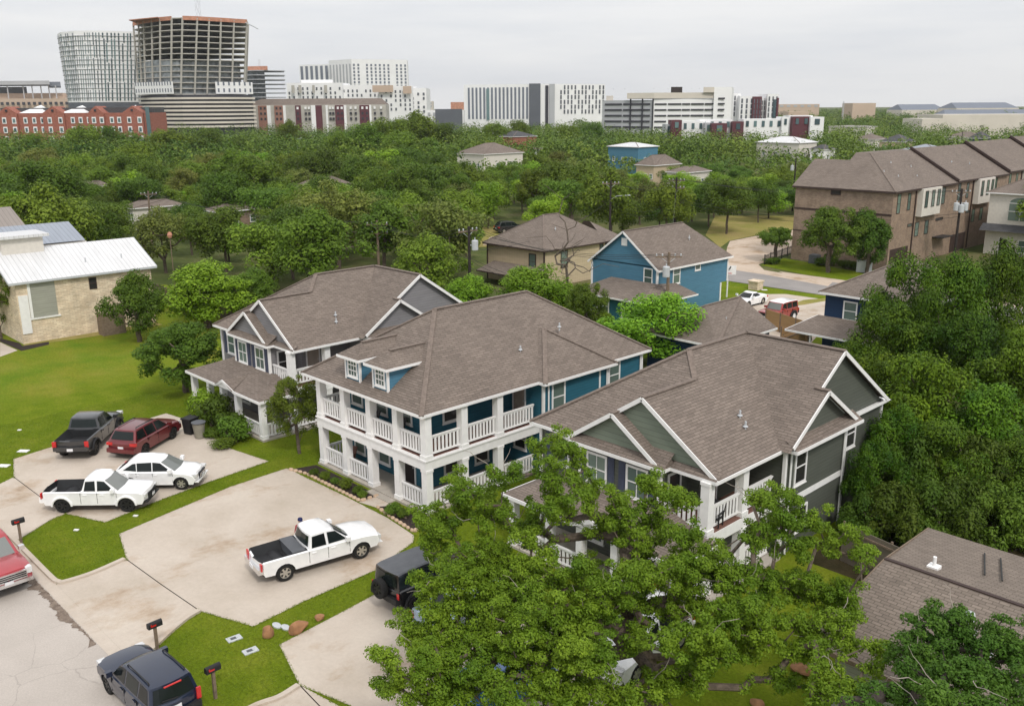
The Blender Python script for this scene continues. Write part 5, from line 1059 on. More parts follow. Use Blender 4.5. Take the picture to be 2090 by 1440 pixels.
def leaf_mesh(name, C_, Nn, S, mat, rng, asp=.55):
    n = len(C_); r = rng.normal(size=(n, 3)); a = unit(np.cross(Nn, r)); b = np.cross(Nn, a); S = S[:, None]
    bend = Nn * S * rng.uniform(-.25, .25, (n, 1))
    V = np.stack([C_ - a * S * .5, C_ + b * S * asp * .5 + bend, C_ + a * S * .5, C_ - b * S * asp * .5 + bend], 1).reshape(-1, 3)
    me = bpy.data.meshes.new(name); me.vertices.add(4 * n); me.loops.add(4 * n); me.polygons.add(n)
    me.vertices.foreach_set('co', V.astype(np.float32).ravel()); me.loops.foreach_set('vertex_index', np.arange(4 * n, dtype=np.int32))
    me.polygons.foreach_set('loop_start', np.arange(0, 4 * n, 4, dtype=np.int32)); me.polygons.foreach_set('loop_total', np.full(n, 4, dtype=np.int32))
    me.update(calc_edges=True); me.validate(); me.materials.append(mat); return me
def clump_leaves(rng, cen, rad, per, size, flat=.8, up=.55, core=.25, rag=.38):
    K = len(cen); idx = np.repeat(np.arange(K), np.maximum(8, (per * (rad / rad.mean()) ** 2).astype(int))); n = len(idx)
    d = unit(rng.normal(size=(n, 3)) + (0, 0, .25)); rr = rad[idx] * np.where(rng.random(n) < core, rng.uniform(.2, .8, n), rng.uniform(.75, 1.12, n))
    # every clump is itself lumpy: smaller sub-lobes push leaves in and out
    k = rng.normal(size=(K, 4, 3)); k = unit(k); dots = np.einsum('nj,nkj->nk', d, k[idx]); rr = rr * (.78 + .34 * np.clip(dots.max(1), 0, 1) ** 2)
    p = cen[idx] + d * rr[:, None] * (1, 1, flat); nn = unit(d + rng.normal(size=(n, 3)) * rag + (0, 0, up)); return p, nn, size * rng.uniform(.6, 1.35, n)
def skeleton(rng, trunk, targets, r_tip=.02, expo=.46, rmax=.5, n=5, mt='bark', twist=.12, name='trunk'):
    nodes = [np.array(p, float) for p in trunk]; par = [-1] + list(range(len(trunk) - 1)); leafs = []
    order = np.argsort([np.linalg.norm(t - nodes[-1]) for t in targets])
    for o in order:
        t = targets[o]; A = np.array(nodes); dv = t - A; ds = np.linalg.norm(dv, axis=1) + np.maximum(0, A[:, 2] - t[2]) * .8
        ds[:max(1, len(trunk) - 3)] += 100; i = int(np.argmin(ds)); p = nodes[i]; l = np.linalg.norm(t - p); m_ = max(1, int(l / .9)); last = i
        for s in range(1, m_ + 1):
            q = p + (t - p) * s / m_ + rng.normal(size=3) * twist * (l / m_) * (s < m_) + np.array([0, 0, -.10 * l * (s / m_) * (1 - s / m_)]); nodes.append(q); par.append(last); last = len(nodes) - 1
        leafs.append(last)
    cnt = np.zeros(len(nodes))
    for l in leafs:
        i = l
        while i >= 0: cnt[i] += 1; i = par[i]
    rad = np.minimum(r_tip * np.maximum(cnt, 1) ** expo * 1.25, rmax); q = MB(); done = set()
    kids = {}
    for i, p in enumerate(par): kids.setdefault(p, []).append(i)
    def chain(st):
        stack = [(st, None)]
        while stack:
            i, pre = stack.pop(); pts, rr = ([nodes[pre]], [rad[i]]) if pre is not None else ([], [])
            while True:
                pts.append(nodes[i]); rr.append(rad[i]); ks = sorted(kids.get(i, []), key=lambda k: -cnt[k])
                for k in ks[1:]: stack.append((k, i))
                if not ks: break
                i = ks[0]
            if len(pts) > 1: rr[-1] *= .6; q.tube(pts, rr, n if max(rr) < .12 else 8, cap=False)
    chain(0); return q, nodes
def crown_pts(rng, K, Rr, Hh, z0, shape='dome'):
    out = []
    while len(out) < K:
        p = rng.uniform(-1, 1, 3); l = math.hypot(p[0], p[1]); 
        if np.linalg.norm(p) > 1 or np.linalg.norm(p) < .40 and rng.random() < .8: continue
        if p[2] < -.25 and shape == 'dome' and rng.random() < .65: continue
        out.append((p[0] * Rr, p[1] * Rr, z0 + (p[2] + 1) / 2 * Hh))
    out = np.array(out); ecc = rng.uniform(.8, 1.2, 2); out[:, 0] *= ecc[0]; out[:, 1] *= ecc[1]
    # uneven outline: push whole sectors in and out
    th = np.arctan2(out[:, 1], out[:, 0]); ph = rng.uniform(0, 6.28, 3); f = 1 + .16 * np.sin(2 * th + ph[0]) + .12 * np.sin(3 * th + ph[1]) + .08 * np.sin(5 * th + ph[2]); out[:, :2] *= f[:, None]; return out
def make_proto(seed, Rr, Ht, clear, K, cr, per, ls, mat, flat=.8, up=.55, shape='dome', mt='bark', core=.25, rt=.028):
    """unit tree standing on the origin: returns (trunk mesh, crown mesh)"""
    rng = np.random.default_rng(seed); P_ = crown_pts(rng, K, Rr - cr * .7, Ht - clear - cr * 1.2, clear + cr * .4, shape); rad = cr * rng.uniform(.65, 1.3, K)
    q, _ = skeleton(rng, [(0, 0, -.1), (.05, .03, clear * .5), (.12, -.05, clear), (.1, .1, clear + (Ht - clear) * .3)], P_, rt, .46, .38, 5); 
    o = q.build('trunk', M[mt], uv=False); tm = o.data; bpy.data.objects.remove(o); c, nn, s = clump_leaves(rng, P_, rad, per, ls, flat, up, core); return tm, leaf_mesh('crown', c, nn, s, mat, rng)
def tree(proto, label, loc, sc=(1, 1, 1), rz=0, group=None, name='tree', cat='tree'):
    t = thing(name, label, cat, loc, rz, group); t.scale = sc
    for nm, me in (('trunk', proto[0]), ('crown', proto[1])):
        o = bpy.data.objects.new(nm, me); COL.objects.link(o); o.parent = t
    return t
PROTO = {}
def far_protos():
    s = 100
    for kind, (Rr, Ht, cl, K, cr, per, ls) in {'dark': (4.6, 9.6, 1.6, 30, 1.4, 250, .34), 'mid': (4.4, 9.4, 1.6, 34, 1.25, 220, .34), 'bright': (3.9, 9.8, 1.4, 26, 1.3, 240, .36), 'olive': (4.5, 8.8, 1.6, 40, 1.0, 170, .30)}.items():
        for k in range(3): s += 1; PROTO[kind, k] = (make_proto(s, Rr, Ht, cl, K, cr, per, ls, LEAF[kind]), Rr, Ht)
    for kind, (Rr, Ht, cl, K, cr, per, ls) in {'ndark': (3.6, 7.4, .8, 85, .75, 210, .24), 'nbright': (3.4, 7.2, .3, 74, .85, 230, .22), 'nbush': (2.6, 3.2, -.3, 60, .6, 200, .2), 'ndeep': (4.9, 11, .2, 36, 1.5, 560, .26), 'nlime': (4.6, 10, .2, 34, 1.4, 520, .27)}.items():
        for k in range(2 + (kind == 'ndeep')): s += 1; PROTO[kind, k] = (make_proto(s, Rr, Ht, cl, K, cr, per, ls, LEAF[{'ndark': 'dark', 'nbright': 'bright', 'ndeep': 'deep', 'nbush': 'dark', 'nlime': 'lime'}[kind]], shape='ball' if kind in ('nbush', 'nbright') else 'dome'), Rr, Ht)
    PROTO['nfine', 0] = (make_proto(77, 2.4, 5.2, .5, 95, .40, 150, .13, LEAF['mid'], .7, rt=.013), 2.4, 5.2)
    PROTO['nround', 0] = (make_proto(78, 3.0, 5.0, 1.6, 70, .55, 200, .2, LEAF['mid'], .8), 3.0, 5.0)
far_protos()
def plant(kind, k, px, pyb, pyt, pw, label, group=None, z=None, name='tree', g=None, cat='tree'):
    """a tree whose foot stands at (px,pyb) of the survey photo, as tall and as wide as measured there"""
    pr, Rr, Ht = PROTO[kind, k]; g = gz(px, pyb) if g is None else np.array(g); h = z or height(px, pyt, g); sx = pw / 1876.04 * np.linalg.norm(g - np.array([0, 0, H * .5])) / 2 / Rr
    return tree(pr, label, (g[0], g[1], 0), (sx, sx, h / Ht), random.uniform(0, 6.28), group, name, cat)
random.seed(11)
plant('ndark', 0, 380, 800, 652, 165, 'dark round oak between the vacant lot and the grey house', name='oak_tree')
plant('nfine', 0, 612, 925, 752, 130, 'small feathery tree in front of the grey house porch', name='young_tree')
plant('ndark', 1, 285, 697, 548, 125, 'dark spreading tree against the limestone wall', name='elm_tree')
plant('nbright', 0, 425, 668, 522, 200, 'bright yellow-green tree right of the limestone building', name='elm_tree')
plant('ndark', 1, 520, 640, 540, 110, 'mid-green tree between the bright tree and the grey roof', name='oak_tree')
plant('nfine', 0, 3, 690, 520, 110, 'loose olive tree cut by the left edge before the limestone building', name='oak_tree')
plant('nbright', 1, 1352, 745, 585, 225, 'rounded bright green tree between the teal and bright blue houses', name='elm_tree')
plant('nbright', 0, 950, 690, 554, 137, 'light green tree over the ridge of the grey house', name='elm_tree', g=(-66, 58, 0))
plant('nbright', 1, 1065, 690, 532, 181, 'bright bushy tree below the tan house', name='elm_tree', g=(-62, 62, 0))
plant('ndark', 0, 1182, 700, 572, 85, 'dark olive tree below the bare tree', name='oak_tree', g=(-55, 62.5, 0))
plant('nbright', 0, 1215, 690, 632, 55, 'small lime-green tree at the corner of the blue lean-to', name='young_tree', g=(-53.5, 63.5, 0))
plant('nbush', 0, 1275, 735, 655, 110, 'low green tree left of the yard tree', name='young_tree'); plant('nbush', 1, 1420, 740, 640, 110, 'low green tree right of the yard tree', name='young_tree')
plant('nround', 0, 1582, 533, 458, 84, 'small umbrella-shaped tree on the street corner', name='young_tree')
plant('ndark', 0, 1690, 556, 415, 115, 'dark tree in front of the left half of the brick end wall', name='oak_tree')
plant('ndark', 1, 1768, 558, 420, 95, 'dark tree in front of the right half of the brick end wall', name='oak_tree')
# the dense green wall of trees at the right
for i, (px, d, pyt, pw, kd, lab) in enumerate([(1845, 66, 508, 150, 'ndeep', 'olive elm over the navy house roof'), (1950, 64, 474, 165, 'ndeep', 'tallest elm, right of the navy house roof'), (2062, 66, 472, 160, 'ndeep', 'tall elm at the right edge below the stucco house'), (1905, 60, 575, 120, 'ndeep', 'small dark elm between the navy roof and the tallest elm'),
        (1835, 60, 588, 180, 'ndeep', 'rounded elm over the porch of the navy house'), (1990, 57, 622, 190, 'ndeep', 'broad elm below the tallest elm'), (2088, 54, 640, 200, 'nlime', 'bright elm at the right edge'), (1738, 60, 672, 90, 'ndeep', 'small elm at the end of the cedar fence'),
        (1795, 52, 690, 150, 'nlime', 'bright elm behind the end gable of the green house'), (1915, 48, 700, 215, 'nlime', 'bright elm above the low house roof'), (2040, 47, 752, 225, 'nlime', 'large bright elm over the far end of the low house'), (1840, 45, 815, 150, 'ndeep', 'dark elm beside the end gable of the green house'), (1940, 43.5, 850, 180, 'ndeep', 'dark elm leaning over the low house wing'), (2090, 43, 872, 190, 'ndeep', 'dark elm cut by the right edge above the low house'), (1790, 42.5, 880, 120, 'ndeep', 'dark elm pressed against the green house side wall')]):
    g = far(px, pyt, d); h = g[2]; g[2] = 0; plant(kd, i % (3 if kd == 'ndeep' else 2), px, 0, 0, pw * .93, lab + ', in the green wall', 'elms massed at the right', z=h, name='elm_tree', g=g)
for i, (px, d, h, pw) in enumerate([(1775, 40.8, 2.6, 120), (1840, 41, 3.0, 160), (1910, 40.8, 3.2, 160), (1980, 40.8, 3.3, 160), (2050, 40.6, 3.2, 160), (2110, 40.6, 3.2, 150), (1870, 43.5, 4.4, 170), (1990, 43.5, 4.6, 170), (1700, 57, 3.5, 120), (1760, 56, 3.6, 120)]):
    g = far(px, 900, d); g[2] = 0; plant('nbush', i % 2, px, 0, 0, pw, ['dark undergrowth shrub in the side yard right of the green house', 'dark undergrowth shrub between the elms and the low house roof', 'dark undergrowth shrub behind the green house'][0 if i < 1 else 1 if i < 8 else 2], 'undergrowth below the elms', z=h, name='bush', g=g, cat='shrub')
# bare dead tree
rng = np.random.default_rng(4); tg = np.array([(rng.normal() * 1.7, rng.normal() * 1.2, 4.0 + abs(rng.normal()) * 2.4) for _ in range(52)])
q, _ = skeleton(rng, [(0, 0, 0), (.1, 0, 1.5), (-.1, .1, 2.6), (0, 0, 3.4)], tg, .018, .45, .15, 5, twist=.22)
t = thing('dead_tree', 'bare leafless tree with crooked grey branches in front of the tan house', 'tree', (-60.5, 66, 0)); t.scale = (1.1, 1.1, 1.28); q.build('trunk', M['deadwood'], t, uv=False)
# foreground oak: lobes read from the photograph, each with its own distance
def big_oak(name, label, trunk, lobes, dist, mat, per, ls, seed, extra=0, spread=.85, bark='barkdark', rmax=.25, dead=30, cr=.46):
    rng = np.random.default_rng(seed); cen = []; rad = []
    for (px, py, r) in lobes:
        d = dist(py) + rng.uniform(-1.3, 1.3); c = far(px, py, d); rm = r / 1876.04 * d / .88; n = max(4, int((rm / cr) ** 2 * (1.8 if py < 1120 else 2.3)))
        for _ in range(n):
            v = unit(rng.normal(size=3)) * rm * rng.uniform(.2, 1.12); cen.append(c + v * (1, 1, spread)); rad.append(cr * rng.uniform(.62, 1.25))
        for _ in range(int(n * extra)):
            v = unit(rng.normal(size=3)) * rm * rng.uniform(.1, .8); cen.append(c + v * (1, 1, .5) + np.array([rng.normal() * .4, rng.normal() * .4, -rng.uniform(.8, 2.4)])); rad.append(cr * rng.uniform(.6, 1.1))
    cen = np.array(cen); rad = np.array(rad); cen[:, 2] = np.maximum(cen[:, 2], 1.3); org = trunk[0]
    T = thing(name, label, 'tree', tuple(org)); q, nodes = skeleton(rng, trunk, cen, .012, .47, rmax, 5, twist=.2); q.build('trunk', M[bark], T, org, uv=False)
    if dead:
        q = MB(); N_ = np.array(nodes); pick = rng.choice(len(N_) - 20, dead, replace=False) + 20
        for i in pick:
            p = N_[i]; dr = unit(rng.normal(size=3) + (0, 0, .5)); pts = [p]
            for s in range(5): dr = unit(dr + rng.normal(size=3) * .45); pts.append(pts[-1] + dr * .26)
            q.tube(pts, [.016, .014, .012, .01, .008, .005], 4)
        q.build('dead_twigs', M['twig'], T, org, uv=False)
    c, nn, s = clump_leaves(rng, cen, rad, per, ls, .7, .6, .3, .5); me = leaf_mesh('crown', c - np.array(org), nn, s, mat, rng, .6); o = bpy.data.objects.new('crown', me); COL.objects.link(o); o.parent = T; return T
LOBES = [(1150, 920, 62), (1125, 975, 48), (1190, 1005, 55), (1140, 1040, 48), (935, 990, 40), (965, 1020, 52), (1020, 965, 38), (1010, 1050, 58), (905, 1062, 46), (862, 1062, 36), (1080, 1080, 46), (900, 1110, 55), (1325, 985, 42), (1365, 1005, 40), (1395, 1015, 24), (1265, 1040, 52), (1335, 1062, 56), (1225, 1075, 46), (1395, 1098, 48), (1310, 1112, 62),
         (1575, 1025, 50), (1615, 1035, 44), (1560, 1078, 46), (1660, 1060, 34), (1700, 1098, 40), (1745, 1108, 36), (1782, 1130, 26), (1622, 1108, 44), (1540, 1108, 36), (1005, 1130, 70), (1080, 1150, 62), (940, 1172, 60), (872, 1190, 46), (1150, 1165, 50), (1205, 1180, 50), (1262, 1182, 50), (1450, 1152, 60), (1502, 1182, 62), (1562, 1182, 52), (1640, 1200, 52), (1718, 1222, 50),
         (842, 1290, 50), (795, 1342, 34), (900, 1272, 72), (980, 1262, 80), (1070, 1272, 80), (1148, 1290, 70), (1092, 1332, 60), (1400, 1232, 66), (1482, 1262, 62), (1560, 1262, 58), (1640, 1282, 58), (1718, 1290, 50), (1788, 1332, 40), (780, 1402, 40), (852, 1392, 68), (930, 1402, 66), (1010, 1372, 56), (1110, 1402, 66), (1190, 1412, 56), (1255, 1422, 46), (1405, 1372, 44), (1590, 1380, 30), (1690, 1392, 48), (1742, 1422, 40), (1650, 1424, 26), (1230, 1250, 50), (1310, 1232, 48), (1180, 1340, 60), (1372, 1302, 48), (1425, 1302, 50), (1350, 1392, 42), (1452, 1322, 46), (1300, 1436, 46), (1520, 1306, 46), (1330, 1182, 50), (1385, 1160, 50), (1000, 1205, 60), (1090, 1215, 60), (1180, 1240, 52), (925, 1330, 58), (1010, 1320, 58), (870, 1345, 50), (1040, 1430, 50), (1150, 1440, 50), (900, 1440, 50), (1680, 1340, 40), (1620, 1330, 36), (1292, 1300, 34), (1228, 1328, 40), (1210, 1290, 40)]
base = gz(1335, 1455)
trunk = [base - (0, 0, .1), far(1330, 1425, 27.6), far(1338, 1390, 27.4), far(1320, 1340, 27.4), far(1290, 1270, 27.8), far(1262, 1215, 28.2)]
big_oak('oak_tree', 'large light-green post oak with dark crooked limbs in the foreground yard', trunk, LOBES, lambda y: 31 - (y - 920) / 520 * 8.2, LEAF['front'], 170, .088, 21, extra=.14, cr=.25, dead=60, bark='bark')
L2 = [(1905, 1292, 66), (1975, 1290, 72), (2050, 1310, 70), (1880, 1345, 62), (1960, 1375, 72), (2050, 1392, 72), (1850, 1408, 56), (1920, 1430, 56), (2010, 1450, 60), (1775, 1432, 40), (2090, 1350, 60)]
b2 = np.array([-8.2, 17.5, 0]); tr2 = [b2, b2 + (.1, .2, 1.5), b2 + (-.2, .5, 3.0), b2 + (-.6, 1.2, 4.0)]
big_oak('oak_tree', 'dark green live oak with heavy grey limbs at the lower right corner', tr2, L2, lambda y: 23.2 - (y - 1290) / 150 * 3, LEAF['frontdark'], 160, .09, 22, extra=.12, cr=.24, dead=14)
# ------------------------------------------------------------------ the wood
CLEAR = [(1366, 1396, 366, 452, 141), (1234, 1262, 372, 476, 137), (1614, 1640, 326, 420, 178), (995, 1250, 440, 560, 135), (1205, 1495, 470, 640, 106), (1024, 1066, 450, 480, 165), (1450, 1655, 462, 560, 165), (1630, 2100, 285, 560, 175), (610, 704, 328, 356, 195), (948, 1050, 286, 325, 292), (430, 505, 392, 410, 160), (150, 185, 348, 358, 200), (275, 325, 398, 412, 170),
         (1018, 1088, 250, 284, 405), (1318, 1372, 292, 322, 245), (1240, 1345, 276, 300, 305), (1384, 1432, 308, 326, 230), (1540, 1672, 276, 290, 335), (1660, 1700, 288, 300, 325), (1225, 1500, 205, 262, 540), (1500, 1690, 235, 268, 450), (945, 1235, 172, 246, 720), (310, 530, 190, 252, 600), (70, 300, 215, 250, 470), (590, 780, 205, 236, 640), (1735, 1790, 215, 238, 950), (1930, 2090, 238, 258, 640), (1745, 1810, 262, 281, 425), (1800, 1865, 272, 285, 405), (1925, 2020, 264, 277, 435), (1845, 1935, 293, 303, 305), (1690, 1790, 245, 254, 560)]
rng = np.random.default_rng(8)
def proj(p):
    q = np.array(p) - (0, 0, H); w_ = q @ F; return 1045 + 1876.04 * (q @ RT) / w_, 720 - 1876.04 * (q @ UP) / w_
def blocked(x, y, h, r, d):
    if y < 105 and y > 94 and x > -120: return True
    if x > -66 and y < 96: return True
    if x > -110 and y < 47: return True
    if x > -116 and y < 37: return True
    if -86 < x < -70 and 72 < y < 93: return True
    if -84 < x < -62 and 96 < y < 150 : return True
    if x > -66 and 103 < y < 205 and x < -45: return True
    px, pt = proj((x, y, h)); w_ = r / d * 1876 * .8; _, pb = proj((x, y, 1.5))
    for a, b, c, e, dd in CLEAR:
        if d < dd and px + w_ > a and px - w_ < b and pt < e - 3 and pb > c: return True
    return False
spots = []; grid = {}
def ok(x, y, s):
    k = (int(x // 6), int(y // 6))
    for i in range(-2, 3):
        for j in range(-2, 3):
            for (a, b, c) in grid.get((k[0] + i, k[1] + j), ()):
                if (a - x) ** 2 + (b - y) ** 2 < s * s: return False
    return True
for _ in range(26000):
    d = 92 + 245 * math.sqrt(rng.random()) * rng.uniform(.6, 1); lat = rng.uniform(-.62, .60); x = d * (-.71955 + lat * .69444); y = d * (.69444 + lat * .71955)
    h = float(np.clip(rng.normal(9.6, 2.0), 5.5, 14)); r = h * .49
    if lat > .1 and d > 170: h *= .68; r *= .8
    if blocked(x, y, h, r, d) or not ok(x, y, 7.6 if d < 240 else 9.0): continue
    grid.setdefault((int(x // 6), int(y // 6)), []).append((x, y, h)); spots.append((d, x, y, h, r, lat))
spots.sort(); near, rest = spots[:285], spots[285:]
print('forest trees', len(spots), 'individual to', near[-1][0] if near else 0)
KL = {'dark': 'dark green oak', 'mid': 'mid-green oak', 'bright': 'bright yellow-green elm', 'olive': 'olive-toned oak'}
for i, (d, x, y, h, r, lat) in enumerate(near):
    kind = rng.choice(['dark', 'mid', 'bright', 'olive'], p=[.34, .36, .16, .14]); k = int(rng.integers(3)); pr, Rr, Ht = PROTO[kind, k]
    zone = ('in the left part of the wood behind the limestone building' if lat < -.27 else 'in the wood behind the grey and teal houses' if lat < -.02 else 'in the wood behind the tan and bright blue houses' if lat < .22 else 'in the trees left of the brick townhouses') + (', near edge' if d < 150 else ', middle rows' if d < 205 else ', far rows')
    s = r / Rr * rng.uniform(.92, 1.15); tree(pr, KL[kind] + ' ' + zone, (x, y, 0), (s, s, h / Ht), rng.uniform(0, 6.28), KL[kind] + 's ' + zone, 'oak_tree' if kind != 'bright' else 'elm_tree')
# taller clump in front of the white flats, and edge trees named in the photograph
for i, (px, pyt, pw, d) in enumerate([(690, 262, 80, 300), (740, 240, 90, 320), (790, 226, 95, 330), (850, 220, 105, 340), (905, 240, 80, 340), (650, 285, 70, 280), (815, 262, 100, 300), (880, 272, 80, 300), (1060, 236, 60, 420), (1010, 246, 70, 400), (1210, 240, 60, 420), (1160, 246, 70, 380), (170, 248, 90, 330), (225, 246, 80, 340), (60, 262, 50, 330), (340, 258, 90, 330), (420, 252, 90, 340), (500, 268, 80, 330), (590, 240, 60, 400)]):
    g = far(px, 250, d); g[2] = 0; plant(['mid', 'dark', 'mid'][i % 3], i % 3, px, 0, 0, pw, ['tall oak in the clump before the taupe flats', 'tall oak below the slab block', 'tall oak below the dormitory and unfinished tower'][0 if i < 8 else 1 if i < 12 else 2], ['tall oaks before the taupe flats', 'tall oaks below the slab block', 'tall oaks below the skyline at the left'][0 if i < 8 else 1 if i < 12 else 2], z=far(px, pyt, d)[2], g=g, name='oak_tree')
# the rest of the wood, out to the horizon, as one mass
cs, rs = [], []; rng = np.random.default_rng(9)
for (d, x, y, h, r, lat) in rest: 
    for _ in range(16): v = unit(rng.normal(size=3)); cs.append((x + v[0] * r * .8, y + v[1] * r * .8, h * .55 + v[2] * h * .36)); rs.append(1.5)
nfar = 0
for _ in range(9000):
    d = 320 + 2300 * rng.random() ** 1.9; lat = rng.uniform(-.64, .64); x = d * (-.71955 + lat * .69444); y = d * (.69444 + lat * .71955); h = rng.uniform(6, 11.5) * (1 if d < 900 else 1.15); r = h * .55
    if lat > .28 and d < 480 and rng.random() < .5: h *= .62; r *= .7
    if x > -66 and 103 < y < 205 and x < -45: continue
    px, pt = proj((x, y, h)); bad = False
    for a, b, c, e, dd in CLEAR:
        if d < dd and a < px < b and pt < e - 2: bad = True; break
    if bad: continue
    nfar += 1
    for _ in range(6 if d < 700 else 4): v = unit(rng.normal(size=3) + (0, 0, .2)); cs.append((x + v[0] * r * .75, y + v[1] * r * .75, h * .56 + v[2] * h * .30)); rs.append(h * .31 * (1 if d < 700 else 1.3))
cs, rs = np.array(cs), np.array(rs); c, nn, s = clump_leaves(rng, cs, rs, 20, .72, .9, .7, .08, .3); s = s * np.where(np.linalg.norm(c, axis=1) > 700, 2.0, 1.1)
woods = bpy.data.objects.new('woods', leaf_mesh('woods', c, nn, s, leafmat('leaves_far_wood', (.060, .115, .014), (.20, .245, .036), .2, 0, .035), rng, .8)); COL.objects.link(woods)
tag(woods, 'far green mass of treetops spreading to the horizon between the skyline buildings', 'wood', kind='stuff')
# ------------------------------------------------------------------ shrubs and bedding
SH = [make_proto(300 + k, .5, .62, .03, 16, .2, 130, .07, LEAF[('bright', 'mid', 'dark')[k]], .85, .4, 'ball') for k in range(3)]
def shrub(k, loc, s, sz, label, group=None, name='shrub'): return tree(SH[k], label, loc, (s, s, sz), random.uniform(0, 6), group, name, 'shrub')
for i, (px, py, s) in enumerate([(640, 966, .75), (663, 975, .9), (684, 983, .7), (706, 993, 1.05), (729, 1003, .8), (740, 1012, .75), (800, 1046, 1.15), (824, 1052, .9)]):
    g = gz(px, py + 4); shrub(1 if i % 2 else 2, (g[0], g[1], .02), s, s, 'clipped round shrub in the mulch bed before the teal house porch', 'clipped shrubs before the teal house')
for k, x, y, s, sz, lab in [(2, -55.6, 26.5, 3.3, 3.9, 'dark leafy shrub behind the bins'), (0, -57.2, 26.6, 2.6, 3.9, 'yellow-flowering shrub at the grey house porch end'), (2, -53.5, 26.2, 2.6, 2.6, 'dark shrub between the grey porch columns'), (2, -52.1, 25.6, 3.0, 2.7, 'large dark shrub by the last grey porch column'), (1, -54.0, 25.2, 2.2, 1.0, 'low spreading plant beside the bins'), (1, -51.6, 24.6, 2.0, 1.0, 'low plant at the tip of the grey bed'), (2, -58.8, 26.4, 2.0, 2.5, 'dark shrub by the far porch column'),
                            (2, -63.3, 110.0, 3, 1.6, 'dark clipped hedge shrub at the foot of the brick wall left'), (2, -58.5, 113.8, 4, 1.8, 'dark hedge shrub at the foot of the brick wall middle'), (2, -54.5, 113.6, 4, 1.8, 'dark hedge shrub at the foot of the brick wall right')]: shrub(k, (x, y, 0), s, sz, lab, name='shrub')
for i, b in enumerate(BEDS):
    pts = [np.array(p[:2]) for p in b][:5 if i == 0 else 4]; rng2 = random.Random(i)
    for p, q_ in zip(pts[:-1], pts[1:]):
        l = np.linalg.norm(q_ - p); n = int(l / .33)
        for k in range(n):
            c = p + (q_ - p) * (k + .5) / n; mb = MB(); w_ = .13 * rng2.uniform(.85, 1.2); mb.lathe([(w_ * .9, -.02), (w_, .05), (w_ * .75, .11), (0, .12)], 7); a = math.atan2(*(q_ - p)[::-1])
            o = one('edging_stone', 'tan edging stone around the mulch bed before the teal house', 'stone', mb, M['stone'], (c[0], c[1], .02), a, 'edging stones around the mulch beds'); o.scale = (1.25, .8, 1)

# ------------------------------------------------------------------ grass blades on the near lawns, ragged along the concrete
def inside(poly, x, y):
    c = np.zeros(len(x), bool); n = len(poly)
    for i in range(n):
        x1, y1 = poly[i][:2]; x2, y2 = poly[(i + 1) % n][:2]
        if y1 == y2: continue
        k = ((y1 > y) != (y2 > y)) & (x < (x2 - x1) * (y - y1) / (y2 - y1) + x1); c ^= k
    return c
def grass():
    rng = np.random.default_rng(31); polys = [[tuple(v.co[:2]) for v in o.data.vertices] for o in bpy.data.objects if o.name.split('.')[0] in ('driveway', 'driveway_apron', 'walkway', 'planting_bed')]
    x = rng.uniform(-66, -17, 230000); y = rng.uniform(11.2, 32, 230000); m_ = np.zeros(len(x), bool)
    for p in polys: m_ |= inside(p, x, y)
    for r_ in ((-61, 26.3, -50, 46), (-45.2, 27, -34.6, 46), (-30.4, 27.2, -19, 46)): m_ |= (x > r_[0]) & (x < r_[2]) & (y > r_[1]) & (y < r_[3])
    x, y = x[~m_], y[~m_]; ex, ey = [], []
    for p in polys[:-4]:
        for a, b in zip(p, p[1:] + p[:1]):
            l = math.dist(a, b); n = int(l * 70); t = rng.random(n); w_ = rng.normal(size=n) * .035; dx, dy = (b[0] - a[0]) / l, (b[1] - a[1]) / l
            if min(a[1], b[1]) < 11.2: continue
            ex.append(a[0] + (b[0] - a[0]) * t - dy * w_); ey.append(a[1] + (b[1] - a[1]) * t + dx * w_)
    inner = np.concatenate(ex), np.concatenate(ey); far_in = np.zeros(len(inner[0]), int)
    for p in polys: far_in += inside(p, inner[0] + .0, inner[1])
    # keep only borders that touch lawn on one side: drop points buried inside two slabs
    k = far_in < 2; s_ = np.zeros(len(inner[0]), bool)
    for ang in (0, 1.57, 3.14, 4.71):
        q = np.zeros(len(inner[0]), bool)
        for p in polys: q |= inside(p, inner[0] + .25 * math.cos(ang), inner[1] + .25 * math.sin(ang))
        s_ |= ~q
    k &= s_; x = np.concatenate([x, inner[0][k]]); y = np.concatenate([y, inner[1][k]])
    n = len(x); C_ = np.stack([x, y, rng.uniform(.02, .045, n)], 1); N_ = unit(rng.normal(size=(n, 3)) * (.8, .8, .3) + (0, 0, .9)); S_ = rng.uniform(.035, .08, n)
    o = bpy.data.objects.new('grass', leaf_mesh('grass', C_, N_, S_, leafmat('grass_blades', (.150, .205, .014), (.235, .272, .030), .25, 0), rng, .35)); COL.objects.link(o); tag(o, 'short mown grass around the driveways of the three front houses', 'grass', kind='stuff')
grass()
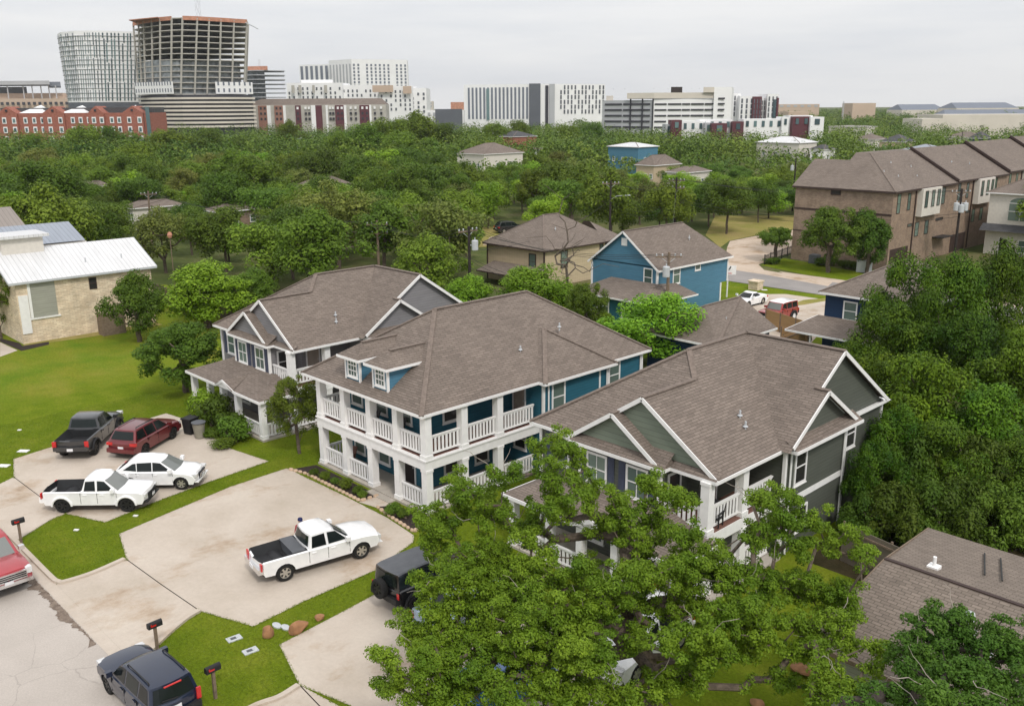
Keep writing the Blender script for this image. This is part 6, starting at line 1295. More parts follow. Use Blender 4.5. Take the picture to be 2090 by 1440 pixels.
# ------------------------------------------------------------------ vehicles
WHEELS = {}
def wheel_meshes(r, w_, rim):
    k = (r, w_, rim)
    if k not in WHEELS:
        q = MB(); q.lathe([(r * .62, -w_ / 2), (r * .9, -w_ / 2), (r * .985, -w_ * .38), (r, -w_ * .2), (r, w_ * .2), (r * .985, w_ * .38), (r * .9, w_ / 2), (r * .62, w_ / 2)], 24, axis='y'); o = q.build('tyre', M['tyre'], smooth=35, uv=False); tm = o.data; bpy.data.objects.remove(o)
        q = MB(); rr = r * .63; q.lathe([(rr, -w_ * .42), (rr, w_ * .46), (rr * .92, w_ * .46), (rr * .88, w_ * .2)], 24, axis='y')
        for s in range(6):   # spokes on the outer side (+y)
            a = 2 * math.pi * s / 6; c, sn = math.cos(a), math.sin(a); q.beam((.02 * c, w_ * .36, .02 * sn), (rr * .93 * c, w_ * .40, rr * .93 * sn), rr * .34, .03, up=(0, 1, 0))
        q.lathe([(rr * .3, w_ * .3), (rr * .26, w_ * .46), (0, w_ * .46)], 10, axis='y'); q2 = MB()
        o = q.build('rim', [M[rim]], uv=False); rm = o.data; bpy.data.objects.remove(o)
        q2.lathe([(rr * .9, w_ * .18), (0, w_ * .18)], 16, axis='y'); o = q2.build('brake_disc', M['tyre'], uv=False); bm_ = o.data; bpy.data.objects.remove(o)
        WHEELS[k] = (tm, rm, bm_)
    return WHEELS[k]
ST = [-1, -.94, -.60, 0, .60, .94, 1]
def vehicle(name, label, cat, s, loc, rz, scale=1.05):
    """s: dict of proportions in metres; x runs forward, y to the left"""
    T = thing(name, label, cat, loc, rz); T.scale = (scale,) * 3; P = M[s['paint']]; Lh = s['L'] / 2; W_ = s['W']; gc = s.get('gc', .28); r = s['r']; xs = s['axles']; ar = r * 1.18
    top = s['top']                        # (x, z at the sides, z in the middle) from the tail to the nose
    def profile(t):
        pts = [(-Lh, gc + .12)]; pts.append((-Lh + .08, gc))
        for ax in sorted(xs):
            pts.append((ax - ar, gc))
            for k in range(1, 8): a = math.pi * (1 - k / 8); pts.append((ax + ar * math.cos(a), gc + max(0, (r - gc) + ar * math.sin(a) - 0)) if False else (ax + ar * math.cos(a), max(gc, r * .95 + ar * math.sin(a))))
            pts.append((ax + ar, gc))
        pts += [(Lh - .15, gc), (Lh, gc + .2)]
        nb = len(pts); inner = abs(t) < .93
        for x, zo, zi in top[::-1]:
            z = zi if inner else zo
            if abs(t) == 1: z -= .045
            pts.append((x, z))
        return pts, nb
    rows = []; zm = (gc + max(p[1] for p in top)) / 2 + .05
    for t in ST:
        pts, nb = profile(t); row = []
        for x, z in pts:
            e = abs(x) / Lh; xx = x - math.copysign(.16 * t * t * max(0, e - .75) / .25, x); y = t * W_ / 2 * (1 - .05 * max(0, e - .8) / .2) 
            if abs(t) > .9: y *= 1 - .07 * ((z - zm) / .5) ** 2 if abs(z - zm) < .6 else .9
            row.append((xx, y, z))
        rows.append(row)
    q = MB(); n = len(rows[0]); base = 0
    for row in rows: q.v += row
    for i in range(len(ST) - 1):
        for k in range(n):
            j = (k + 1) % n; q.f.append((i * n + k, i * n + j, (i + 1) * n + j, (i + 1) * n + k)[::-1])
            inbed = k >= nb - 0 and j >= nb and s.get('bed') and -1 < (rows[i][k][0] + rows[i][j][0]) / 2 / Lh and max(rows[i][k][0], rows[i][j][0]) <= s['bed'][1] + .02 and min(rows[i][k][0], rows[i][j][0]) >= s['bed'][0] - .02
            low = (k < nb - 1)
            q.mi.append(1 if inbed and i in (1, 2, 3, 4) else 2 if low else 0)
    q.f.append(tuple(range(n))); q.mi.append(0); q.f.append(tuple((len(ST) - 1) * n + k for k in range(n))[::-1]); q.mi.append(0)
    b = q.build('body', [P, M['liner'], M['blackpl']], T, smooth=38, uv=False)
    bm = bmesh.new(); bm.from_mesh(b.data); bmesh.ops.recalc_face_normals(bm, faces=bm.faces); bm.to_mesh(b.data); bm.free()
    q = MB(); q.box((-Lh + .3, -W_ * .36, gc - .03), (Lh - .3, W_ * .36, gc + .3)); q.build('chassis', M['blackpl'], T, uv=False)
    # cabin
    rb, rt, ft, fb, belt, zr, wb, wr = s['cab']; 
    prof = [(rb, belt), (rt, zr - .05), (rt + (ft - rt) * .12, zr - .005), (rt + (ft - rt) * .5, zr + .015), (ft - (ft - rt) * .12, zr - .01), (ft, zr - .06), (fb, belt)]
    yw = lambda z: (wb + (wr - wb) * min(1, (z - belt) / (zr - belt))) / 2
    q = MB(); n = len(prof); mi_top = s.get('roofpaint')
    for t in ST:
        for k, (x, z) in enumerate(prof):
            zz = z - (.05 if abs(t) == 1 and 0 < k < n - 1 else 0); xx = x + (.09 * t * t if k <= 1 else -.12 * t * t if k >= n - 2 else 0); q.v.append((xx, t * yw(zz), zz))
    for i in range(len(ST) - 1):
        for k in range(n - 1): q.f.append((i * n + k, i * n + k + 1, (i + 1) * n + k + 1, (i + 1) * n + k)); q.mi.append(1 if mi_top and 0 < k < n - 2 else 0)
    q.f.append(tuple(range(n))); q.mi.append(0); q.f.append(tuple((len(ST) - 1) * n + k for k in range(n))[::-1]); q.mi.append(0)
    c = q.build('cabin', [P, M[mi_top]] if mi_top else [P], T, smooth=38, uv=False); bm = bmesh.new(); bm.from_mesh(c.data); bmesh.ops.recalc_face_normals(bm, faces=bm.faces); bm.to_mesh(c.data); bm.free()
    G_ = M['carglass']
    def pane(name, a, b, u0, u1, mt, out=.02):     # a->b base to top in (x,z), spanned across the car in pieces that follow its bow
        q = MB(); a, b = np.array(a), np.array(b); nrm = np.array([b[1] - a[1], -(b[0] - a[0])]); nrm /= np.linalg.norm(nrm); nrm *= out if s_ > 0 else -out
        lo, hi = a + (b - a) * u0, a + (b - a) * u1; tt = [-.86, -.6, 0, .6, .86]; row = []
        for t in tt: off = (-.12 if s_ > 0 else .09) * t * t; row.append([(lo[0] + nrm[0] + off, t * yw(lo[1]), lo[1] + nrm[1]), (hi[0] + nrm[0] + off, t * yw(hi[1]) * .99, hi[1] + nrm[1])])
        for i in range(4): f = [row[i][0], row[i + 1][0], row[i + 1][1], row[i][1]]; q.face(f if s_ > 0 else f[::-1])
        return q.build(name, mt, T, uv=False)
    s_ = 1; pane('windscreen', (fb, belt), (ft, zr - .06), .06, .90, M[s.get('screen', 'carglass')])
    s_ = -1; pane('rear_window', (rb, belt), (rt, zr - .05), s.get('rw', .12), .88, G_)
    for sd in (1, -1):
        for wn in s['side']:              # four (x, fraction of cabin height) corners
            q = MB(); pts = []
            for x, f in wn: z = belt + (zr - belt) * f; pts.append((x, sd * (yw(z) + .006), z))
            q.face(pts if sd < 0 else pts[::-1]); q.build('side_window', G_, T, uv=False)
        # mirror, handles, lights
        q = MB(); mx_ = fb - .28; q.box((mx_ - .1, sd * (W_ / 2 - .02), belt + .05), (mx_ + .08, sd * (W_ / 2 + .2), belt + .24)); q.build('mirror', M[s.get('mirror', s['paint'])], T, uv=False)
        for hx in s.get('handles', ()): q = MB(); q.box((hx - .1, sd * (W_ / 2 - .03), belt - .16), (hx + .1, sd * (W_ / 2 + .012), belt - .11)); q.build('door_handle', M[s.get('handle', s['paint'])], T, uv=False)
        for hx in s.get('seams', ()): q = MB(); q.box((hx - .007, sd * (W_ / 2 - .06), gc + .12), (hx + .007, sd * (W_ / 2 - .004), belt - .02)); q.build('door_seam', M['blackpl'], T, uv=False)
        hz_, hh, hw_, hl = s['head']; q = MB(); q.box((Lh - hl, sd * (W_ / 2 - .07), hz_), (Lh - .055, sd * (W_ / 2 - .07 - hw_), hz_ + hh)); q.build('headlight', M['lamp'], T, uv=False)
        tz, th, tw, tl = s['tail']; q = MB(); q.box((-Lh + tl, sd * (W_ / 2 - .015), tz), (-Lh + .06 - .02 * (tw < .25), sd * (W_ / 2 - tw), tz + th)); q.build('tail_light', M['red'], T, uv=False)
        if 'rail' in s: q = MB(); q.tube([(rt + .25, sd * wr * .44, zr - .04), (rt + .3, sd * wr * .44, zr + .06), (ft - .45, sd * wr * .44, zr + .06), (ft - .35, sd * wr * .44, zr - .04)], .025, 6); q.build('roof_rail', M[s['rail']], T, uv=False)
        if s.get('flare'):
            for ax in xs:
                q = MB(); pts = [(ax + ar * 1.05 * math.cos(a), sd * (W_ / 2 + .02), max(gc, r * .95 + ar * 1.05 * math.sin(a))) for a in np.linspace(0, math.pi, 11)]; q.tube(pts, .06, 6); q.build('wheel_arch', M[s['flare']], T, uv=False)
    gz0, gz1, gw = s['grille']; q = MB(); q.box((Lh - .12, -gw, gz0), (Lh - .005, gw, gz1))
    for k in range(1, 4): z = gz0 + (gz1 - gz0) * k / 4; q.box((Lh - .0, -gw * .97, z - .02), (Lh + .012, gw * .97, z + .02), 1)
    q.build('grille', [M[s.get('grillemat', 'blackpl')], M[s.get('grillebar', 'blackpl')]], T, uv=False)
    q = MB(); q.box((Lh - .22, -W_ * .45, gc + .1), (Lh + .03, W_ * .45, gz0 - .03)); q.build('bumper', M[s.get('bumper', 'blackpl')], T, uv=False)
    q = MB(); q.box((-Lh - .07, -W_ * .46, gc + .16), (-Lh + .2, W_ * .46, gc + .40)); q.build('bumper', M[s.get('rbumper', 'blackpl')], T, uv=False)
    q = MB(); pz = s.get('platez', .8); q.box((-Lh - .012 - s.get('platex', 0), -.17, pz), (-Lh + .05, .17, pz + .16)); q.build('licence_plate', M['plate'], T, uv=False)
    q = MB(); q.box((Lh + .03, -.17, gc + .2), (Lh + .045, .17, gc + .34)); q.build('licence_plate', M['plate'], T, uv=False)
    tm, rm, bd = wheel_meshes(r, s.get('tw', .25), s.get('rim', 'alloy'))
    for ax in xs:
        for sd in (1, -1):
            w_ = bpy.data.objects.new('wheel', None); w_.empty_display_size = .1; COL.objects.link(w_); w_.parent = T; w_.location = (ax, sd * (W_ / 2 - s.get('tw', .25) / 2 - s.get('inset', .03)), r); w_.rotation_euler = (0, 0, 0 if sd > 0 else math.pi)
            for nm, me in (('tyre', tm), ('rim', rm), ('brake_disc', bd)): o = bpy.data.objects.new(nm, me); COL.objects.link(o); o.parent = w_
    return T
def part(T, name, mt, fn): q = MB(); fn(q); return q.build(name, M[mt], T, uv=False)
def park(pr, pf, side, track, wb):
    """world place and heading from where the near-side rear and front tyres touch the ground in the survey photo"""
    a, b = gz(*pr)[:2], gz(*pf)[:2]; d = b - a; h = math.atan2(d[1], d[0]); l = np.linalg.norm(d); m_ = (a + b) / 2; lf = np.array([-math.sin(h), math.cos(h)]); m_ = m_ + lf * track / 2 * (1 if side == 'R' else -1); return (m_[0], m_[1], J + .002), h, l / wb
PU = dict(L=5.55, W=1.86, r=.385, tw=.26, gc=.42, axles=(-1.72, 1.75), paint='pwhite', bed=(-2.71, -.66),
          top=[(-2.775, 1.06, 1.06), (-2.70, 1.09, 1.09), (-2.69, 1.09, .66), (-.68, 1.11, .66), (-.66, 1.11, 1.11), (-.2, 1.09, 1.09), (1.15, 1.09, 1.09), (1.25, 1.08, 1.12), (1.9, 1.06, 1.12), (2.45, 1.0, 1.06), (2.70, .93, .98), (2.775, .74, .78)],
          cab=(-.70, -.55, .62, 1.38, 1.07, 1.73, 1.74, 1.38), side=[[(-.50, .10), (-.42, .80), (.13, .84), (.16, .10)], [(.26, .10), (.25, .84), (.62, .80), (1.10, .12)]], handles=(-.42, .45), seams=(-.64, .21, 1.2),
          head=(.72, .17, .34, .40), tail=(.74, .30, .2, .10), grille=(.56, .80, .50), grillemat='blackpl', bumper='pwhite', rbumper='chrome', platez=.62, platex=.08, rw=.2)
def spec(base, **kw): d = dict(base); d.update(kw); return d
loc, h, sc = park((582, 1185), (737, 1139), 'R', 1.74, 3.47)
T = vehicle('pickup_truck', 'white pickup with grey toolbox lid across its bed, parked alone on the middle driveway', 'pickup truck', PU, loc, h, sc)
part(T, 'toolbox', 'lidgrey', lambda q: q.box((-1.32, -.80, 1.10), (-.74, .80, 1.15)).box((-1.28, -.74, .7), (-.78, .74, 1.098)))
# seamark: blue ball aerial topper on the cab roof
loc, h, sc = park((129, 1047), (260, 1045), 'R', 1.8, 3.3)
vehicle('pickup_truck', 'white pickup with empty black bed and black wheels, parked beside the white crossover', 'pickup truck', spec(PU, W=1.9, r=.41, tw=.29, axles=(-1.62, 1.68), rim='blackalloy', screen='carpale', grille=(.60, .92, .54), L=5.45, top=[(-2.725, 1.12, 1.12), (-2.64, 1.16, 1.16), (-2.63, 1.16, .70), (-.66, 1.17, .70), (-.64, 1.17, 1.17), (-.2, 1.14, 1.14), (1.1, 1.14, 1.14), (1.22, 1.13, 1.18), (1.9, 1.10, 1.17), (2.4, 1.08, 1.14), (2.64, 1.02, 1.08), (2.725, .80, .84)], bed=(-2.65, -.64), cab=(-.68, -.5, .58, 1.36, 1.12, 1.80, 1.78, 1.42), side=[[(-.46, .10), (-.38, .80), (.10, .84), (.13, .10)], [(.23, .10), (.22, .84), (.58, .80), (1.08, .12)]], tail=(.82, .3, .2, .1), head=(.80, .16, .36, .40), bumper='blackpl', rbumper='pwhite', flare='pwhite'), loc, h, sc)
loc, h, sc = park((187, 935), (248, 878), 'R', 1.9, 3.7)
vehicle('pickup_truck', 'dark grey off-road pickup with open bed, farthest vehicle on the grey house driveway', 'pickup truck', spec(PU, paint='pgrey', W=2.08, L=5.85, r=.45, tw=.33, gc=.5, axles=(-1.80, 1.88), rim='blackalloy', flare='blackpl', bed=(-2.86, -.86), top=[(-2.925, 1.22, 1.22), (-2.85, 1.26, 1.26), (-2.84, 1.26, .78), (-.88, 1.28, .78), (-.86, 1.28, 1.28), (-.2, 1.24, 1.24), (1.2, 1.24, 1.24), (1.32, 1.24, 1.3), (2.0, 1.22, 1.30), (2.6, 1.16, 1.24), (2.82, 1.04, 1.1), (2.925, .8, .84)], cab=(-.9, -.72, .72, 1.45, 1.23, 1.95, 1.9, 1.52), side=[[(-.66, .10), (-.56, .82), (.10, .85), (.13, .10)], [(.25, .10), (.24, .85), (.7, .80), (1.2, .12)]], tail=(.86, .34, .24, .12), head=(.98, .2, .36, .4), grille=(.74, 1.12, .62), handles=(-.5, .5), seams=(-.84, .19, 1.25), rbumper='pgrey', bumper='blackpl', platez=.66, mirror='blackpl'), loc, h, 1.04)
SUV = dict(L=4.82, W=1.94, r=.38, tw=.25, gc=.30, axles=(-1.46, 1.46), paint='pred', top=[(-2.41, .98, .98), (-2.33, 1.06, 1.06), (-1.6, 1.08, 1.08), (1.0, 1.06, 1.06), (1.15, 1.04, 1.10), (1.9, .98, 1.06), (2.25, .94, 1.0), (2.41, .70, .74)],
           cab=(-2.34, -1.90, .40, 1.26, 1.04, 1.72, 1.80, 1.34), side=[[(-2.02, .16), (-1.78, .80), (-1.18, .84), (-1.12, .10)], [(-1.04, .10), (-1.08, .84), (-.22, .86), (-.16, .10)], [(-.07, .10), (-.12, .86), (.40, .80), (.92, .12)]], handles=(-.92, .05), seams=(-1.08, -.11, 1.0), head=(.74, .15, .4, .38), tail=(.86, .16, .42, .22), grille=(.72, .9, .5), bumper='pred', rbumper='pred', rail='blackpl', rw=.22, platez=.66)
loc, h, sc = park((292, 932), (357, 893), 'R', 1.8, 2.92)
vehicle('suv', 'dark red estate-bodied SUV between the grey pickup and the bins', 'suv', spec(SUV, rim='blackalloy'), loc, h, 1.04)
fr = gz(372, 999)[:2]; hd = math.atan2(*(gz(372, 999) - gz(266, 1000))[:2][::-1])
d_ = np.array([math.cos(hd), math.sin(hd)]); c_ = fr - d_ * 1.36 * 1.05 + np.array([-d_[1], d_[0]]) * .85
vehicle('crossover_car', 'white rounded crossover with pale windscreen behind the white pickup', 'car', spec(dict((k, v) for k, v in SUV.items() if k != 'rail'), paint='pwhite', L=4.5, W=1.84, r=.36, axles=(-1.32, 1.36), top=[(-2.25, .92, .92), (-2.18, 1.02, 1.02), (-1.5, 1.03, 1.03), (.9, 1.0, 1.0), (1.05, .98, 1.04), (1.7, .92, 1.0), (2.1, .80, .88), (2.25, .56, .6)], cab=(-2.16, -1.42, .28, 1.16, .99, 1.57, 1.72, 1.24), side=[[(-1.66, .22), (-1.18, .74), (-1.0, .78), (-.95, .12)], [(-.91, .10), (-.96, .80), (-.18, .86), (-.14, .10)], [(-.09, .10), (-.13, .86), (.28, .80), (.86, .12)]], bumper='pwhite', rbumper='pwhite', screen='carpale', head=(.68, .16, .34, .42), grille=(.5, .78, .46), grillebar='chrome', tail=(.8, .18, .4, .2), seams=(-.95, -.1, .95), platez=.6), (c_[0], c_[1], J + .002), hd, 1.05)
# red pickup on the street, nose towards the camera side
g_ = gz(56, 1186); sc = 1.05
vehicle('pickup_truck', 'red full-size pickup with chrome grille and bumper, cut by the left edge', 'pickup truck', spec(PU, paint='pruby', W=2.03, L=5.9, r=.42, tw=.27, gc=.45, axles=(-1.8, 1.86), bed=(-2.88, -.86), rim='alloy', screen='carpale', top=[(-2.95, 1.18, 1.18), (-2.87, 1.22, 1.22), (-2.86, 1.22, .75), (-.88, 1.24, .75), (-.86, 1.24, 1.24), (-.2, 1.2, 1.2), (1.2, 1.2, 1.2), (1.32, 1.2, 1.25), (2.0, 1.19, 1.27), (2.62, 1.14, 1.22), (2.86, 1.06, 1.14), (2.95, .80, .84)], cab=(-.9, -.72, .72, 1.5, 1.19, 1.93, 1.88, 1.5), side=[[(-.66, .10), (-.56, .82), (.10, .85), (.13, .10)], [(.25, .10), (.24, .85), (.7, .80), (1.22, .12)]], head=(.86, .26, .24, .34), grille=(.74, 1.08, .72), grillemat='chrome', grillebar='blackpl', bumper='chrome', rbumper='chrome', mirror='chrome', handle='chrome', seams=(-.84, .19, 1.25), handles=(-.5, .5), tail=(.86, .34, .22, .1)), (g_[0] - 1.86 * sc, g_[1] - 1.0 * sc, .006), 0.02, sc)
g_ = gz(224, 1413)
T = vehicle('suv', 'navy blue boxy SUV with roof rails and red tail lights at the kerb', 'suv', spec(SUV, paint='pnavy', L=4.45, W=1.82, r=.36, axles=(-1.28, 1.36), top=[(-2.225, 1.0, 1.0), (-2.17, 1.06, 1.06), (-1.6, 1.07, 1.07), (.95, 1.04, 1.04), (1.1, 1.03, 1.07), (1.8, 1.0, 1.06), (2.12, .93, 1.0), (2.225, .66, .68)], cab=(-2.16, -1.98, .28, .98, 1.04, 1.70, 1.70, 1.40), side=[[(-1.92, .12), (-1.80, .82), (-1.28, .86), (-1.22, .10)], [(-1.14, .10), (-1.16, .86), (-.3, .88), (-.26, .10)], [(-.17, .10), (-.2, .88), (.26, .82), (.72, .12)]], tail=(.72, .42, .17, .10), head=(.78, .18, .28, .3), bumper='pnavy', rbumper='blackpl', rw=.12, platez=.74, handles=(-1.0, -.02), seams=(-1.18, -.21, .8), rim='blackalloy'), (g_[0] + 1.36 * 1.03, g_[1] + .84 * 1.03, .006), math.pi + .03, 1.03)
part(T, 'stop_lamp', 'red', lambda q: q.box((-2.10, -.3, 1.60), (-2.06, .3, 1.64))); part(T, 'wiper', 'blackpl', lambda q: q.beam((-2.18, -.1, 1.14), (-2.16, .45, 1.2), .03, .03))
# open-top style off-roader with a spare wheel, half under the oak
JP = spec(SUV, paint='pblack', L=4.1, W=1.82, r=.42, tw=.28, gc=.45, axles=(-1.2, 1.3), inset=-.08, flare='blackpl', top=[(-2.05, 1.12, 1.12), (-2.0, 1.16, 1.16), (-1.5, 1.18, 1.18), (.7, 1.16, 1.16), (.8, 1.15, 1.17), (1.6, 1.12, 1.14), (1.98, 1.1, 1.1), (2.05, .7, .7)], cab=(-2.0, -1.96, .42, .72, 1.14, 1.86, 1.62, 1.46), roofpaint='lidgrey', side=[[(-1.88, .12), (-1.88, .80), (-1.1, .80), (-1.1, .12)], [(-1.0, .12), (-1.0, .80), (-.25, .80), (-.25, .12)], [(-.15, .12), (-.15, .80), (.34, .80), (.56, .12)]], tail=(.86, .24, .16, .06), head=(.82, .2, .2, .2), grille=(.72, 1.06, .5), bumper='blackpl', rbumper='blackpl', rim='blackalloy', rw=.15, handles=(-.8, .05), seams=(-1.05, -.2, .62))
JP.pop('rail'); g_ = gz(846, 1248)
T = vehicle('off_roader', 'black off-roader with grey roof and spare wheel on its tail, half under the oak', 'suv', JP, (g_[0] - .84, g_[1] + 1.2 * 1.05, J + .002), R(90), 1.05)
tm, rm, bd = wheel_meshes(.42, .28, 'blackalloy'); sp_ = bpy.data.objects.new('spare_wheel', None); COL.objects.link(sp_); sp_.parent = T; sp_.location = (-2.2, .1, 1.08); sp_.rotation_euler = (0, 0, R(90))
for nm, me in (('tyre', tm), ('rim', rm)): o = bpy.data.objects.new(nm, me); COL.objects.link(o); o.parent = sp_
SED = spec(SUV, paint='psilver', L=4.6, W=1.8, r=.33, tw=.22, gc=.22, axles=(-1.38, 1.36), top=[(-2.3, .80, .80), (-2.2, .95, .97), (-1.5, .97, 1.0), (-1.3, .93, .93), (.9, .90, .90), (1.0, .88, .93), (1.8, .78, .86), (2.2, .66, .72), (2.3, .45, .48)], cab=(-1.62, -.85, .3, 1.08, .90, 1.43, 1.62, 1.16), side=[[(-1.1, .15), (-.8, .80), (-.22, .86), (-.2, .12)], [(-.12, .12), (-.14, .86), (.26, .80), (.76, .12)]], tail=(.66, .16, .36, .2), head=(.56, .15, .34, .4), grille=(.4, .6, .4), bumper='psilver', rbumper='psilver', handles=(-.75, .1), seams=(-1.0, -.16, .85), platez=.55)
SED.pop('rail')
vehicle('saloon_car', 'silver-blue saloon beside the off-roader, mostly hidden under the oak', 'car', SED, (g_[0] + 1.9, g_[1] + 1.3, J + .002), R(90), 1.05)
g2 = gz(1300, 1345)
vehicle('suv', 'white SUV glimpsed through the oak branches on the green house driveway', 'suv', spec(SUV, paint='pwhite', bumper='pwhite', rbumper='pwhite'), (g2[0] - .1, g2[1] + .2, J + .002), R(-86), 1.05)
g3 = gz(1030, 1428)
vehicle('saloon_car', 'blue saloon almost hidden by the lowest oak branches', 'car', spec(SED, paint='pblue', bumper='pblue', rbumper='pblue'), (g3[0] - .3, g3[1] - .2, J + .002), R(90), 1.05)
g4 = gz(1556, 620)
vehicle('coupe_car', 'small white coupe on the back drive before the bright blue house', 'car', spec(SED, paint='pwhite', L=4.3, bumper='pwhite', rbumper='pwhite', axles=(-1.26, 1.3), top=[(-2.15, .78, .78), (-2.05, .9, .92), (-1.5, .94, .96), (-1.3, .9, .9), (.8, .86, .86), (.9, .84, .9), (1.7, .74, .82), (2.05, .62, .68), (2.15, .42, .45)], cab=(-1.6, -.6, .2, 1.0, .86, 1.33, 1.6, 1.08), side=[[(-.9, .2), (-.5, .78), (.16, .82), (.7, .12)]], seams=(-.6, .8), handles=(-.4,)), (g4[0] - .84, g4[1] - 1.3 * 1.05, .01), R(-92), 1.05)
g5 = gz(1617, 653)
vehicle('off_roader', 'boxy red off-roader with white roof standing on the back drive', 'suv', spec(JP, paint='porange', roofpaint='pwhite', L=4.4, rim='pwhite', r=.44, tw=.3, axles=(-1.25, 1.4), top=[(-2.2, 1.16, 1.16), (-2.15, 1.2, 1.2), (-1.5, 1.22, 1.22), (.8, 1.2, 1.2), (.9, 1.19, 1.21), (1.7, 1.16, 1.18), (2.1, 1.12, 1.12), (2.2, .75, .75)], cab=(-2.14, -2.08, .5, .84, 1.18, 1.9, 1.7, 1.5), screen='carpale', bumper='pwhite', handles=(-.8, .1)), (g5[0] - .86, g5[1] - 1.3 * 1.05, .01), R(-93), 1.05)
g6 = gz(1041, 474)
vehicle('suv', 'black SUV parked on the dry grass beyond the tan house', 'suv', spec(SUV, paint='pblack', bumper='pblack', rbumper='pblack'), (g6[0], g6[1], .01), R(72), 1.1)
for i, (px, py, lab) in enumerate([(1686, 330, 'white parked car seen over the brick end roof, leftmost'), (1702, 327, 'white parked car seen over the brick end roof, second from the left'), (1718, 325, 'white parked car seen over the brick end roof, third from the left'), (1745, 318, 'white parked car beyond the first roof ridge')]):
    g7 = gz(px, py); vehicle('parked_car', lab, 'car', spec(SUV, paint='pwhite', bumper='pwhite', rbumper='pwhite'), (g7[0], g7[1], 0), R(80 + 8 * i), 1.1)['group'] = 'white cars parked beyond the brick row'
# ------------------------------------------------------------------ street furniture and small things
def mailbox(px, pyb, ang, label):
    g = gz(px, pyb); T = thing('mailbox', label, 'mailbox', (g[0], g[1], 0), ang, 'black kerbside mailboxes')
    part(T, 'post', 'wood', lambda q: q.box((-.06, -.06, 0), (.06, .06, 1.12)))
    q = MB(); pr = [(-.11, 0), (.11, 0), (.11, .14)] + [(.11 * math.cos(a), .14 + .11 * math.sin(a)) for a in np.linspace(.3, math.pi - .3, 6)] + [(-.11, .14)]
    n = len(pr); a = [(-.32, y, 1.12 + z) for y, z in pr]; b = [(.32, y, 1.12 + z) for y, z in pr]; q.face(a[::-1]); q.face(b)
    for i in range(n): j = (i + 1) % n; q.face([a[i], a[j], b[j], b[i]][::-1])
    q.build('box', M['blackpl'], T, uv=False); part(T, 'flag', 'red', lambda q: q.box((-.22, -.125, 1.2), (.02, -.112, 1.26)).box((-.22, -.125, 1.26), (-.17, -.112, 1.31)))
    T.scale = (.88, .88, 1.0)
mailbox(44, 1110, R(93), 'black mailbox leaning on its post behind the red pickup'); mailbox(322, 1330, R(93), 'black mailbox at the lawn corner above the navy SUV'); mailbox(440, 1424, R(93), 'black mailbox on the lawn beside the tail of the navy SUV')
def bin_(label, loc, mt, square=False):
    T = thing('wheelie_bin', label, 'bin', loc, R(20)); q = MB()
    if square: q.face([(-.3, -.32, .05), (.3, -.32, .05), (.3, .32, .05), (-.3, .32, .05)][::-1]); [q.face([(a[0] * .8, a[1] * .8, .05), (b[0] * .8, b[1] * .8, .05), (b[0], b[1], 1.0), (a[0], a[1], 1.0)]) for a, b in zip([(-.36, -.38), (.36, -.38), (.36, .38), (-.36, .38)], [(.36, -.38), (.36, .38), (-.36, .38), (-.36, -.38)])]
    else: q.lathe([(0, .03), (.30, .03), (.40, 1.0), (.42, 1.02)], 16)
    q.build('body', M[mt], T, smooth=30, uv=False)
    part(T, 'lid', 'lidgrey' if not square else 'blackpl', (lambda q: q.lathe([(.45, 1.02), (.46, 1.07), (.30, 1.13), (0, 1.15)], 16)) if not square else (lambda q: q.box((-.40, -.42, 1.0), (.40, .44, 1.1))))
    for sx in (-.3, .3): part(T, 'wheel', 'tyre', lambda q: q.tube([(sx - .03, .36, .13), (sx + .03, .36, .13)], .13, 10))
g = gz(408, 893); bin_('olive round wheelie bin with grey lid at the end of the grey driveway', (g[0], g[1], J), 'greenbin')
g = gz(390, 884); bin_('black square wheelie bin behind the olive bin', (g[0], g[1], J), 'blackpl', True)
for px, py, lab in ((478, 1303, 'white water meter lid on the lawn, nearer the driveway'), (511, 1328, 'white water meter lid on the lawn, nearer the street')):
    g = gz(px, py); q = MB(); q.box((-.29, -.19, 0), (.29, .19, .04)); q.box((-.14, -.08, .041), (.08, .08, .05), 1); T = thing('meter_lid', lab, 'meter lid', (g[0], g[1], 0), R(84)); q.build('lid', [M['galv'], M['lidgrey']], T, uv=False)
for px, py, lab in ((565, 1277, 'grey valve cover between the two boulders'), (583, 1281, 'blue-grey valve cover beside the big boulder')):
    g = gz(px, py); q = MB(); q.lathe([(.22, 0), (.22, .08), (.17, .1), (0, .1)], 10); o = one('valve_cover', lab, 'cover', q, M['galv'], (g[0], g[1], 0), 0); o.scale = (1.2, .7, .8)
def boulder(px, py, sx, sy, sz, rz, label, seed):
    rng = np.random.default_rng(seed); bm = bmesh.new(); bmesh.ops.create_icosphere(bm, subdivisions=3, radius=1)
    ph = rng.uniform(0, 6, 6); cut = [(unit(rng.normal(size=3)), rng.uniform(.55, .85)) for _ in range(9)]
    for v in bm.verts:
        p = np.array(v.co)
        for n_, d_ in cut:
            k = p @ n_
            if k > d_: p = p - n_ * (k - d_) * .9
        p += .04 * np.sin(p * 7 + ph[:3]); v.co = (p[0] * sx, p[1] * sy, p[2] * sz + sz * .55)
    me = bpy.data.meshes.new('boulder'); bm.to_mesh(me); bm.free(); me.materials.append(M['boulder']); me.polygons.foreach_set('use_smooth', [True] * len(me.polygons)); me.set_sharp_from_angle(angle=R(28)); o = bpy.data.objects.new('boulder', me); COL.objects.link(o); g = gz(px, py); o.location = (g[0], g[1], 0); o.rotation_euler = (0, 0, rz); tag(o, label, 'boulder', 'boulders at the lawn tip')
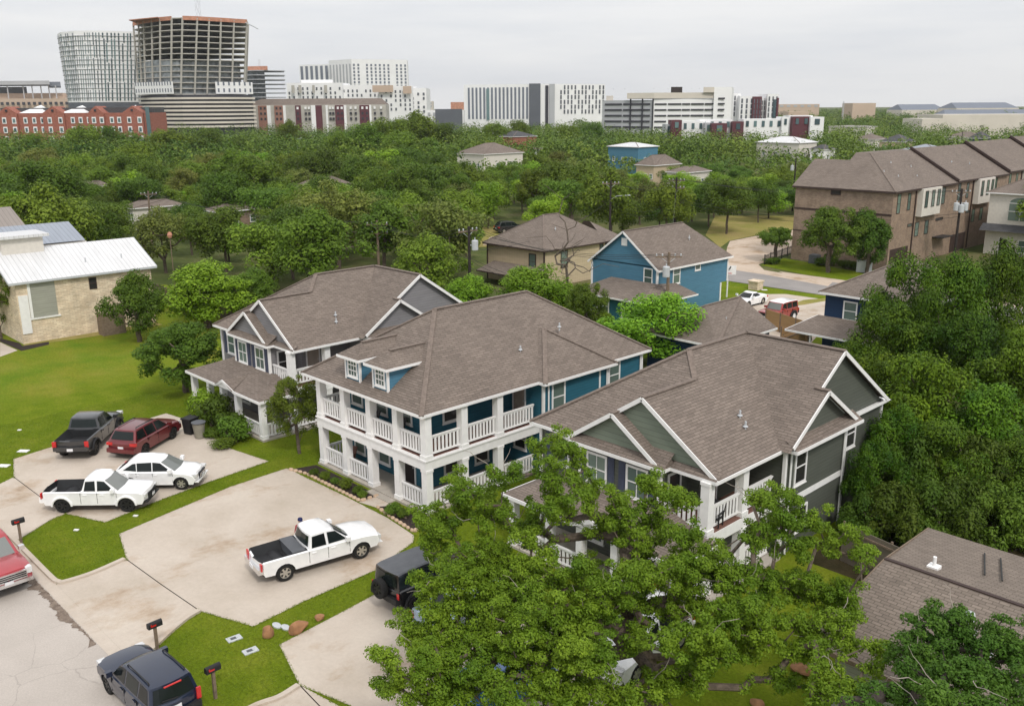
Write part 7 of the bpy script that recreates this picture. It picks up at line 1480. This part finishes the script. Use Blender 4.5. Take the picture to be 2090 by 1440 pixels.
boulder(547, 1297, .27, .26, .30, .4, 'small squarish orange-brown boulder at the lawn tip', 1); boulder(610, 1289, .47, .24, .34, 1.45, 'large long orange-brown boulder beside the driveway', 2); boulder(652, 1264, .26, .18, .17, 1.2, 'flat tan boulder, farthest along the lawn strip', 3)
for px, py, s in ((1640, 1372, .5), (1745, 1440, .5), (1712, 1405, .4), (1545, 1440, .35), (1800, 1418, .4)): boulder(px, py, s, s * .7, s * .5, px, 'half-hidden rust-coloured boulder under the oak, at pixel row of the dry lawn' if False else {1640: 'rust boulder under the oak beside the dry lawn patch', 1745: 'rust boulder between the two oaks', 1712: 'tan boulder leaning at the low house corner', 1545: 'low tan rock in the dry lawn', 1800: 'dark rust boulder at the foot of the live oak'}[px], px)
# ------------------------------------------------------------------ utility poles and cables
def pole(px, pyt, z, label, arms=1, cans=(), lamp=None, tint='pole', guy=False, rz=R(0), lean=0.0):
    g = gz(px, pyt, z); T = thing('utility_pole', label, 'utility pole', (g[0], g[1], 0), rz); top = (lean, 0, z)
    part(T, 'post', tint, lambda q: q.tube([(0, 0, -.2), (lean * .5, 0, z * .5), top], [.19, .16, .13], 9))
    for k in range(arms):
        zz = z - .5 - k * 1.1; part(T, 'crossarm', 'wood', lambda q: q.beam((lean - 1.25, .17, zz), (lean + 1.25, .17, zz), .12, .14))
        part(T, 'arm_brace', 'galv', lambda q: q.beam((lean - .7, .2, zz - .06), (lean, .16, zz - .6), .04, .04).beam((lean + .7, .2, zz - .06), (lean, .16, zz - .6), .04, .04))
        for x in (-1.15, -.6, .6, 1.15): part(T, 'insulator', 'galv', lambda q: q.lathe([(.03, 0), (.09, .06), (.04, .1), (.09, .16), (.03, .24), (0, .24)], 8, (lean + x, .17, zz + .07)))
    for a, zc in cans:
        cx, cy = lean + .62 * math.cos(a), .62 * math.sin(a)
        part(T, 'transformer', 'galv', lambda q: q.lathe([(0, 0), (.32, 0), (.34, .05), (.34, .95), (.28, 1.02), (0, 1.04)], 14, (cx, cy, zc)).tube([(cx, cy, zc + 1.0), (cx, cy, zc + 1.3)], .06, 6).beam((cx, cy, zc + .5), (lean, 0, zc + .5), .1, .1))
    if lamp is not None:
        zl = lamp; part(T, 'lamp_arm', 'galv', lambda q: q.tube([(0, 0, zl - .6), (.9, 0, zl - .1), (2.2, 0, zl)], .05, 6)); part(T, 'lamp_head', 'galv', lambda q: q.beam((2.0, 0, zl), (2.9, 0, zl + .02), .3, .14))
    return np.array([g[0], g[1], z])
pa = pole(957, 462, 8.8, 'dark pole with one transformer behind the grey house ridge', 1, [(R(-60), 6.4)], rz=R(88))
pb = pole(769, 450, 7.6, 'weathered pole with two pale crossarms left of the transformer pole', 2, rz=R(52), tint='wood')
pc = pole(1366, 514, 7.2, 'wooden pole with grey transformer in front of the bright blue house', 1, [(R(-120), 4.9)], rz=R(46), tint='wood')
pd = pole(1247, 368, 10.0, 'tall dark pole with street lamp arm behind the tan house', 1, lamp=7.8, rz=R(46))
pe = pole(1381, 362, 10.0, 'tall dark pole with double crossarms behind the bright blue house roof', 2, rz=R(20))
pf = pole(1964, 385, 10.0, 'dark pole carrying three pale transformers before the brick row', 1, [(R(200), 7.2), (R(260), 7.0), (R(-20), 7.2)], rz=R(46))
ph = pole(1625, 322, 10.5, 'dark pole with a single transformer left of the brick end roof', 0, [(R(190), 8.0)])
pg = pole(298, 390, 8.2, 'leaning brown pole with bare crossarm deep in the left wood', 1, rz=R(52), tint='wood', lean=.3)
pole(1098, 300, 10.0, 'distant pole with transformer above the light green treetops', 1, [(R(200), 7.6)], rz=R(46))
pole(1805, 265, 9.0, 'distant thin pole among the far bungalows', 0); pole(1965, 268, 9.0, 'distant thin pole before the long warehouse', 0)
def cable(a, b, off_a, off_b, sag, label):
    q = MB(); a = a + np.array(off_a); b = b + np.array(off_b); pts = [a + (b - a) * t - np.array([0, 0, sag * 4 * t * (1 - t)]) for t in np.linspace(0, 1, 15)]; q.tube(pts, .02, 4, cap=False); o = q.build('power_cable', M['wire'], uv=False); tag(o, label, 'cable', 'power cables between the poles')
for k, (dx, dz) in enumerate(((-1.0, -.2), (0, -.2), (1.0, -.2), (0, -3.2), (.2, -3.6))):
    for a, b, nm in ((pb, pa, 'between the two-armed pole and the transformer pole'), (pa, pc, 'between the transformer pole and the pole before the bright blue house'), (pd, pe, 'between the lamp pole and the double-armed pole'), (pe, pf, 'between the double-armed pole and the three-transformer pole'), (pg, pb, 'from the leaning pole to the two-armed pole')):
        if nm.startswith('from') and k > 2: continue
        cable(a, b, (dx * .6, dx * .6, dz), (dx * .6, dx * .6, dz), 1.0 + .25 * k, 'thin black cable strung ' + nm)
cable(pd, pa, (0, 0, -2.8), (0, 0, -2.5), 1.6, 'thin black cable crossing above the tan house'); cable(pe, pc, (0, 0, -1.2), (0, 0, -.6), 1.2, 'thin black cable over the bright blue house roof')
def lamp_post(px, pyt, z, label):
    g = gz(px, pyt, z); T = thing('street_lamp', label, 'street lamp', (g[0], g[1], 0), R(40)); part(T, 'post', 'galv', lambda q: q.tube([(0, 0, 0), (0, 0, z)], [.12, .07], 8)); part(T, 'lamp_arm', 'galv', lambda q: q.tube([(0, 0, z - .1), (1.2, 0, z + .3)], .05, 6)); part(T, 'lamp_head', 'galv', lambda q: q.beam((1.0, 0, z + .3), (1.9, 0, z + .35), .3, .12))
lamp_post(606, 284, 10.0, 'grey street lamp sticking up from the wood before the taupe flats')
# ------------------------------------------------------------------ fences
def fence(p, q_, h, mt, label, name='wooden_fence', cat='fence', step=2.4):
    p, q_ = np.array(p[:2], float), np.array(q_[:2], float); d = q_ - p; l = np.linalg.norm(d); T = thing(name, label, cat, (p[0], p[1], 0), math.atan2(d[1], d[0]))
    if mt == 'iron':
        q = MB(); [q.beam((0, 0, z), (l, 0, z), .03, .04) for z in (.15, h - .15)]; [q.beam((x, 0, .02), (x, 0, h), .02, .02, up=(1, 0, 0)) for x in np.arange(.06, l, .14)]; q.build('bars', M['iron'], T, uv=False)
    else: q = MB(); q.box((0, -.02, .03), (l, .02, h)); q.build('boards', M[mt], T); part(T, 'rail', 'wood', lambda q: [q.box((0, .021, z), (l, .08, z + .09)) for z in (.4, h - .3)])
    for x in np.arange(0, l + .01, l / max(1, round(l / step))): part(T, 'post', 'iron' if mt == 'iron' else 'wood', lambda q: q.box((x - .05, -.09 if mt != 'iron' else -.05, 0), (x + .05, -.021 if mt != 'iron' else .05, h + .08)))
fence(gz(1562, 668), gz(1655, 700), 1.8, 'cedar', 'brown cedar fence between the red off-roader and the bungalow yard'); fence(gz(1655, 702), (-38.0, 66.0), 1.8, 'cedar', 'bright cedar fence running down to the navy porch'); fence(gz(1592, 706), gz(1648, 708), 1.7, 'cedar', 'short cedar fence panel before the yard grass')
fence((-100, 41), (-91, 40.5), 2.0, 'greyfence', 'grey board fence behind the limestone building'); fence((-91, 40.5), (-80, 44), 2.0, 'greyfence', 'grey board fence behind the bright tree')
fence(gz(1560, 540), gz(1628, 515), 1.3, 'iron', 'black iron railing round the small street tree', 'iron_fence', 'railing', 2)
fence((-66, 48.5), (-20, 49.5), 1.8, 'greyfence', 'long grey board fence along the rear of the three front houses'); fence((-12.5, 37), (-17.4, 38), 1.9, 'greyfence', 'dark board fence between the green house and the low house')
# basketball hoop, planter on the verge, porch furniture
g = gz(1483, 606); T = thing('basketball_hoop', 'white basketball hoop on a post at the corner of the bright blue house', 'basketball hoop', (g[0], g[1], 0), R(-40)); part(T, 'post', 'white', lambda q: q.tube([(0, 0, 0), (0, 0, 2.6), (.4, 0, 3.1)], .09, 8)); part(T, 'backboard', 'white', lambda q: q.box((.45, -.75, 2.6), (.5, .75, 3.6))); part(T, 'rim', 'red', lambda q: q.tube([(.75 + .22 * math.cos(a), .22 * math.sin(a), 2.8) for a in np.linspace(0, 6.28, 13)], .02, 5)); part(T, 'arm', 'blackpl', lambda q: q.beam((.1, 0, 2.9), (.9, 0, 3.55), .1, .1))
g = gz(1542, 590); q = MB(); q.box((-.6, -.6, 0), (.6, .6, .9)); q.box((-.7, -.7, .9), (.7, .7, 1.05)); one('stone_pillar', 'pale stone pillar standing on the verge beyond the white coupe', 'pillar', q, M['lime'], (g[0], g[1], 0))
for px, py, lab in ((1560, 592, 'white utility lid on the verge'), (40, 878, 'white paper scrap on the vacant lawn'), (48, 921, 'grey meter cover on the lawn beside the dark pickup'), (8, 951, 'grey meter cover at the left edge'), (156, 1082, 'small white scrap on the triangular lawn'), (277, 1053, 'small pale scrap on the grass strip')):
    g = gz(px, py); q = MB(); s = .32 if 'cover' in lab or 'lid' in lab else .12; q.box((-s, -s * .6, 0), (s, s * .6, .05)); one('litter' if 'scrap' in lab else 'ground_cover_plate', lab, 'litter' if 'scrap' in lab else 'cover', q, M['white'], (g[0], g[1], .01), R(40))
def chair(loc, rz, mt, label, z0=0):
    T = thing('porch_chair', label, 'chair', loc, rz); part(T, 'seat', mt, lambda q: q.beam((-.28, 0, .42), (.26, 0, .40), .56, .06)); part(T, 'backrest', mt, lambda q: q.beam((-.28, 0, .42), (-.5, 0, 1.0), .56, .05, up=(1, 0, 0)))
    for s in (-.27, .27): part(T, 'armrest', mt, lambda q: q.beam((-.36, s, .62), (.24, s, .62), .08, .04)); [part(T, 'leg', mt, lambda q: q.beam((x, s, 0), (x, s, .6), .05, .05, up=(1, 0, 0))) for x in (-.25, .2)]
chair((-43.4, 28.4, .131), R(-80), 'deck', 'brown wooden porch chair on the ground floor of the teal house'); chair((-38.6, 28.5, 3.051), R(-70), 'blackpl', 'black chair on the upper teal balcony, nearest the corner'); chair((-40.9, 28.4, 3.051), R(-110), 'blackpl', 'black chair on the upper teal balcony, second from the corner')
chair((-21.6, 29.0, .121), R(-90), 'red', 'red chair on the green house porch'); chair((-20.2, 31.6, 2.99), R(-80), 'blackpl', 'black chair on the green house corner balcony')
g = gz(350, 483); q = MB(); q.lathe([(0, 0), (.35, .1), (.5, .6), (.3, 1.1), (0, 1.2)], 10); pf_ = far(347, 486, 104); T = thing('marker_post', 'small orange marker on a thin post among the leaves behind the bright tree', 'marker', (pf_[0], pf_[1], 0)); oo = q.build('marker', M['sk_orange'], T, uv=False); oo.scale = (.6, .6, .6); oo.location = (0, 0, pf_[2]); part(T, 'post', 'wood', lambda q: q.tube([(0, 0, 0), (0, 0, pf_[2])], .05, 6))
# ------------------------------------------------------------------ the person standing behind the white pickup
def person():
    g = gz(618, 1064, 1.72) + np.array([-.35, .06, 0]); ht = 1.74; T = thing('person', 'person in a dark blue cap standing behind the cab of the lone white pickup', 'person', (g[0], g[1], J), R(-10))
    V = [(0, 0, .95, .15), (0, 0, 1.15, .145), (0, 0, 1.35, .16), (.0, 0, 1.46, .07), (.01, 0, 1.54, .075), (.02, 0, 1.66, .095), (.0, 0, 1.73, .06)]; E_ = [(0, 1), (1, 2), (2, 3), (3, 4), (4, 5), (5, 6)]
    for s in (1, -1):
        b = len(V); V += [(0, s * .10, .88, .10), (.02, s * .11, .50, .065), (-.02, s * .11, .10, .042), (.06, s * .12, .035, .035), (.17, s * .12, .025, .028)]; E_ += [(0, b), (b, b + 1), (b + 1, b + 2), (b + 2, b + 3), (b + 3, b + 4)]
        a = len(V); V += [(0, s * .19, 1.40, .06), (.0, s * .26, 1.12, .045), (.10, s * .27, .90, .032), (.15, s * .27, .84, .03)]; E_ += [(2, a), (a, a + 1), (a + 1, a + 2), (a + 2, a + 3)]
        for k in range(4): V.append((.205 - .008 * abs(k - 1), s * (.245 + .018 * k), .785 - .005 * k, .009)); V.append((.205, s * (.245 + .018 * k), .745, .008)); E_ += [(a + 3, len(V) - 2), (len(V) - 2, len(V) - 1)]
        V.append((.19, s * .235, .82, .01)); E_.append((a + 3, len(V) - 1))
    me = bpy.data.meshes.new('body'); me.from_pydata([v[:3] for v in V], E_, []); o = bpy.data.objects.new('body', me); COL.objects.link(o); sk_ = o.modifiers.new('skin', 'SKIN'); sk_.use_smooth_shade = True
    if not me.skin_vertices: 
        bm = bmesh.new(); bm.from_mesh(me); bm.verts.layers.skin.verify(); bm.to_mesh(me); bm.free()
    for i, v in enumerate(V): me.skin_vertices[0].data[i].radius = (v[3], v[3] * (1.25 if i in (0, 1, 2) else 1))
    me.skin_vertices[0].data[0].use_root = True; o.modifiers.new('sub', 'SUBSURF').levels = 1
    dg = bpy.context.evaluated_depsgraph_get(); nm = bpy.data.meshes.new_from_object(o.evaluated_get(dg)); bpy.data.objects.remove(o)
    nm.name = 'body'; M['skin'] = plain('skin', (.48, .28, .20), .5); nm.materials.clear(); nm.materials.append(M['skin']); bd = bpy.data.objects.new('body', nm); COL.objects.link(bd); bd.parent = T
    M['cloth_red'] = plain('red_shirt', (.30, .05, .06), .9); M['cloth_dark'] = plain('dark_trousers', (.03, .035, .05), .9); M['cap'] = plain('blue_cap', (.02, .025, .09), .8)
    nrm = [v.normal.copy() for v in nm.vertices]; co = [v.co.copy() for v in nm.vertices]
    for nme, mt, test in (('shirt', 'cloth_red', lambda c: .93 < c.z < 1.47 and (abs(c.y) < .33) and not (c.x > .05 and c.z < 1.05)), ('trousers', 'cloth_dark', lambda c: .06 < c.z <= .99 and abs(c.y) < .215), ('shoes', 'blackpl', lambda c: c.z <= .11)):
        q = MB()
        for p in nm.polygons:
            if test(p.center): q.face([co[i] + nrm[i] * .012 for i in p.vertices])
        q.build(nme, M[mt], T, smooth=60, uv=False)
    q = MB(); q.lathe([(.118, 1.66), (.122, 1.70), (.10, 1.76), (.05, 1.79), (0, 1.795)], 14, (.015, 0, 0)); q.face([(.10, -.08, 1.675), (.21, -.06, 1.66), (.21, .06, 1.66), (.10, .08, 1.675)]); q.build('cap', M['cap'], T, smooth=50, uv=False)
    q = MB(); q.box((.105, -.014, 1.575), (.135, .014, 1.61)); q.build('nose', M['skin'], T, uv=False)
    for s in (1, -1): part(T, 'eye', 'blackpl', lambda q: q.lathe([(.012, -.004), (0, .004)], 8, (.112, s * .035, 1.625), axis='y'))
    for s in (1, -1): part(T, 'ear', 'skin', lambda q: q.lathe([(.028, -.008), (.03, .006), (0, .01)], 8, (.02, s * .10, 1.61), axis='y'))
person()
# ------------------------------------------------------------------ haze
HAZE = True
if HAZE:
    q = MB(); q.box((-3200, -120, -1.2), (60, 3600, 130)); hz_o = q.build('haze', [], uv=False); hm = bpy.data.materials.new('haze'); hm.use_nodes = True; t = hm.node_tree; t.nodes.clear(); o_ = t.nodes.new('ShaderNodeOutputMaterial'); v_ = t.nodes.new('ShaderNodeVolumePrincipled')
    v_.inputs['Density'].default_value = .00007; v_.inputs['Color'].default_value = (.95, .975, 1.0, 1); v_.inputs['Anisotropy'].default_value = .2; t.links.new(v_.outputs[0], o_.inputs['Volume']); hz_o.data.materials.append(hm); hz_o['kind'] = 'stuff'
